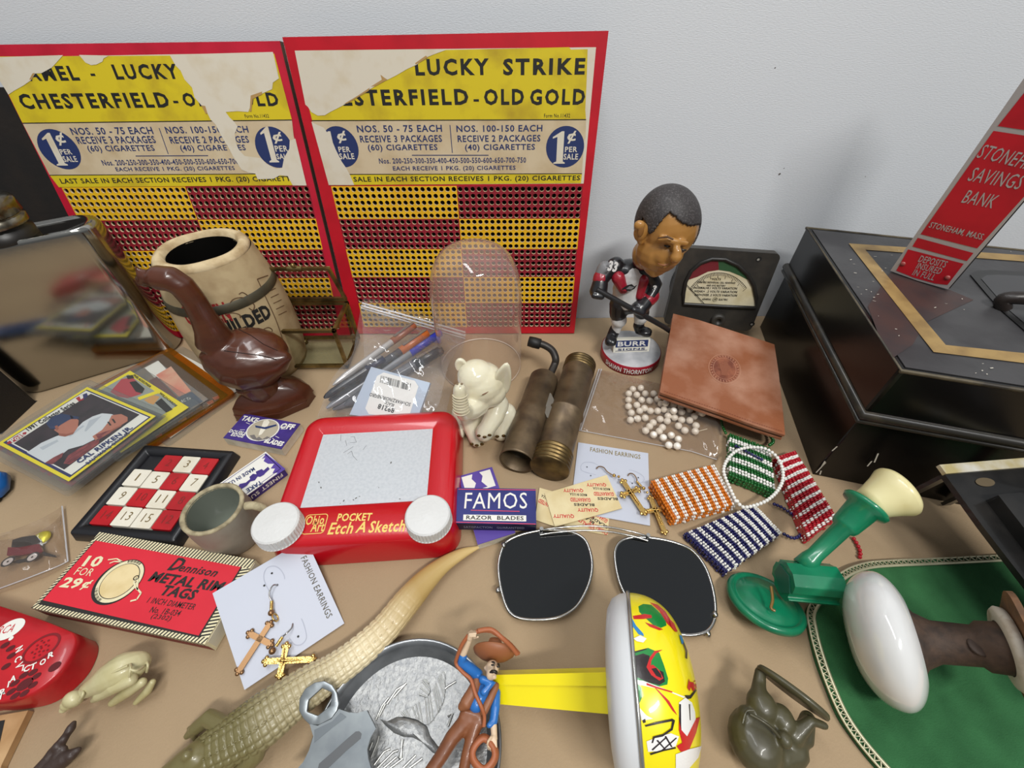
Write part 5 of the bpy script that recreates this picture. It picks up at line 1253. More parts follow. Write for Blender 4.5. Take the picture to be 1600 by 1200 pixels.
gp = pouch('green and white beaded pouch lying beneath the white bead loop', [(1140, 675), (1204, 699), (1214, 773), (1139, 742)], bead_g, 15, 18, .0085, 'x', .0006, (2, 2))
strand(gp, [W(1127, 655, .003), W(1128, 664, .004), W(1134, 677, .005)], bead_g, .0012); strand(gp, [W(1200, 697, .008), W(1208, 690, .006), W(1203, 680, .004), W(1197, 676, .003)], bead_g, .0014)
b = MB(bead_n)
for k in range(9): b.ell(W(1150 + k * 5, 697 + k * 2.6, .0108), .0012, 8, 5)
b.build('navy_bead_row', gp, label='row of navy beads')
rp = pouch('red and white beaded pouch, longest and narrowest of the four pouches', [(1212, 713), (1243, 703), (1310, 808), (1264, 843)], bead_r, 8, 46, .0095, 'x', .0006, (3, 2))
strand(rp, [W(1330, 836, .0015), W(1338, 848, .0015), W(1344, 862, .0015), W(1343, 872, .0015)], bead_r, .0013)
np_ = pouch('navy and white beaded pouch, nearer the sunglasses than the others', [(1068, 832), (1180, 787), (1223, 832), (1134, 896)], bead_n, 36, 17, .0070, 'y', .0006, (2, 2))
strand(np_, [W(1205, 786, .005), W(1222, 793, .003), W(1240, 806, .002), W(1252, 822, .0018), W(1252, 834, .0018), W(1240, 841, .003), W(1224, 834, .005)], bead_n, .0012)
op = pouch('orange and white beaded pouch, lying nearest the earring card', [(1016, 750), (1116, 724), (1152, 787), (1052, 812)], bead_o, 32, 13, .0105, 'y', .0006, (2, 2))
lp = [(1152, 788), (1134, 748), (1131, 732), (1138, 716), (1152, 704), (1172, 699), (1195, 701), (1212, 712), (1222, 730), (1223, 750), (1214, 768), (1198, 782), (1178, 790), (1160, 792), (1150, 780)]
strand(op, [W(x, y, .0135 if 3 < i < 12 else .0125) for i, (x, y) in enumerate(lp)], bead_w, .0013)

# ================================================================ things along the front
def ZP(px, py, z, r=0): p = W(px, py, z); return p, r * KP(p)
class Org:
    """soft body from balls and tapering limbs, given in pixels and heights"""
    def __init__(s, mat): s.b = MB(mat)
    def ball(s, px, py, z, rx, ry=None, rz=None, A=None):
        p, k = ZP(px, py, z, 1); s.b.ell(p, (rx * k, (ry or rx) * k, (rz or rx) * k), 16, 10, A); return s
    def limb(s, l, n=12):
        q = [ZP(x, y, z, r) for x, y, z, r in l]; s.b.tube([p for p, r in q], [r for p, r in q], n)
        for p, r in (q[0], q[-1]): s.b.ell(p, r * .99, 10, 8)
        return s
    def path(s, l, n=12, k=5):
        P = spline([W(x, y, z) for x, y, z, r in l], k); Rr = spline([(r * KP(W(x, y, z)), 0, 0) for x, y, z, r in l], k)
        s.b.tube(P, [v.x for v in Rr], n); return s
    def build(s, name, par, vox=.0006, sm=3, label=None): return s.b.build(name, par, label=label, remesh=vox, smoothit=sm)

# ---- trading cards fanned in clear holders
sleeve = thin('card_sleeve', (246, 247, 246), .1, 1.5, .03, .8, haze=.035)
amber = thin('amber_sleeve', (226, 176, 96), .15, 1.5, .05, 1.0, haze=.12, haze_col=(214, 150, 40))
def trading_card(label, card4, z, art, base, holder=sleeve, grow=.006, hz=.0015):
    f, w, h = quad(card4, z)
    t = thing('trading_card', label, 'trading card', f.P(0, 0, -hz), 'trading cards fanned in clear holders')
    b = MB(base, f.M); b.box(-w / 2, -h / 2, -.0004, w / 2, h / 2, 0); art(b, f, w / 2, h / 2); b.build('card', t)
    b = MB(holder, f.M); b.prism(rrect(-w / 2 - grow, -h / 2 - grow, w / 2 + grow, h / 2 + grow * 1.2, .0035, 5), -hz, .0011); b.build('holder', t, label='clear card holder')
    return f
cy = M('card_yellow', (232, 214, 40), .5); cnv = M('card_navy', (36, 40, 96), .5); cdk = M('card_dark', (40, 34, 38), .5, var=(58, 46, 52), vs=120); cskin = M('card_skin', (176, 112, 92), .6); cjer = M('card_jersey', (206, 210, 214), .6); cglove = M('card_glove', (140, 66, 66), .6, var=(104, 44, 50), vs=300)
CX = lambda f, l: fpx(f, [(x / 4, 540 + y / 4) for x, y in l])
def art1(b, f, X, Y):
    b.m(cnv); b.poly([(-X + .0022, -Y + .0022), (X - .0022, -Y + .0022), (X - .0022, Y - .0030), (-X + .0022, Y - .0030)], .0001)
    b.m(white_p); b.poly([(-X + .0040, -Y + .0034), (X - .0032, -Y + .0034), (X - .0032, Y - .0040), (-X + .0040, Y - .0040)], .0002)
    ph = CX(f, [(165, 668), (540, 330), (905, 455), (395, 795)])
    b.m(cdk); b.poly([(-X + .0048, -Y + .0125), (X - .0040, -Y + .0125), (X - .0040, Y - .0115), (-X + .0048, Y - .0115)], .0003)
    b.m(cjer); b.poly(CX(f, [(170, 670), (260, 610), (350, 570), (420, 545), (480, 520), (520, 480), (580, 445), (640, 425), (700, 430), (730, 445), (690, 500), (640, 560), (590, 590), (520, 625), (430, 650), (380, 690), (330, 730), (285, 735)]), .0004)
    b.m(cskin); b.poly(CX(f, [(700, 438), (760, 430), (800, 450), (800, 475), (760, 500), (700, 530), (640, 570), (600, 595), (580, 570), (640, 530), (680, 480)]), .0005)
    b.poly(CX(f, [(370, 500), (430, 460), (470, 450), (495, 470), (490, 510), (470, 540), (420, 555), (370, 550), (340, 530)]), .0005)
    b.m(M('card_cap', (34, 52, 90), .6)); b.poly(CX(f, [(290, 490), (330, 445), (390, 428), (450, 440), (465, 455), (430, 470), (380, 500), (350, 525), (320, 525)]), .0006); b.poly(CX(f, [(440, 440), (500, 448), (490, 462), (450, 462)]), .0006)
    b.m(cglove); b.poly(CX(f, [(400, 740), (430, 690), (500, 645), (570, 605), (625, 590), (620, 615), (560, 660), (520, 690), (440, 745)]), .0006); b.poly(CX(f, [(600, 560), (690, 530), (700, 545), (620, 590)]), .00055)
    b.poly(CX(f, [(285, 735), (340, 700), (400, 670), (390, 700), (330, 745)]), .00055)
    b.m(ink_b); b.poly(CX(f, [(672, 480), (684, 478), (700, 500), (690, 504)]), .00058); b.poly(CX(f, [(700, 462), (712, 460), (728, 484), (718, 488)]), .00058)
    b.m(M('card_shade', (150, 88, 70), .6)); b.poly(CX(f, [(370, 550), (420, 555), (470, 540), (460, 556), (410, 572), (372, 566)]), .00055); b.poly(CX(f, [(345, 508), (362, 500), (372, 522), (358, 536)]), .00062); b.poly(CX(f, [(640, 565), (700, 528), (760, 498), (764, 505), (700, 540), (645, 575)]), .00062)
    b.m(M('card_fold', (180, 186, 194), .6)); b.poly(CX(f, [(420, 560), (520, 500), (530, 506), (440, 572)]), .00045); b.poly(CX(f, [(560, 470), (640, 440), (600, 480), (540, 540), (530, 536)]), .00045); b.poly(CX(f, [(250, 640), (360, 590), (370, 600), (270, 655)]), .00045)
    b.m(M('card_glove_line', (84, 34, 42), .6)); b.pline(CX(f, [(440, 735), (500, 690), (570, 650)]), .0004, .0007); b.pline(CX(f, [(430, 712), (490, 672), (560, 632)]), .0004, .0007); b.pline(CX(f, [(420, 742), (455, 712)]), .0005, .0007)
    b.m(ink_n)
    def t_(s, a, c_, h, bold=.02, sh=0): b.ptext(f, s, (a[0] / 4, 540 + a[1] / 4), (c_[0] / 4, 540 + c_[1] / 4), h / 4, .0007, bold, sh)
    t_('CAL RIPKEN JR.', (490, 735), (828, 512), 42, .04); t_('BALTIMORE ORIOLES', (545, 742), (808, 548), 24, .02)
    b.m(ink_b); t_('1991 Collector Series', (172, 530), (465, 360), 30, .03)
    p = Vector(CX(f, [(108, 580)])[0]); e = Vector(CX(f, [(160, 548)])[0]) - p; b.m(M('card_crimson', (168, 26, 46), .5)); b.disc(p, e.length * 1.15, e.length * .5, .0005, 24, math.atan2(e.y, e.x)); b.m(white_p); t_('Post', (70, 604), (150, 552), 34, .03, .2)
    p = Vector(CX(f, [(512, 320)])[0]); b.m(M('card_crimson', (168, 26, 46), .5)); b.poly(CX(f, [(475, 332), (510, 312), (528, 340), (495, 352)]), .0005); b.m(cnv); b.poly(CX(f, [(510, 312), (545, 298), (552, 318), (528, 340)]), .0005); b.m(white_p); b.poly(CX(f, [(500, 318), (520, 310), (524, 330), (508, 340)]), .0006)
def art2(b, f, X, Y):
    b.m(M('card_grey', (150, 156, 150), .6)); b.poly([(-X + .004, -Y + .0035), (X - .010, -Y + .0035), (X - .010, Y - .0035), (-X + .004, Y - .0035)], .0001)
    b.m(M('card_rose', (176, 66, 74), .6)); b.poly(CX(f, [(690, 290), (760, 210), (830, 200), (905, 275), (880, 305), (800, 330), (740, 320)]), .0002)
    b.m(ink_b); b.poly(CX(f, [(810, 230), (850, 222), (905, 270), (890, 300), (850, 290)]), .0003); b.poly(CX(f, [(790, 190), (830, 185), (840, 205), (800, 212)]), .0003)
    b.m(cy); b.poly(CX(f, [(860, 325), (1000, 275), (1012, 292), (870, 342)]), .0002)
    b.m(M('card_tan', (200, 150, 90), .6)); b.poly(CX(f, [(900, 340), (960, 310), (1000, 320), (960, 370), (930, 360)]), .0002); b.m(ink_b); b.poly(CX(f, [(970, 360), (1010, 330), (1080, 400), (1040, 420)]), .0003)
    b.m(ink_b)
    b.ptext(f, 'PHILADELPHIA', (850, 540 - 540 + 540 + 0) if False else (209, 586), (236, 605), 5, .0003, .03); b.ptext(f, 'WILDCARDS', (250, 614), (276, 635), 5, .0003, .03)
def art3(b, f, X, Y):
    b.m(M('card_holo', (226, 140, 120), .4, var=(232, 190, 160), vs=40, metal=.2)); b.poly(CX(f, [(975, 185), (1070, 130), (1195, 285), (1120, 320)]), .0002)
    b.m(white_p); b.poly(CX(f, [(905, 140), (990, 95), (1070, 180), (980, 215)]), .00015); b.m(M('card_slate', (84, 92, 104), .5)); b.poly(CX(f, [(1100, 330), (1200, 290), (1270, 350), (1180, 395)]), .0002)
    b.m(M('card_brick', (120, 70, 62), .6)); b.poly(CX(f, [(930, 220), (980, 195), (1110, 325), (1060, 345)]), .0002); b.m(white_p); b.ptext(f, 'RC To', (284, 628), (298, 622), 5, .0004, .02)
def art4(b, f, X, Y):
    for i in range(26):
        b.m(R.choice([cdk, M('card_orange', (214, 120, 36), .5), cy, cskin, M('card_lime', (190, 200, 70), .5)])); x = R.uniform(X - .012, X - .003); y = R.uniform(-Y + .003, Y - .006); b.poly([(x - .003, y - .0015), (x + .002, y - .002), (x + .003, y + .002), (x - .001, y + .003)], .0001 + .00001 * i)
def art5(b, f, X, Y):
    b.m(M('card_red_orange', (214, 84, 40), .5)); b.poly([(X - .010, Y - .03), (X - .003, Y - .04), (X - .003, Y - .018), (X - .008, Y - .012)], .0001)
cwh = M('card_white2', (228, 226, 218), .6)
trading_card('white backed trading card in a clear holder, lowest of the fan beside the duck', [(278, 552), (384, 604), (268, 679), (160, 622)], .0018, art5, cwh)
trading_card('trading card in an orange edged holder, second lowest of the fan', [(262, 552), (358, 616), (246, 684), (140, 612)], .0050, art4, cdk, amber, .004)
trading_card('trading card with a pink foil panel, behind the yellow bordered card', [(248, 563), (323, 624), (216, 692), (132, 622)], .0084, art3, M('card_grey2', (120, 116, 112), .5, var=(150, 130, 110), vs=120))
trading_card('yellow bordered trading card half covered by the ballplayer card', [(206, 578), (291, 637), (190, 708), (98, 638)], .0118, art2, cy)
trading_card('plain backed trading card holder lying directly below the ballplayer card', [(-4, 700), (134, 612), (243, 657), (110, 762)], .0152, lambda b, f, X, Y: None, M('card_mottled', (120, 110, 108), .6, var=(160, 80, 80), vs=200))
trading_card('trading card of a baseball player in white jersey and navy cap, topmost of the fan', [(-1, 692), (136, 604), (242, 650), (105, 754)], .0190, art1, cy)

# ---- earring cards and crucifix earrings
ecard = M('earring_card', (188, 192, 204), .45); slit = M('card_slit', (168, 172, 186), .6); eg = M('earring_gold', (214, 176, 104), .22, metal=1.0, bump=.3, bs=900); egd = M('earring_back', (150, 116, 82), .4, metal=.9); gtxt = M('foil_text', (150, 134, 86), .4, metal=.4)
def crucifix(par, f, top, bot, al, ar, w0, th, mat, body=True):
    T_, B_, A_, C_ = [Vector(f.loc(*p)) for p in (top, bot, al, ar)]
    ax = (B_ - T_); L = ax.length; e = ax / L; m_ = (A_ + C_) / 2; s = (m_ - T_).dot(e); X_ = T_ + e * s; n = Vector((-e.y, e.x)); half = (C_ - A_).length / 2
    t_ = L * .058
    b = MB(mat, f.M)
    def strip(a, c_, k):
        d = (c_ - a).normalized(); q = Vector((-d.y, d.x)) * k; b.prism([a - q, c_ - q, c_ + q, a + q], w0, w0 + th)
    strip(T_, B_, t_); strip(X_ - n * half, X_ + n * half, t_)
    for p, d in ((T_, -e), (B_, e), (X_ - n * half, -n), (X_ + n * half, n)):
        q = Vector((-d.y, d.x))
        for o_ in (d * t_ * .4, q * t_ * 1.1 - d * t_ * .5, -q * t_ * 1.1 - d * t_ * .5): c_ = p + o_; b.ell((c_.x, c_.y, w0 + th / 2), (t_ * .8, t_ * .8, th * .75), 10, 6)
    b.build('crucifix', par)
    if body:
        b = MB(mat, f.M); k = L * .045
        b.tube([(*(X_ - e * k * 1.6), w0 + th * 1.3), (*(X_ + e * k * .5), w0 + th * 1.5), (*(X_ + e * L * .22), w0 + th * 1.4), (*(X_ + e * L * .40), w0 + th * 1.2)], [k * .5, k * .62, k * .5, k * .25], 8)
        b.tube([(*(X_ - n * half * .8 - e * k * .4), w0 + th * 1.2), (*(X_ + e * k * .2), w0 + th * 1.5), (*(X_ + n * half * .8 - e * k * .4), w0 + th * 1.2)], [k * .22, k * .4, k * .22], 8)
        b.ell((*(X_ - e * k * 1.3), w0 + th * 1.6), k * .5, 10, 6); b.build('corpus', par)
def hook(par, f, pts, ws, r, mat):
    b = MB(mat, f.M); b.tube(spline([(*f.loc(*p), w_) for p, w_ in zip(pts, ws)], 6), r, 8); b.build('ear_wire', par)
def bead(par, f, p, w_, r, mat):
    b = MB(mat, f.M); q = f.loc(*p); b.ell((q.x, q.y, w_), r, 14, 9); b.build('bead', par)
def earring(label, f, at, grp='crucifix earrings'): q = f.loc(*at); return thing('crucifix_earring', label, 'earring', f.P(q.x, q.y, 0), grp)

# standing card by the pouches
f, w, h = quad([(905, 691), (1016, 709), (1012, 816), (889, 803)], .0012)
b = MB(ecard, f.M); b.box(-w / 2, -h / 2, -.0006, w / 2, h / 2, 0); b.m(gtxt); E2 = lambda p: (680 + p[0] * .225, 680 + p[1] * .225)
b.ptext(f, 'FASHION EARRINGS', E2((1076, 98)), E2((1425, 152)), 30 * .225, .0002, .01)
b.m(slit)
for c in ([(1128, 208), (1090, 190), (1035, 190), (1012, 215), (1018, 245), (1060, 262), (1115, 275)], [(1345, 240), (1390, 252), (1440, 282), (1450, 310), (1432, 330), (1380, 332), (1345, 322)]): b.pline([(p.x, p.y) for p in spline([(*f.loc(*E2(q)), 0) for q in c], 4)], .0003, .0002)
b.m(ink_b)
for c in ((1054, 222), (1080, 282), (1410, 296), (1368, 336)): q = f.loc(*E2(c)); b.disc(q, .0005, .0005, .0003, 10)
b.build('earring_card', None, label='pale earring card lying beside the orange beaded pouch', cat='earring card')
t = earring('gold crucifix earring overlapping the waxed envelope on the earring card', f, E2((1350, 420)))
hook(t, f, [E2(p) for p in ((1118, 236), (1135, 228), (1165, 240), (1190, 270), (1222, 292))], (.0005, .002, .003, .0032, .0034), .0004, egd); bead(t, f, E2((1236, 300)), .0038, .0013, eg); bead(t, f, E2((1268, 308)), .0038, .0010, eg)
crucifix(t, f, E2((1296, 335)), E2((1445, 562)), E2((1290, 440)), E2((1402, 392)), .0032, .0011, eg)
t = earring('gold crucifix earring hanging off the earring card beside the orange pouch', f, E2((1510, 540)))
hook(t, f, [E2(p) for p in ((1336, 284), (1350, 276), (1375, 290), (1395, 320), (1392, 338))], (.0005, .002, .003, .0028, .0024), .0004, egd)
b = MB(eg, f.M); b.tube([(*f.loc(*E2((1396, 336))), .0026), (*f.loc(*E2((1428, 372))), .0028)], .0008, 8); b.build('barrel_link', t)
bead(t, f, E2((1441, 384)), .0030, .0013, eg); bead(t, f, E2((1466, 412)), .0028, .0009, eg)
crucifix(t, f, E2((1488, 445)), E2((1588, 692)), E2((1430, 555)), E2((1588, 520)), .0022, .0011, eg)
# leaning card over the tag box
pts = [W(332, 927, .0165), W(478, 842, .0155), W(538, 974, .0015), W(382, 1078, .0022)]
f = Frame((pts[0] + pts[1] + pts[2] + pts[3]) / 4, (pts[1] - pts[0]) + (pts[2] - pts[3]), (pts[0] - pts[3]) + (pts[1] - pts[2]))
q4 = f.pts([(332, 927), (478, 842), (538, 974), (382, 1078)])
b = MB(ecard, f.M); b.prism(q4, -.0006, 0); L3 = lambda p: (300 + p[0] * .20833, 830 + p[1] * .20833)
b.m(gtxt); b.m(M('foil_text_dark', (74, 66, 46), .5)); a, c_ = f.loc(*L3((836, 192))), f.loc(*L3((1034, 645))); b.text('FASHION EARRINGS', a, c_, .0034, .0002, .005)
b.m(slit)
for c in ([(695, 360), (690, 330), (660, 285), (615, 262), (565, 275), (540, 320), (545, 380), (580, 450)], [(820, 655), (835, 690), (855, 760), (855, 810), (820, 850), (770, 850), (730, 800)]): b.pline([(p.x, p.y) for p in spline([(*f.loc(*L3(q)), 0) for q in c], 4)], .0004, .0002)
b.m(ink_b)
for c in ((600, 316), (543, 408), (640, 404), (797, 790)): q = f.loc(*L3(c)); b.disc(q, .0006, .0006, .0003, 10)
b.build('earring_card', None, label='pale earring card propped on the striped tag box', cat='earring card')
t = earring('gold crucifix earring lying back side up across the propped earring card', f, L3((510, 800)))
hook(t, f, [L3(p) for p in ((640, 404), (618, 412), (598, 450), (592, 490), (604, 524))], (.0004, .0025, .0035, .0032, .0025), .0004, MATS['wire_steel'])
b = MB(eg, f.M); b.tube([(*f.loc(*L3((606, 528))), .0024), (*f.loc(*L3((604, 600))), .0024)], .0009, 8); b.build('barrel_link', t); bead(t, f, L3((604, 616)), .0026, .0017, egd)
b = MB(eg, f.M); q = f.loc(*L3((632, 650))); b.at(f.M @ Matrix.Translation((q.x, q.y, .002)) @ Matrix.Rotation(1.2, 4, 'Y')); b.tube([(.0022 * math.cos(a), .0022 * math.sin(a), 0) for a in [2 * PI * i / 16 for i in range(16)]], .0005, 6, closed=True); b.build('jump_ring', t)
crucifix(t, f, L3((592, 690)), L3((352, 1060)), L3((435, 772)), L3((608, 850)), .0006, .0012, egd, False)
t = earring('shiny gold crucifix earring at the lower edge of the propped earring card', f, L3((700, 970)))
hook(t, f, [L3(p) for p in ((757, 694), (752, 730), (725, 765), (694, 790))], (.0004, .0018, .0030, .0026), .0004, MATS['wire_steel'])
b = MB(eg, f.M); b.tube([(*f.loc(*L3((688, 796))), .0026), (*f.loc(*L3((642, 866))), .0030)], .0009, 8); b.build('barrel_link', t); bead(t, f, L3((616, 900)), .0034, .0018, egd)
crucifix(t, f, L3((560, 978)), L3((925, 962)), L3((738, 856)), L3((655, 1095)), .0030, .0013, eg)

# ---- alligator
ivo = M('alligator', (160, 142, 92), .38, coat=.2)
nt = ivo.node_tree; bs_ = nt.nodes['Principled BSDF']; tc = nt.nodes.new('ShaderNodeTexCoord'); mp = nt.nodes.new('ShaderNodeMapping'); mp.inputs['Rotation'].default_value = (0, 0, math.radians(-36)); sx = nt.nodes.new('ShaderNodeSeparateXYZ'); cr = nt.nodes.new('ShaderNodeValToRGB'); mr = nt.nodes.new('ShaderNodeMapRange'); mr.inputs[1].default_value = -.02; mr.inputs[2].default_value = .17
nt.links.new(tc.outputs['Object'], mp.inputs[0]); nt.links.new(mp.outputs[0], sx.inputs[0]); nt.links.new(sx.outputs[0], mr.inputs[0]); nt.links.new(mr.outputs[0], cr.inputs[0]); nt.links.new(cr.outputs[0], bs_.inputs['Base Color'])
for p, c in ((0.0, (112, 104, 66)), (.30, (126, 112, 68)), (.5, (176, 146, 88)), (.72, (206, 178, 118)), (1.0, (222, 206, 168))):
    if p in (0.0, 1.0): cr.color_ramp.elements[int(p)].color = lin(c)
    else: cr.color_ramp.elements.new(p).color = lin(c)
al = thing('alligator_figure', 'olive to ivory alligator figure with a long smooth curved tail', 'alligator figure', W(460, 1075))
path = [(290, 1198, .010, 22), (330, 1174, .012, 30), (372, 1150, .0135, 35), (412, 1124, .014, 37.5), (452, 1094, .0130, 33), (490, 1068, .0115, 29), (522, 1048, .0105, 25), (560, 1020, .0100, 23), (600, 984, .0090, 22), (636, 940, .0080, 21), (664, 908, .0070, 17.5), (692, 883, .006, 12.5), (722, 865, .005, 8), (748, 855, .0035, 2.0)]
KS = 30
P = spline([W(x, y, z) for x, y, z, r in path], KS); Rr = [v.x for v in spline([(r * KP(W(x, y, z)), 0, 0) for x, y, z, r in path], KS)]
rings = []; nseg = 108
def groove(x): x = x % 1.0; return min(1, min(x, 1 - x) / .22)
for i, p in enumerate(P):
    t_ = (P[min(i + 1, len(P) - 1)] - P[max(i - 1, 0)]).normalized(); sd = t_.cross(V3(0, 0, 1)).normalized(); up = sd.cross(t_); ring = []
    fade = max(0, min(1, (285 - i) / 60))
    for j in range(nseg):
        a = 2 * PI * j / nseg; top = min(1, max(0, math.sin(a) + .45) * 1.5)
        rr_ = Rr[i] * (1 + fade * .085 * top * (groove(i / 8.0) * groove(j / 6.0 + (.5 if (i // 8) % 2 else 0) * 0) - .5)); zz = max(math.sin(a), -.8)
        q = p + rr_ * (math.cos(a) * sd * 1.04 + zz * up * .74); q.z = max(q.z, .0004); ring.append(q)
    rings.append(ring)
b = MB(ivo); b.loft(rings); b.build('body', al)
o = Org(ivo); o.limb([(352, 1136, .014, 14), (326, 1122, .011, 13), (306, 1138, .008, 10)]).limb([(306, 1138, .008, 9), (292, 1150, .005, 5)]).limb([(306, 1138, .008, 8), (296, 1138, .005, 4)]).limb([(306, 1138, .008, 8), (304, 1154, .005, 4)]); o.build('leg', al, .0006)
o = Org(ivo); o.limb([(402, 1150, .014, 20), (396, 1180, .010, 17), (376, 1205, .006, 13)]); o.build('leg', al, .0006)
o = Org(ivo); o.limb([(310, 1182, .014, 24), (286, 1198, .012, 22), (256, 1214, .008, 14)]).ball(292, 1180, .021, 8); o.build('head', al, .0007)
b = MB(ivo)
for i in range(10, 250, 7):
    for s_ in (-.4, .4):
        t_ = (P[i + 1] - P[i - 1]).normalized(); sd = t_.cross(V3(0, 0, 1)).normalized(); up = sd.cross(t_); p = P[i] + Rr[i] * (sd * s_ * 1.0 + up * .70); k = Rr[i] * .075; A = Matrix((t_, sd, up)).transposed(); b.ell(p, (k * 1.5, k * .6, k * .9), 8, 5, A)
b.build('scale_ridge', al)

# ---- pewter dish with a flying duck
def circum(a, b_, c):
    ax, ay, bx_, by_, cx, cy_ = a.x, a.y, b_.x, b_.y, c.x, c.y; d = 2 * (ax * (by_ - cy_) + bx_ * (cy_ - ay) + cx * (ay - by_))
    ux = ((ax * ax + ay * ay) * (by_ - cy_) + (bx_ * bx_ + by_ * by_) * (cy_ - ay) + (cx * cx + cy_ * cy_) * (ay - by_)) / d
    uy = ((ax * ax + ay * ay) * (cx - bx_) + (bx_ * bx_ + by_ * by_) * (ax - cx) + (cx * cx + cy_ * cy_) * (bx_ - ax)) / d
    return V3(ux, uy, 0), (Vector((ux, uy)) - Vector((ax, ay))).length
dc, dr = circum(W(530, 1070, .010), W(660, 997, .010), W(740, 1034, .010))
pew = M('pewter', (160, 160, 158), .42, metal=.8, var=(124, 126, 128), vs=420, lo=.35, hi=.8, bump=.35, bs=500); pews = M('pewter_smooth', (150, 152, 154), .3, metal=.9, var=(124, 126, 128), vs=60); pewl = M('pewter_light', (196, 196, 192), .35, metal=.8)
ds = thing('pewter_dish', 'round pewter dish embossed with a flying duck over grasses', 'dish', dc)
T = Matrix.Translation(dc)
b = MB(pews, T); b.lathe([(0, .0004), (dr * .8, .0004), (dr * .985, .0085), (dr, .0098), (dr * .995, .0106), (dr * .965, .0104), (dr * .92, .0075), (dr * .84, .0030)], 72); b.build('rim', ds)
b = MB(pew, T); b.lathe([(dr * .845, .0031), (dr * .6, .0026), (0, .0026)], 72); b.build('floor', ds)
df_ = Frame(dc + V3(0, 0, .0027), (1, 0, 0), (0, 1, 0)); Q7 = lambda l: fpx(df_, [(460 + x * .25, 960 + y * .25) for x, y in l])
b = MB(pew, df_.M)
b.loft([[(*(sum((Vector(p) for p in pl), Vector((0, 0))) / len(pl)).lerp(Vector(p), s), z) for p in pl] for pl in [Q7([(535, 655), (580, 668), (640, 640), (700, 640), (770, 655), (830, 700), (850, 760), (880, 800), (920, 850), (905, 890), (860, 860), (800, 800), (740, 770), (680, 765), (620, 740), (570, 695)])] for s, z in ((1, 0), (.92, .0009), (.7, .0016), (.3, .0019), (.05, .0019))], True)
b.build('duck_relief', ds)
def feather(pl, n_, pb_):
    pl = Q7(pl); pb_ = Q7(pb_); A = spline([(*p, 0) for p in pl], 4); B_ = spline([(*p, 0) for p in pb_], 4)
    b.loft([[(p.x, p.y, z) for p in A + B_[::-1]] for z in (0, .0011)], True)
    for i in range(n_):
        t_ = i / (n_ - 1); a = A[int(t_ * (len(A) - 1))]; c_ = B_[int(t_ * (len(B_) - 1))]; b.m(pewl); b.tube([(a.x, a.y, .0012), (c_.x, c_.y, .0012)], .00032, 5); b.m(pew)
b = MB(pew, df_.M); feather([(670, 615), (740, 580), (820, 530), (870, 470), (900, 400), (930, 360)], 16, [(690, 640), (770, 660), (835, 690), (900, 610), (938, 520), (942, 380)]); b.build('wing_relief', ds)
b = MB(pew, df_.M); feather([(780, 500), (800, 420), (815, 410)], 5, [(830, 520), (850, 480), (840, 430)]); b.build('wing_relief', ds)
b = MB(pewl, df_.M)
for l in ([(510, 660), (550, 570), (590, 520)], [(530, 640), (570, 560)], [(580, 560), (640, 470), (690, 440)], [(620, 520), (700, 430)], [(480, 900), (520, 800), (530, 760)], [(500, 940), (560, 860), (600, 840)], [(520, 960), (620, 860), (650, 850)], [(560, 960), (640, 890)], [(660, 900), (680, 780)], [(650, 890), (668, 910), (672, 780)], [(680, 960), (760, 880)], [(720, 960), (800, 900)], [(600, 960), (680, 900)], [(960, 640), (990, 620), (960, 700)], [(900, 500), (960, 450), (1010, 420)], [(470, 850), (490, 800)]):
    q = Q7(l); b.tube([(*p, .0004) for p in q], .00055, 5)
b.build('grass_relief', ds)

# ---- bottle opener lying over the dish edge
stl = M('opener_steel', (158, 164, 166), .34, metal=.85, var=(136, 142, 146), vs=60)
of = Frame(W(520, 1130, .0190), (1, 0, 0), (0, 1, .22)); O7 = lambda l: fpx(of, [(460 + x * .25, 960 + y * .25) for x, y in l])
op_ = thing('bottle_opener', 'steel bottle opener with a hexagon hole, lying on the pewter dish edge', 'bottle opener', of.P(0, 0, -.006))
hexp = [Vector(p) for p in O7([(175, 460), (238, 488), (228, 570), (150, 632), (82, 606), (92, 535)])]; hc_ = sum(hexp, Vector((0, 0))) / 6
outp = [Vector(p) for p in O7([(270, 480), (285, 560), (300, 590), (330, 612), (400, 615), (455, 598), (512, 710), (478, 770), (458, 840), (465, 900), (490, 990), (300, 1040), (-20, 1010), (60, 920), (95, 850), (122, 760), (112, 700), (60, 650), (32, 600), (35, 530), (70, 465), (130, 425), (190, 415), (240, 440)])]
b = MB(stl, of.M)
def ann(outer, inner, z0, z1, n_=72):
    def samp(pl, c, a):
        best = None; d = Vector((math.cos(a), math.sin(a)))
        for i in range(len(pl)):
            p, q = pl[i] - c, pl[(i + 1) % len(pl)] - c; e = q - p; den = d.x * e.y - d.y * e.x
            if abs(den) < 1e-12: continue
            t_ = (p.x * e.y - p.y * e.x) / den; s_ = (p.x * d.y - p.y * d.x) / den
            if t_ > 0 and -1e-6 <= s_ <= 1 + 1e-6: best = t_ if best is None else max(best, t_)
        return c + d * (best or .001)
    A = [2 * PI * i / n_ for i in range(n_)]; O = [samp(outer, hc_, a) for a in A]; I = [samp(inner, hc_, a) for a in A]
    b.loft([[(*p, z) for p, z in ((O[i], z0), (O[i], z1), (I[i], z1), (I[i], z0))] for i in list(range(n_)) + [0]], False)
ringo = [hc_ + (Vector(p) - hc_) * 1.0 for p in O7([(270, 490), (282, 555), (270, 600), (235, 650), (160, 690), (100, 690), (60, 650), (32, 600), (35, 530), (70, 465), (130, 425), (190, 415), (240, 440)])]
ann(ringo, hexp, -.0009, .0009); b.build('hexagon_loop', op_, bevel=.0003)
b = MB(stl, of.M)
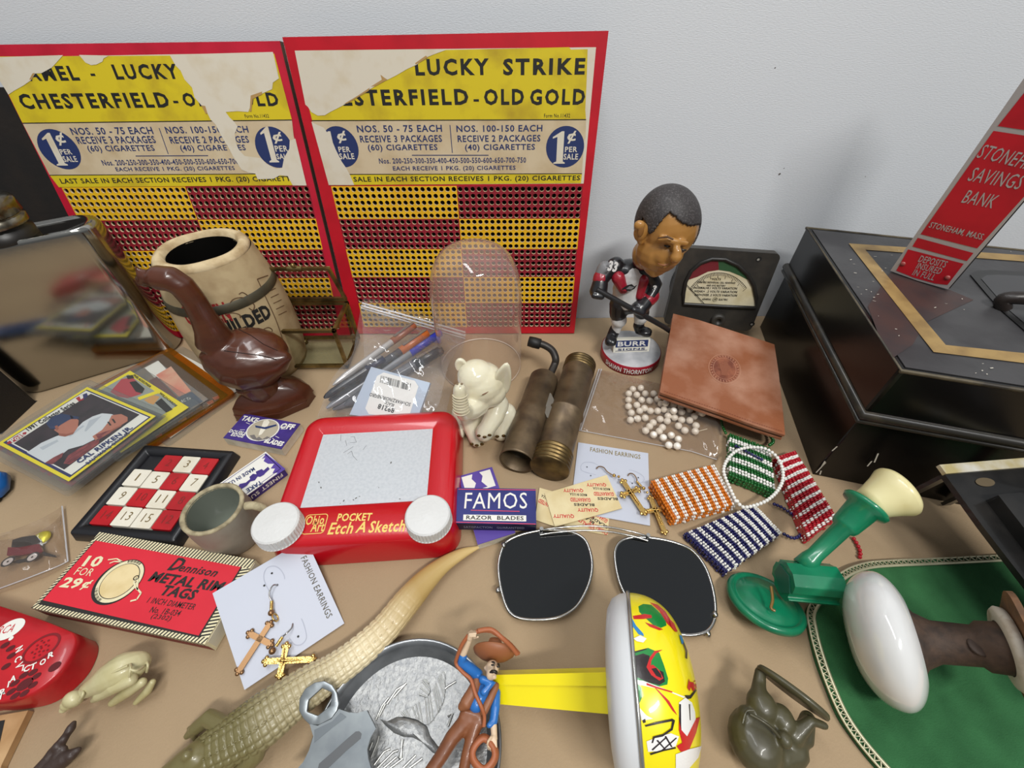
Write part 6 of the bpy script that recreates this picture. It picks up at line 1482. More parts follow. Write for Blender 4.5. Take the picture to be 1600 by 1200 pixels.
body = O7([(100, 684), (150, 694), (235, 652), (282, 590), (345, 612), (400, 615), (455, 598), (512, 710), (478, 770), (458, 840), (465, 900), (490, 990), (300, 1040), (-20, 1010), (60, 920), (95, 850), (122, 760)])
b.prism(body, -.0009, .0009); b.build('blade', op_, bevel=.0003)
b = MB(M('opener_shade', (120, 126, 130), .4, metal=.8), of.M); b.poly(O7([(130, 720), (240, 668), (292, 612), (330, 640), (250, 700), (130, 800)]), .0011); b.build('bend_shade', op_)  # flat darker patch: shade of the neck's bend put into the colour
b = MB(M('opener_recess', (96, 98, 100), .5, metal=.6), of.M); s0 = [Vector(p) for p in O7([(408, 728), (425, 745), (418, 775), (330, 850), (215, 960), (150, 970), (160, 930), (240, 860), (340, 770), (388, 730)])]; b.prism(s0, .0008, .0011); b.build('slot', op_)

# ---- cowboy figurine lying on the dish
cw = thing('cowboy_figurine', 'painted toy cowboy in blue shirt and brown vest swinging a rope', 'cowboy figurine', W(745, 1100, .008))
brn = M('cowboy_brown', (128, 76, 44), .45, coat=.15, var=(112, 64, 36), vs=90); vst = M('cowboy_vest', (142, 90, 58), .5); blu = M('cowboy_blue', (38, 108, 182), .4, coat=.2); fles = M('cowboy_flesh', (216, 190, 160), .45); rope = M('cowboy_rope', (164, 94, 58), .5)
C6 = lambda x, y: (660 + x * .1916, 970 + y * .1916)
def cl(l, dz=0): return [(*C6(x, y), z + dz, r * .1916) for x, y, z, r in l]
o = Org(brn); o.limb(cl([(385, 800, .020, 62), (330, 850, .019, 66), (240, 960, .018, 62), (150, 1110, .017, 56), (60, 1240, .016, 54)])); o.limb(cl([(440, 830, .020, 58), (400, 960, .019, 52), (360, 1110, .018, 48), (330, 1250, .016, 46)])); o.limb(cl([(330, 790, .021, 40), (480, 830, .021, 40)])); o.limb(cl([(350, 750, .021, 48), (460, 780, .021, 52)])); o.build('trousers', cw, .0006)
o = Org(blu); o.limb(cl([(500, 560, .024, 62), (440, 680, .023, 66)])); o.limb(cl([(455, 440, .026, 44), (385, 390, .030, 46), (318, 330, .034, 40), (330, 290, .036, 38)])); o.limb(cl([(605, 580, .022, 34), (595, 700, .022, 40), (578, 830, .021, 36), (545, 850, .022, 26)])); o.limb(cl([(490, 480, .029, 34), (570, 510, .029, 34), (500, 580, .029, 30)])); o.build('shirt', cw, .0006)
o = Org(vst); o.limb(cl([(460, 450, .026, 36), (420, 560, .026, 48), (350, 680, .025, 52), (320, 700, .024, 34)])); o.limb(cl([(600, 530, .025, 30), (560, 620, .025, 32), (500, 740, .024, 36)])); o.build('vest', cw, .0006)
o = Org(fles); o.ball(*C6(570, 385), .031, 10.5, 11, 13).limb(cl([(560, 440, .031, 42), (585, 455, .033, 22)])).limb(cl([(596, 370, .036, 12), (602, 395, .0365, 15)])).limb(cl([(545, 470, .028, 32), (530, 500, .027, 34)])); o.ball(*C6(512, 385), .031, 2.2, 3, 4)
o.limb(cl([(332, 270, .037, 30), (358, 215, .040, 26), (386, 150, .044, 22)])); o.build('body', cw, .00045, label='pale head, neck and raised forearm')
hb_ = Org(fles)
hb_.limb(cl([(386, 140, .045, 25), (402, 105, .047, 28)]))
for dx_ in range(4): hb_.limb(cl([(378 + dx_ * 17, 96 - dx_ * 3, .049, 9.5), (384 + dx_ * 17, 112 - dx_ * 2, .052, 9.5), (386 + dx_ * 15, 128, .051, 8.5)]))
hb_.limb(cl([(420, 140, .048, 10), (452, 132, .050, 9)])); hb_.build('hand', cw, .0003, 1)
hb_ = Org(fles); hb_.limb(cl([(580, 850, .021, 28), (585, 930, .021, 26), (580, 960, .021, 34)]))
for i_, (x0, y0, x1, y1, x2, y2) in enumerate(((545, 970, 535, 1020, 540, 1045), (562, 980, 556, 1040, 562, 1060), (580, 985, 578, 1040, 582, 1058), (598, 980, 600, 1025, 598, 1045))): hb_.limb(cl([(x0, y0, .022, 12), (x1, y1, .022, 11), (x2, y2, .020, 9.5)]))
hb_.limb(cl([(560, 950, .023, 11), (535, 985, .024, 10), (530, 1008, .023, 9)])); hb_.build('hand', cw, .0003, 1)
o = MB(M('cowboy_hat', (150, 92, 56), .5)); hp_, hk = ZP(*C6(578, 322), .029, .1916); hn = V3(.08, .97, -.16).normalized()
HT = axes(hp_ , hn, (1, 0, 0)); o.at(HT); o.lathe([(0, .0006), (60 * hk, .0004), (120 * hk, .0012), (165 * hk, .0030), (176 * hk, .0044), (174 * hk, .0048), (120 * hk, .0026), (66 * hk, .0016), (62 * hk, .0075), (50 * hk, .0095), (0, .0085)], 40, False, 1, .82); o.build('hat', cw)
b = MB(M('cowboy_ink', (34, 26, 24), .5))
def fz(x, y, z): return W(*C6(x, y), z)
b.tube([fz(552, 420, .0375), fz(568, 414, .0395), fz(585, 412, .0402), fz(602, 420, .0392), fz(604, 434, .0375)], [.0004, .0008, .0007, .0008, .0003], 6)
b.tube([fz(566, 335, .0375), fz(582, 338, .0385), fz(592, 348, .0385)], [.0003, .0005, .0003], 5); b.tube([fz(612, 352, .037), fz(622, 356, .036), fz(630, 366, .035)], [.0003, .0005, .0003], 5)
for x, y, z in ((574, 360, .0385), (618, 374, .0365)): b.ell(fz(x, y, z), (.0009, .0005, .0005), 8, 6)
b.build('face_paint', cw, label='black moustache, brows and eyes')
b = MB(rope)
b.tube(spline([fz(400, 110, .048), fz(440, 92, .048), fz(500, 80, .047), fz(560, 84, .046), (fz(560, 84, .046) + fz(640, 130, .044)) / 2, fz(640, 130, .043), fz(710, 185, .040), fz(760, 240, .036), fz(785, 268, .034)], 5), [.0009 + .0001 * (i % 2) for i in range(41)], 8)
b.tube(spline([fz(450, 84, .049), fz(520, 70, .048), fz(575, 78, .047), fz(650, 140, .045), fz(720, 205, .041), fz(770, 270, .037)], 5), .0011, 8); b.build('lasso', cw, label='twisted brown rope loop')
b = MB(rope); b.tube(spline([fz(372, 120, .046), fz(320, 200, .042), fz(285, 290, .037), fz(275, 350, .034), fz(330, 420, .033), fz(395, 480, .032), fz(430, 590, .031), fz(480, 700, .029), fz(505, 780, .026), fz(500, 860, .024)], 6), .0009, 7)
rc = [(500 + 88 * math.cos(a) , 1080 + 140 * math.sin(a)) for a in [2 * PI * i / 18 for i in range(18)]]
for k_ in (0, .0012, .0024): b.tube([fz(500 + (92 - k_ * 4000) * math.cos(a) + 8 * math.cos(a * 3), 1085 + (138 - k_ * 6000) * math.sin(a), .020 + k_ * .7) for a in [2 * PI * i / 36 for i in range(36)]], .0014, 7, closed=True)
b.build('coiled_rope', cw)

# ---- tin noisemaker
r1, r2 = ray(981, 925).normalized(), ray(1004, 1200).normalized(); nn_ = r2.cross(r1).normalized()
if nn_.x < 0: nn_ = -nn_
RN = .043; zc = RN * math.sqrt(1 - nn_.z ** 2) + .0006
cn = W(996, 1078, zc)
cn -= nn_ * ((cn - EYE).dot(nn_))
NT = axes(cn, nn_, V3(0, 0, 1))
for _ in range(12):
    top = min(PX(cn + RN * (NT.to_3x3() @ V3(math.cos(a), math.sin(a), 0)))[1] for a in [2 * PI * i / 48 for i in range(48)])
    RN *= 1 + (top - 926) / 420; zc = RN * math.sqrt(1 - nn_.z ** 2) + .0006; cn = W(996, 1078, zc); cn -= nn_ * ((cn - EYE).dot(nn_)); NT = axes(cn, nn_, V3(0, 0, 1))
nm = thing('noisemaker', 'round tin party noisemaker printed yellow with a white back and yellow handle', 'noisemaker', V3(cn.x, cn.y, .0005))
nwh = M('noise_white', (214, 216, 218), .4, coat=.2); ny_ = M('noise_yellow', (240, 222, 16), .3, coat=.5); ng = M('noise_green', (22, 130, 56), .3, coat=.5); nr = M('noise_red', (196, 34, 34), .3, coat=.5); nk = M('noise_black', (36, 26, 26), .3, coat=.5); nw = M('noise_print_white', (232, 230, 226), .3, coat=.5); nbl = M('noise_blue', (40, 130, 190), .3, coat=.5)
b = MB(nwh, NT); b.lathe([(RN, -.0002), (RN * .985, -.004), (RN * .93, -.0078), (RN * .82, -.0102), (RN * .6, -.0116), (RN * .3, -.0122), (0, -.0124)], 72); b.build('back_shell', nm, label='plain white back')
dprof = [(RN, 0), (RN * .995, .0035), (RN * .97, .0080), (RN * .92, .0122), (RN * .84, .0162), (RN * .72, .0196), (RN * .55, .0224), (RN * .35, .0242), (RN * .15, .0249), (.0002, .025)]
pr = [(p.x, p.y) for p in spline([(r, z, 0) for r, z in dprof], 4)]
b = MB(ny_, NT); b.lathe(pr, 128)
A6 = lambda l: [(900 + x * .25, 900 + y * .25) for x, y in l]
art = [(ng, A6([(390, 190), (420, 175), (470, 180), (510, 215), (560, 270), (565, 310), (530, 325), (480, 305), (430, 260), (395, 225)])), (nr, A6([(355, 250), (430, 238), (470, 245), (475, 262), (420, 270), (360, 270)])), (nr, A6([(430, 290), (480, 305), (530, 328), (545, 335), (520, 340), (460, 318)])), (nr, A6([(460, 165), (510, 180), (560, 225), (600, 290), (635, 345), (625, 350), (570, 300), (520, 220)])),
       (nbl, A6([(325, 225), (345, 255), (375, 310), (420, 360), (425, 378), (390, 365), (350, 310), (330, 270)])), (nr, A6([(300, 230), (325, 230), (330, 310), (310, 300)])),
       (ng, A6([(325, 490), (390, 470), (450, 450), (520, 480), (550, 560), (575, 640), (570, 678), (520, 690), (420, 680), (365, 650), (340, 580)])), (ng, A6([(360, 640), (410, 700), (412, 760), (395, 800), (370, 760)])), (nk, A6([(350, 505), (420, 485), (460, 500), (455, 560), (500, 580), (545, 600), (555, 660), (520, 682), (450, 665), (385, 635), (365, 580)])), (ny_, A6([(335, 465), (440, 442), (442, 452), (338, 478)])), (nk, A6([(338, 480), (440, 453), (442, 460), (340, 490)])),
       (nr, A6([(440, 570), (460, 510), (490, 470), (540, 462), (500, 485), (470, 530), (465, 580)])), (nr, A6([(440, 570), (480, 555), (520, 590), (545, 640), (520, 655), (470, 620)])), (nk, A6([(470, 580), (500, 575), (530, 615), (535, 640), (500, 625)])),
       (nw, A6([(340, 645), (420, 655), (500, 685), (600, 725), (680, 755), (670, 762), (560, 715), (440, 690), (345, 668)])), (nr, A6([(440, 668), (500, 690), (600, 722), (600, 730), (500, 702), (440, 682)])), (nr, A6([(480, 685), (520, 720), (580, 780), (620, 850), (630, 870), (600, 840), (560, 780)])), (nk, A6([(675, 745), (710, 745), (745, 705), (750, 715), (715, 765), (690, 770)])), (nr, A6([(705, 660), (730, 665), (745, 640), (750, 700), (725, 720)])),
       (nw, A6([(640, 790), (680, 760), (720, 790), (740, 850), (745, 920), (720, 1000), (690, 1040), (660, 1000), (640, 900)])), (nk, A6([(700, 800), (708, 800), (712, 900), (706, 900)])), (nw, A6([(395, 820), (440, 870), (480, 890), (430, 900), (410, 900)])), (nr, A6([(640, 880), (650, 890), (655, 960), (690, 1000), (745, 890), (770, 880), (745, 980), (700, 1090), (650, 1095), (625, 1060), (660, 1040), (640, 960)])),
       (nw, A6([(440, 1030), (520, 1000), (590, 980), (640, 1000), (620, 1060), (530, 1090), (450, 1095)])), (nk, A6([(415, 900), (432, 890), (436, 912), (420, 918)])), (nw, A6([(620, 1110), (700, 1080), (780, 1060), (760, 1130), (700, 1200), (620, 1200)])), (nr, A6([(580, 270), (610, 300), (630, 350), (615, 350), (590, 320)])), (nk, A6([(430, 930), (500, 910), (600, 890), (615, 900), (600, 960), (540, 1000), (490, 1010), (480, 1040), (470, 1040), (480, 1000), (540, 985), (590, 950), (598, 905), (500, 925), (434, 940)])), (nk, A6([(460, 1105), (540, 1080), (620, 1065), (620, 1074), (545, 1090), (465, 1115)])), (nk, A6([(510, 1020), (560, 1080), (550, 1080), (500, 1025)])), (nk, A6([(560, 995), (600, 1065), (590, 1065), (550, 1000)])), (nk, A6([(470, 1080), (560, 1000), (566, 1006), (478, 1086)])), (nk, A6([(530, 1085), (620, 1005), (626, 1010), (540, 1088)])), (nk, A6([(640, 800), (650, 800), (652, 960), (640, 900)])), (nr, A6([(690, 700), (700, 640), (712, 690), (705, 720)])), (nk, A6([(655, 400), (665, 402), (690, 470), (688, 520), (678, 515), (680, 470)])), (nw, A6([(360, 395), (400, 375), (440, 395), (420, 420), (380, 412)])), (nbl, A6([(640, 370), (655, 375), (668, 420), (655, 430)]))]
from mathutils.bvhtree import BVHTree
from mathutils.geometry import tessellate_polygon
def decal(b, tree, mat_, pl_, lift, step=2.5):
    """a printed patch laid on a curved surface"""
    b.m(mat_); vs = [V3(x, y, 0) for x, y in pl_]; stack = [tuple(vs[i] for i in t) for t in tessellate_polygon([vs])]; cache = {}
    def hit(q):
        k = (round(q.x, 2), round(q.y, 2))
        if k not in cache:
            h = tree.ray_cast(EYE, ray(q.x, q.y).normalized()); cache[k] = (h[0] + h[1] * lift * (1 if h[1].dot(ray(q.x, q.y)) < 0 else -1)) if h[0] else None
        return cache[k]
    while stack:
        t = stack.pop(); L = [(t[i] - t[(i + 1) % 3]).length for i in range(3)]; m_ = max(L)
        if m_ > step * 2:
            i = L.index(m_); mid = (t[i] + t[(i + 1) % 3]) / 2; stack += [(t[i], mid, t[(i + 2) % 3]), (mid, t[(i + 1) % 3], t[(i + 2) % 3])]; continue
        h = [hit(q) for q in t]
        if all(h) and max((h[0] - h[1]).length, (h[1] - h[2]).length) < .006: b.add(h, [(0, 1, 2)], True)
tree = BVHTree.FromPolygons(b.v, b.f); bt_ = b.T; b.at(ID)
for i, (mat_, pl_) in enumerate(art): decal(b, tree, mat_, pl_, .00006 + .000012 * i)
b.at(bt_)
b.build('printed_shell', nm, label='glossy printed front')
b = MB(M('noise_rim', (176, 176, 172), .25, metal=.8), NT); b.tube([(RN * 1.004 * math.cos(a), RN * 1.004 * math.sin(a), 0) for a in [2 * PI * i / 96 for i in range(96)]], .0009, 8, closed=True); b.build('rim', nm)
hl0, hl1 = W(768, 1074, .016), W(955, 1080, .030)
hdir = (hl1 - hl0).normalized(); HF_ = Frame(hl0, hdir, V3(0, 1, .55)); Lh = (hl1 - hl0).length + .006
b = MB(ny_, HF_.M); w0_, w1_ = .0062, .0088
b.prism([(0, -w0_), (Lh, -w1_), (Lh, w1_), (0, w0_)], -.0035, .0015); b.m(ny_); b.prism([(0, w0_ * .35), (Lh, w1_ * .35), (Lh, w1_), (0, w0_)], .0012, .0032); b.build('handle', nm, bevel=.0008)

# ---- candlestick telephone toy
gph = M('phone_green', (16, 122, 84), .3, coat=.3, var=(10, 104, 72), vs=50); crm = M('phone_cream', (222, 212, 160), .3, coat=.3, var=(208, 192, 130), vs=40)
ph = thing('toy_telephone', 'green plastic candlestick telephone toy with a cream mouthpiece, lying on its side', 'toy telephone', W(1240, 930))
pc = W(1197, 938, .0150); bd0 = W(1232, 905, .0235); bd1 = W(1298, 911, .0235)
vv = (pc - EYE).normalized(); Rv = (RIGHT - vv * RIGHT.dot(vv)).normalized(); Uv = Rv.cross(vv)
dax = (-.57 * vv + .82 * (.60 * Rv + .80 * Uv)).normalized(); dk_ = KP(pc); RD = 58 * dk_
pc = W(1197, 938, RD * math.sqrt(1 - dax.z ** 2) + .0012)
b = MB(gph, axes(pc - dax * .002, dax)); b.lathe([(0, -.002), (RD * .9, -.002), (RD, -.0006), (RD, .0018), (RD * .94, .0030), (RD * .86, .0030), (RD * .84, .0024), (RD * .76, .0024), (RD * .74, .0036), (RD * .3, .0042), (0, .0042)], 56); b.build('base', ph)
b = MB(M('glue_brown', (120, 90, 36), .3, coat=.5), axes(pc - dax * .002, dax))
b.tube(spline([W(1180, 890, .030), W(1198, 905, .026), W(1205, 930, .022), W(1200, 955, .016), W(1208, 972, .010)], 5), .0009, 6) if False else None
b.at(ID); b.tube(spline([pc + dax * .0034 + (W(x, y, .0185) - pc) * .8 for x, y in ((1202, 920), (1205, 945), (1202, 962), (1210, 968))], 5), .0008, 6); b.build('glue_stain', ph)
bx_ = (bd1 - bd0).normalized(); LB = (bd1 - bd0).length + .004; bT = axes(bd0 - bx_ * .003, bx_, V3(0, .3, 1)); kb = 34 * KP(bd0)
b = MB(gph, bT)
prof_ = [(.95, -.25), (.95, .45), (.62, .95), (.1, 1.0), (-.05, .8), (-.35, .8), (-.42, 1.0), (-.8, .75), (-.95, .3), (-.95, -.35), (-.7, -.55), (-.7, -.85), (-.3, -1.0), (.2, -.95), (.3, -.75), (.62, -.75), (.7, -.6)]
b.prism([(x * kb * .86, y * kb * .86) for x, y in prof_], 0, LB); b.build('body', ph, bevel=.0006)
b = MB(M('phone_dark', (34, 92, 74), .35)); b.at(bT); b.prism([(.55 * kb, .3 * kb), (0, .75 * kb), (-.6 * kb, .3 * kb), (-.3 * kb, -.6 * kb), (.4 * kb, -.5 * kb)], -.0006, 0); b.build('end_plate', ph)
n0, n1 = W(1262, 878, .030), W(1330, 812, .046); fl0 = W(1353, 790, .053); ms = W(1384, 770, .058)
nd = (fl0 - n0).normalized(); kn = KP(n1)
b = MB(gph, axes(n0 - nd * .004, nd)); Ln = (fl0 - n0).length + .004; b.lathe([(0, 0), (15 * kn, 0), (14 * kn, Ln * .12), (11.5 * kn, Ln * .2), (13 * kn, Ln * .62), (17 * kn, Ln * .64), (19 * kn, Ln * .68), (22 * kn, Ln * .94), (31 * kn, Ln * .96), (33 * kn, Ln), (31 * kn, Ln + .001), (0, Ln + .001)], 40); b.build('stem', ph)
md = (ms - fl0).normalized(); b = MB(crm, axes(fl0 + md * .0005, (md + V3(.1, -.1, .0)).normalized())); km = KP(ms); Lm = (ms - fl0).length
b.lathe([(0, 0), (23 * km, 0), (25 * km, Lm * .25), (33 * km, Lm * .9), (39 * km, Lm * 1.25), (39 * km, Lm * 1.38), (36 * km, Lm * 1.5), (22 * km, Lm * 1.62), (14 * km, Lm * 1.64), (11 * km, Lm * 1.56), (0, Lm * 1.54)], 44); b.build('mouthpiece', ph, label='cream flared mouthpiece')

# ---- green felt piece with braid
felt = M('green_felt', (34, 86, 46), .95, var=(46, 102, 58), vs=60, bump=.5, bs=1500, lo=.35, hi=.7); braid = M('braid_silver', (206, 200, 168), .3, metal=.5)
gc = thing('felt_cloth', 'green felt cloth edged with pale zigzag braid, under the door knob', 'cloth', W(1450, 1040))
edge = [(1620, 866), (1560, 868), (1500, 871), (1440, 874), (1390, 876), (1350, 880), (1318, 892), (1290, 915), (1262, 950), (1264, 985), (1276, 1030), (1290, 1070), (1308, 1112), (1330, 1148), (1360, 1186), (1400, 1230)]
EP = spline([W(x, y, .0032) for x, y in edge], 6)
inn = [W(1640, 1000, .002), W(1480, 1260, .002)]
cen_ = W(1520, 1060, .0022); b = MB(felt)
rings = [[cen_.lerp(p, s) + V3(0, 0, .0005 * math.sin(i * .5 + s * 6) * s) for i, p in enumerate(EP + [W(1760, 1300, .0025), W(1800, 1000, .0025)])] for s in (.0005, .25, .5, .75, .9, 1.0)]
b.loft(rings, False); b.loft([rings[-1], [p - V3(0, 0, .0022) for p in rings[-1]]], False); b.build('felt', gc)
b = MB(braid); off = []
for i, p in enumerate(EP):
    t_ = (EP[min(i + 1, len(EP) - 1)] - EP[max(i - 1, 0)]).normalized(); n_ = V3(-t_.y, t_.x, 0); n_ = n_ if (cen_ - p).dot(n_) > 0 else -n_; off.append((p, n_, t_))
b.tube([p + n_ * .0002 + V3(0, 0, .0008) for p, n_, t_ in off], .0006, 6); b.tube([p + n_ * .0034 + V3(0, 0, .0010) for p, n_, t_ in off], .0009, 6)
zz = []; dist = 0; step = .0011; k = 0; fine = spline([p for p, n_, t_ in off], 4); last = fine[0]
for p in fine[1:]:
    if (p - last).length >= step:
        t_ = (p - last).normalized(); n_ = V3(-t_.y, t_.x, 0); n_ = n_ if (cen_ - p).dot(n_) > 0 else -n_
        zz.append(p + n_ * (.0004 if k % 2 else .0032) + V3(0, 0, .0010)); k += 1; last = p
b.tube(zz, .00055, 5); b.build('braid', gc, label='pale silver zigzag braid')
bt = MB(felt)

# ---- porcelain door knob
porc = M('porcelain', (216, 216, 214), .12, coat=.6, var=(206, 206, 206), vs=20); rust = M('rust_iron', (78, 60, 48), .7, metal=.3, var=(52, 42, 36), vs=120, bump=.4, bs=300); rust2 = M('rust_plate', (120, 84, 54), .75, var=(86, 62, 44), vs=90, bump=.5, bs=200); chip = M('plate_white_paint', (198, 190, 176), .6, var=(150, 124, 96), vs=110, lo=.5, hi=.75)
kc_ = W(1386, 996, .0350); kk_ = KP(kc_); vv = (kc_ - EYE).normalized(); Rv = (RIGHT - vv * RIGHT.dot(vv)).normalized(); Uv = Rv.cross(vv)
ka = (.99 * Rv - .10 * Uv + .06 * vv).normalized(); RK_ = 98 * kk_; RA = 53 * kk_
kc_ = W(1386, 996, RK_ * math.sqrt(1 - ka.z ** 2) + .0030)
dkb = thing('door_knob', 'white porcelain door knob on a rusty iron shank and plate', 'door knob', V3(kc_.x, kc_.y, .003))
b = MB(porc, axes(kc_, ka)); pf_ = [(RK_ * max(math.sin(a), 0) ** .82, -RA * math.cos(a) * (1.0 if math.cos(a) > 0 else .75)) for a in [PI * i / 40 for i in range(33)]]; pf_[0] = (.0001, pf_[0][1]); b.lathe(pf_, 64, True); b.build('knob', dkb, label='glossy white porcelain knob')
b = MB(rust, axes(kc_, ka)); z0_ = RA * .42
b.lathe([(RK_ * .55, z0_ * .9), (RK_ * .56, z0_ * 1.3), (RK_ * .40, z0_ * 1.8), (RK_ * .30, z0_ * 2.6), (RK_ * .28, z0_ * 4.6), (RK_ * .34, z0_ * 4.9), (RK_ * .36, z0_ * 7.2)], 36); b.build('shank', dkb)
p = kc_ + ka * z0_ * 3.8; b = MB(M('screw_rust', (60, 46, 38), .6, metal=.3)); b.ell(p + V3(-.0, -.003, RK_ * .27), (.0042, .0042, .0012), 16, 8); b.build('set_screw', dkb)
b = MB(chip, axes(kc_ + ka * z0_ * 6.0, ka)); b.lathe([(RK_ * .36, -.001), (RK_ * .52, -.0008), (RK_ * .56, .0006), (RK_ * .54, .003), (RK_ * .4, .0032)], 44); b.build('collar', dkb, label='chipped white painted collar')
b = MB(rust2, axes(kc_ + ka * (z0_ * 6.0 + .0034), ka, V3(0, 0, 1))); b.prism(rrect(-RK_ * .85, -RK_ * .55, RK_ * .85, RK_ * .55, .008, 5), 0, .0022); b.build('plate', dkb, bevel=.0006)

# ---- black lock bracket
blkm = M('bracket_black', (20, 19, 18), .3, coat=.3, var=(34, 32, 30), vs=60); bras4 = M('bracket_brass', (196, 180, 128), .45, metal=.4, var=(226, 222, 210), vs=60); chipm = M('bracket_chips', (150, 152, 156), .3, metal=.6, var=(24, 22, 22), vs=240, lo=.5, hi=.58)
bA, bB = W(1476, 738, .060), W(1597, 728, .060); bC = W(1602, 1022, .046)
fb_ = Frame(bA, bB - bA, bA - bC); wB = (bB - bA).length; LBk = abs(fb_.loc(1602, 1022).y) + .03
br = thing('lock_bracket', 'black iron lock bracket with a brass end plate, standing by the lock box', 'bracket', V3(bA.x + .05, bA.y - .05, .002))
b = MB(blkm, fb_.M); b.prism([(0, .0), (wB + .008, .0), (wB + .008, -LBk), (.004, -LBk), (0, -.03)], -.004, -.0006); b.build('back_plate', br, bevel=.0006)
b = MB(blkm, fb_.M); b.box(0, -.0022, -.058, .006, 0, -.004); b.build('leg', br); b = MB(blkm, fb_.M); b.box(wB, -.0022, -.058, wB + .006, 0, -.004); b.build('leg', br)
b = MB(bras4, fb_.M); b.prism([(-.0004, -.001), (wB + .008, -.001), (wB + .008, .0045), (-.0004, .0045)], -.002, .0006); b.build('end_plate', br, label='worn brass end plate')
b = MB(M('slot_brass', (110, 96, 74), .4, metal=.4), fb_.M); q = fb_.loc(1540, 753); b.disc(q, .0055, .0026, .0001 - .0005 + .0002, 24); b.build('slot', br)
b = MB(blkm, fb_.M); b.prism([(.012, -.017), (.026, -.017), (.026, -LBk), (.012, -LBk)], -.0006, .007); b.build('bar', br, bevel=.0015)
b = MB(chipm, fb_.M); b.prism([(.030, -.017), (.042, -.017), (.042, -LBk), (.030, -LBk)], -.0006, .008); b.build('bar', br, label='chipped bar showing bare metal', bevel=.0015)

# ---- olive army figure lying on its back
ol = M('soldier_olive', (74, 70, 48), .42, coat=.15, var=(62, 58, 40), vs=60)
sf_ = thing('army_figure', 'olive green plastic army figure toppled over with its oval base raised', 'toy soldier', W(1200, 1150))
o = Org(ol); o.ball(1180, 1156, .016, 40, 44, 30).ball(1168, 1122, .020, 15, 18, 14).ball(1190, 1102, .021, 22, 24, 18).limb([(1186, 1096, .022, 15), (1186, 1070, .020, 10), (1188, 1050, .021, 8)]).ball(1222, 1124, .020, 18, 22, 16).limb([(1230, 1160, .014, 20), (1256, 1150, .014, 16), (1262, 1122, .018, 11)]).limb([(1240, 1150, .018, 15), (1268, 1126, .022, 8), (1288, 1134, .021, 6)]).limb([(1215, 1180, .012, 26), (1240, 1175, .012, 22)]).ball(1196, 1180, .012, 34, 30, 24).ball(1226, 1156, .024, 11, 12, 10); o.build('body', sf_, .0007, 3)
b = MB(ol); b.tube(spline([W(1172, 1116, .0285), W(1190, 1126, .029), W(1206, 1138, .028), W(1218, 1152, .026)], 5), .0007, 6); b.tube(spline([W(1160, 1130, .024), W(1166, 1112, .0255), W(1178, 1110, .0265)], 5), .0006, 6); b.build('strap', sf_)
b0, b1 = W(1184, 1040, .024), W(1296, 1124, .026); bm = (b0 + b1) / 2; ea = (b1 - b0).normalized(); view = (bm - EYE).normalized(); nrm_ = (ea.cross(view)).normalized(); nrm_ = nrm_ if nrm_.z > 0 else -nrm_; nrm_ = (nrm_ - view * -.22).normalized()
eb_ = nrm_.cross(ea); BT = Matrix((ea, eb_, nrm_)).transposed().to_4x4(); BT.translation = bm; ra1 = (b1 - b0).length / 2
b = MB(ol, BT); b.lathe([(0, -.0011), (ra1, -.0011), (ra1 * 1.01, 0), (ra1 * .97, .0011), (0, .0011)], 44, False, 1, .5); b.build('base', sf_)

# ---- cream locust-like figure
cel = M('celluloid_cream', (196, 188, 146), .38, coat=.2, var=(176, 166, 118), vs=60)
cf = thing('cricket_figurine', 'small cream plastic cricket figurine with folded legs, by the red toy disc', 'insect figurine', W(185, 1065))
o = Org(cel); o.path([(228, 1030, .012, 10), (216, 1036, .015, 19), (196, 1046, .016, 25), (172, 1058, .015, 22), (150, 1070, .0125, 15), (134, 1080, .010, 11)], 16).ball(115, 1092, .009, 14, 12, 13).ball(106, 1100, .0065, 10, 9, 9).ball(99, 1109, .0045, 6, 5, 5); o.build('body', cf, .0006, 2)
o = Org(cel); o.limb([(205, 1062, .018, 9), (180, 1072, .016, 11), (155, 1087, .010, 8), (147, 1093, .006, 5)]); o.build('leg', cf, .0005, 2)
o = Org(cel); o.limb([(222, 1066, .014, 7), (200, 1080, .010, 9), (176, 1098, .005, 6)]); o.build('leg', cf, .0005, 2)
o = Org(cel); o.limb([(238, 1066, .010, 5), (230, 1080, .007, 6.5), (212, 1098, .003, 4)]); o.build('leg', cf, .0005, 2)
b = MB(cel)
for l in ([(126, 1076, .013), (130, 1084, .0165), (125, 1094, .013)], [(203, 1032, .017), (204, 1044, .025), (202, 1058, .022)], [(228, 1030, .0145), (231, 1040, .017), (229, 1050, .0135)], [(205, 1034, .0195), (220, 1032, .018), (228, 1036, .0165)], [(204, 1046, .0252), (214, 1048, .0235), (224, 1042, .0195)], [(140, 1072, .0155), (170, 1054, .0225), (200, 1040, .0238)]): b.tube(spline([W(*p) for p in l], 5), .0006, 6)
for x, y, z in ((214, 1028, .016), (222, 1027, .015), (230, 1028, .013), (198, 1032, .018)): b.ell(W(x, y, z), .0014, 8, 6)
b.build('ridge', cf)

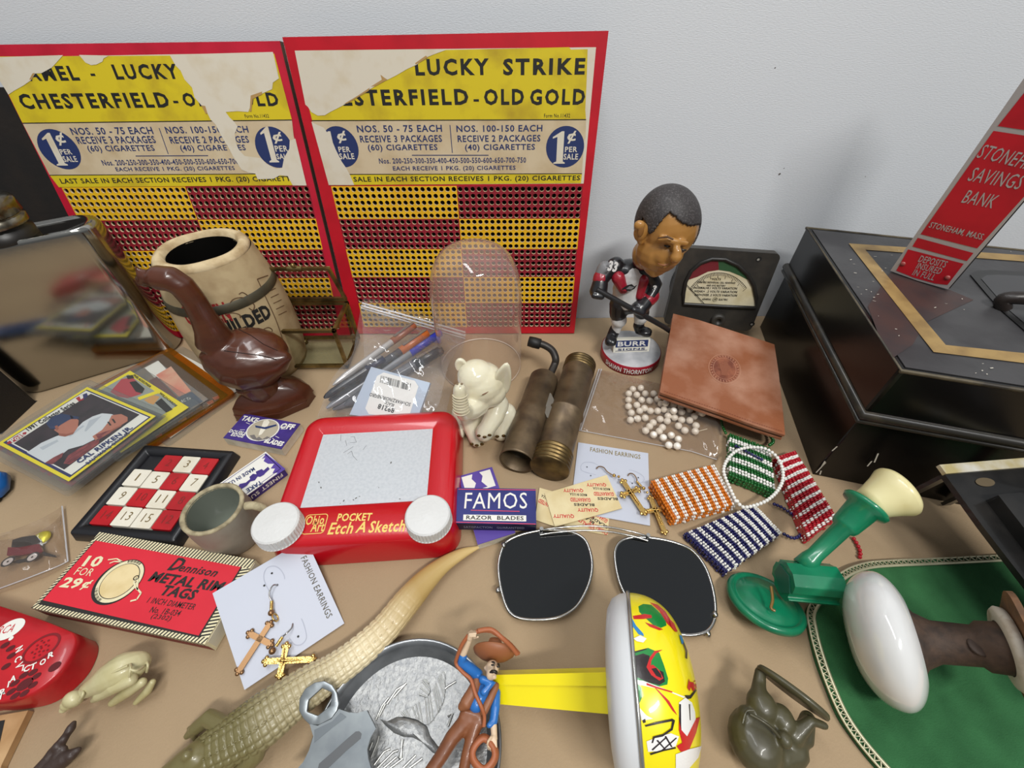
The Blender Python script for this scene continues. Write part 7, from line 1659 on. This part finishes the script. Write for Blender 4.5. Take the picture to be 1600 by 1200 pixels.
# ---- red perforated toy
rp_ = M('disc_red', (190, 24, 34), .35, coat=.2, var=(168, 18, 28), vs=50)
rf = Frame(W(30, 1020, .0175), (1, .0, 0), (0, 1, 0))
rq = [Vector(p) for p in rf.pts([(-90, 930), (-40, 936), (0, 946), (60, 966), (108, 985), (116, 990), (119, 1000), (114, 1018), (100, 1042), (76, 1066), (46, 1086), (10, 1096), (-40, 1100), (-100, 1090)])]
rd = thing('perforated_toy', 'red plastic perforated toy disc with white lettering, beside the tag box', 'toy', rf.P(-.02, -.01, -.0175))
b = MB(rp_, rf.M); c = sum(rq, Vector((0, 0))) / len(rq); rs = [(p.x, p.y) for p in spline([(p.x, p.y, 0) for p in rq], 4, True)]
b.loft([[(*(c + (Vector(p) - c) * k), z) for p in rs] for k, z in ((1.0, -.0171), (1.0, -.003), (.985, -.0008), (.96, 0), (.5, 0), (.01, 0))], True); b.build('shell', rd)
Z2 = lambda l: fpx(rf, [(x * .2333, 920 + y * .2333) for x, y in l])
b = MB(M('disc_hole', (86, 8, 16), .6), rf.M)
def hole(x, y, rx, ry): p = Vector(Z2([(x, y)])[0]); k = .00008 * 1.0; b.disc(p, rx * k, ry * k, .0002, 18, .6)
for x, y in ((35, 378), (72, 400), (78, 448), (42, 520), (160, 580), (222, 560), (246, 585), (100, 632), (222, 645), (76, 690), (102, 718), (165, 700)): hole(x, y, 24, 17)
hole(168, 640, 42, 32); hole(368, 522, 34, 26); b.build('perforation', rd, label='dark round perforations')
b = MB(M('disc_hole2', (120, 12, 22), .6), rf.M); p = Vector(Z2([(278, 398)])[0]); b.ring(p, .0082, .0066, .0012, .0002, 32, .6)
for i in range(16): a = i * 2.4; r_ = .0011 * math.sqrt(i); b.disc((p.x + r_ * math.cos(a), p.y + r_ * math.sin(a)), .0005, .0005, .0003, 8)
b.build('speaker_grille', rd)
b = MB(white_p, rf.M); p = Vector(Z2([(66, 272)])[0]); b.disc(p, .0066, .0050, .0002, 32, .5); b.disc(Vector(Z2([(76, 332)])[0]), .0011, .0011, .0002, 12)
vl = [(132, 405, 'N'), (126, 470, 'C'), (132, 515, 'V'), (158, 530, 'I'), (182, 535, 'C'), (225, 520, 'T'), (290, 490, 'O'), (345, 442, 'R'), (22, 690, 'R'), (60, 640, 'I'), (90, 602, 'A'), (8, 722, 'T')]
for i, (x, y, s) in enumerate(vl):
    p = Vector(Z2([(x, y)])[0]); a = .5 if i > 2 else -.9; e = Vector((math.cos(a), math.sin(a))) * (.0013 if s != 'I' else .0003); b.text(s, p - e, p + e, .0030, .0003, .03)
b.m(ink_r); a_, c_ = Z2([(-10, 282), (96, 262)]); b.text('RCA', a_, c_, .0042, .0003, .0, .3); b.build('lettering', rd)

# ---- dark twig piece, wooden corner, blue car, bagged pin
tg = M('twig_brown', (58, 44, 38), .5, coat=.1, bump=.4, bs=400)
o = Org(tg); o.limb([(115, 1130, .014, 4), (112, 1136, .014, 6.5), (104, 1148, .013, 5.5), (96, 1160, .012, 7), (84, 1174, .011, 8), (78, 1186, .010, 10), (66, 1204, .008, 14), (60, 1220, .006, 14)]).limb([(122, 1172, .012, 5), (116, 1176, .012, 7), (104, 1184, .011, 11), (84, 1198, .009, 14)]).limb([(100, 1170, .012, 5), (92, 1182, .011, 9)]).ball(108, 1142, .014, 6).ball(90, 1166, .013, 7).ball(112, 1180, .012, 8)
o.b.build('twig_ornament', None, label='dark brown branching plastic twig, standing before the cream cricket', cat='ornament', remesh=.0006, smoothit=2)
wc_ = M('frame_tan', (188, 152, 108), .6, var=(166, 128, 84), vs=60)
wfp = [(44, 1110), (-60, 1128), (-120, 1300), (-20, 1310), (2, 1196)]
f = Frame(W(40, 1112, .004), (1, 0, 0), (0, 1, 0)); b = MB(wc_, f.M); b.prism([f.loc(*p) for p in wfp], -.0037, 0); b.m(ink_b); b.poly([f.loc(*p) for p in ((8, 1125), (-60, 1138), (-110, 1290), (-20, 1250))], .0002)
b.build('picture_mount', None, label='tan card mount with a black centre, its corner under the red toy disc', cat='card mount')
bc_ = thing('toy_car', 'blue plastic toy car, only its tail end showing beside the trading cards', 'toy car', W(-30, 775))
cbl = M('car_blue', (30, 92, 160), .3, coat=.4); cf_ = flat((-80, 800), (20, 760), .0); b = MB(cbl, cf_.M); q0 = cf_.loc(24, 762); k_ = q0.x
b.loft([[(x * s + (k_ - .022) * (1 - s), y * s, z) for x, y in [(k_ - .055, -.011), (k_ - .004, -.011), (k_, -.006), (k_, .006), (k_ - .004, .011), (k_ - .055, .011)]] for s, z in ((.96, .003), (1.0, .005), (1.0, .009), (.93, .011))]); b.build('body', bc_, bevel=.001)
b = MB(M('car_blue_dark', (14, 52, 104), .3, coat=.4), cf_.M); b.prism([(k_ - .045, -.008), (k_ - .012, -.008), (k_ - .008, -.005), (k_ - .008, .005), (k_ - .012, .008), (k_ - .045, .008)], .0108, .0125); b.build('cabin', bc_)
for x in (k_ - .010, k_ - .044):
    for y in (-.0105, .0105): b = MB(BL_RUB, cf_.M); b.at(cf_.M @ axes((x, y - .0015, .0042), (0, 1, 0))); b.lathe([(0, 0), (.0041, 0), (.0041, .003), (0, .003)], 20); b.build('wheel', bc_)
pn_ = thing('car_pin', 'tiny dark red veteran car pin inside the small clear bag', 'pin badge', W(45, 872)); pr_ = M('pin_red', (120, 32, 48), .25, metal=.3, coat=.5); pk_ = M('pin_dark', (60, 56, 58), .3, metal=.4)
f = flat((10, 880), (90, 868), .0035); P5 = lambda l: fpx(f, [(x * .1833, 680 + y * .1833) for x, y in l])
b = MB(pr_, f.M); b.prism(P5([(75, 1035), (85, 965), (180, 965), (350, 935), (370, 975), (380, 1000), (330, 1015), (250, 1020), (200, 1030)]), 0, .0016); b.build('body', pn_, bevel=.0004)
b = MB(pk_, f.M); b.prism(P5([(110, 960), (120, 900), (200, 875), (310, 860), (360, 900), (355, 940), (180, 970)]), -.0002, .0013); b.prism(P5([(110, 1090), (160, 1070), (250, 1050), (260, 1070), (160, 1095)]), 0, .001); b.prism(P5([(360, 990), (480, 1030), (490, 1045), (380, 1030)]), 0, .001); b.build('roof', pn_)
for x, y in ((88, 1088), (295, 1050)):
    p = Vector(P5([(x, y)])[0]); b = MB(pk_, f.M); b.ring(p, .0036, .0034, .0010, .0019, 24); b.m(M('pin_enamel', (196, 190, 190), .3, coat=.5)); b.disc(p, .0027, .0025, .0018, 24); b.m(pk_); b.disc(p, .0006, .0006, .0020, 10); b.build('wheel', pn_)
b = MB(M('clutch_yellow', (222, 214, 60), .3, metal=.4)); b.at(Matrix.Translation(W(66, 842, .0015))); b.lathe([(0, 0), (.0048, 0), (.0052, .001), (.004, .0022), (0, .0026)], 28); b.build('clutch_back', None, label='round yellow pin clutch in the small clear bag', cat='pin clutch')
bag = thing('zip_bag', 'small clear bag holding a car pin, at the table edge beside the tag box', 'plastic bag', W(40, 870))
b = MB(film2); rows = [(W(-60, 858, .003), W(-60, 938, .003)), (W(-20, 840, .006), W(-20, 926, .005)), (W(20, 828, .0095), W(20, 912, .006)), (W(60, 812, .0095), W(62, 896, .006)), (W(86, 798, .006), W(92, 884, .004)), (W(97, 791, .003), W(106, 877, .002))]
sheet(b, rows, 12, .0010, .0010, 5, .002); sheet(b, [(V3(a.x, a.y, .0007), V3(c_.x, c_.y, .0007)) for a, c_ in rows], 6, 0, .0006, 2); b.build('film', bag)
b = MB(seal); b.tube(spline([rows[i][1] for i in range(6)], 4), .0004, 5); b.tube([rows[-1][0], rows[-1][1]], .0005, 5); b.build('edge_seal', bag)
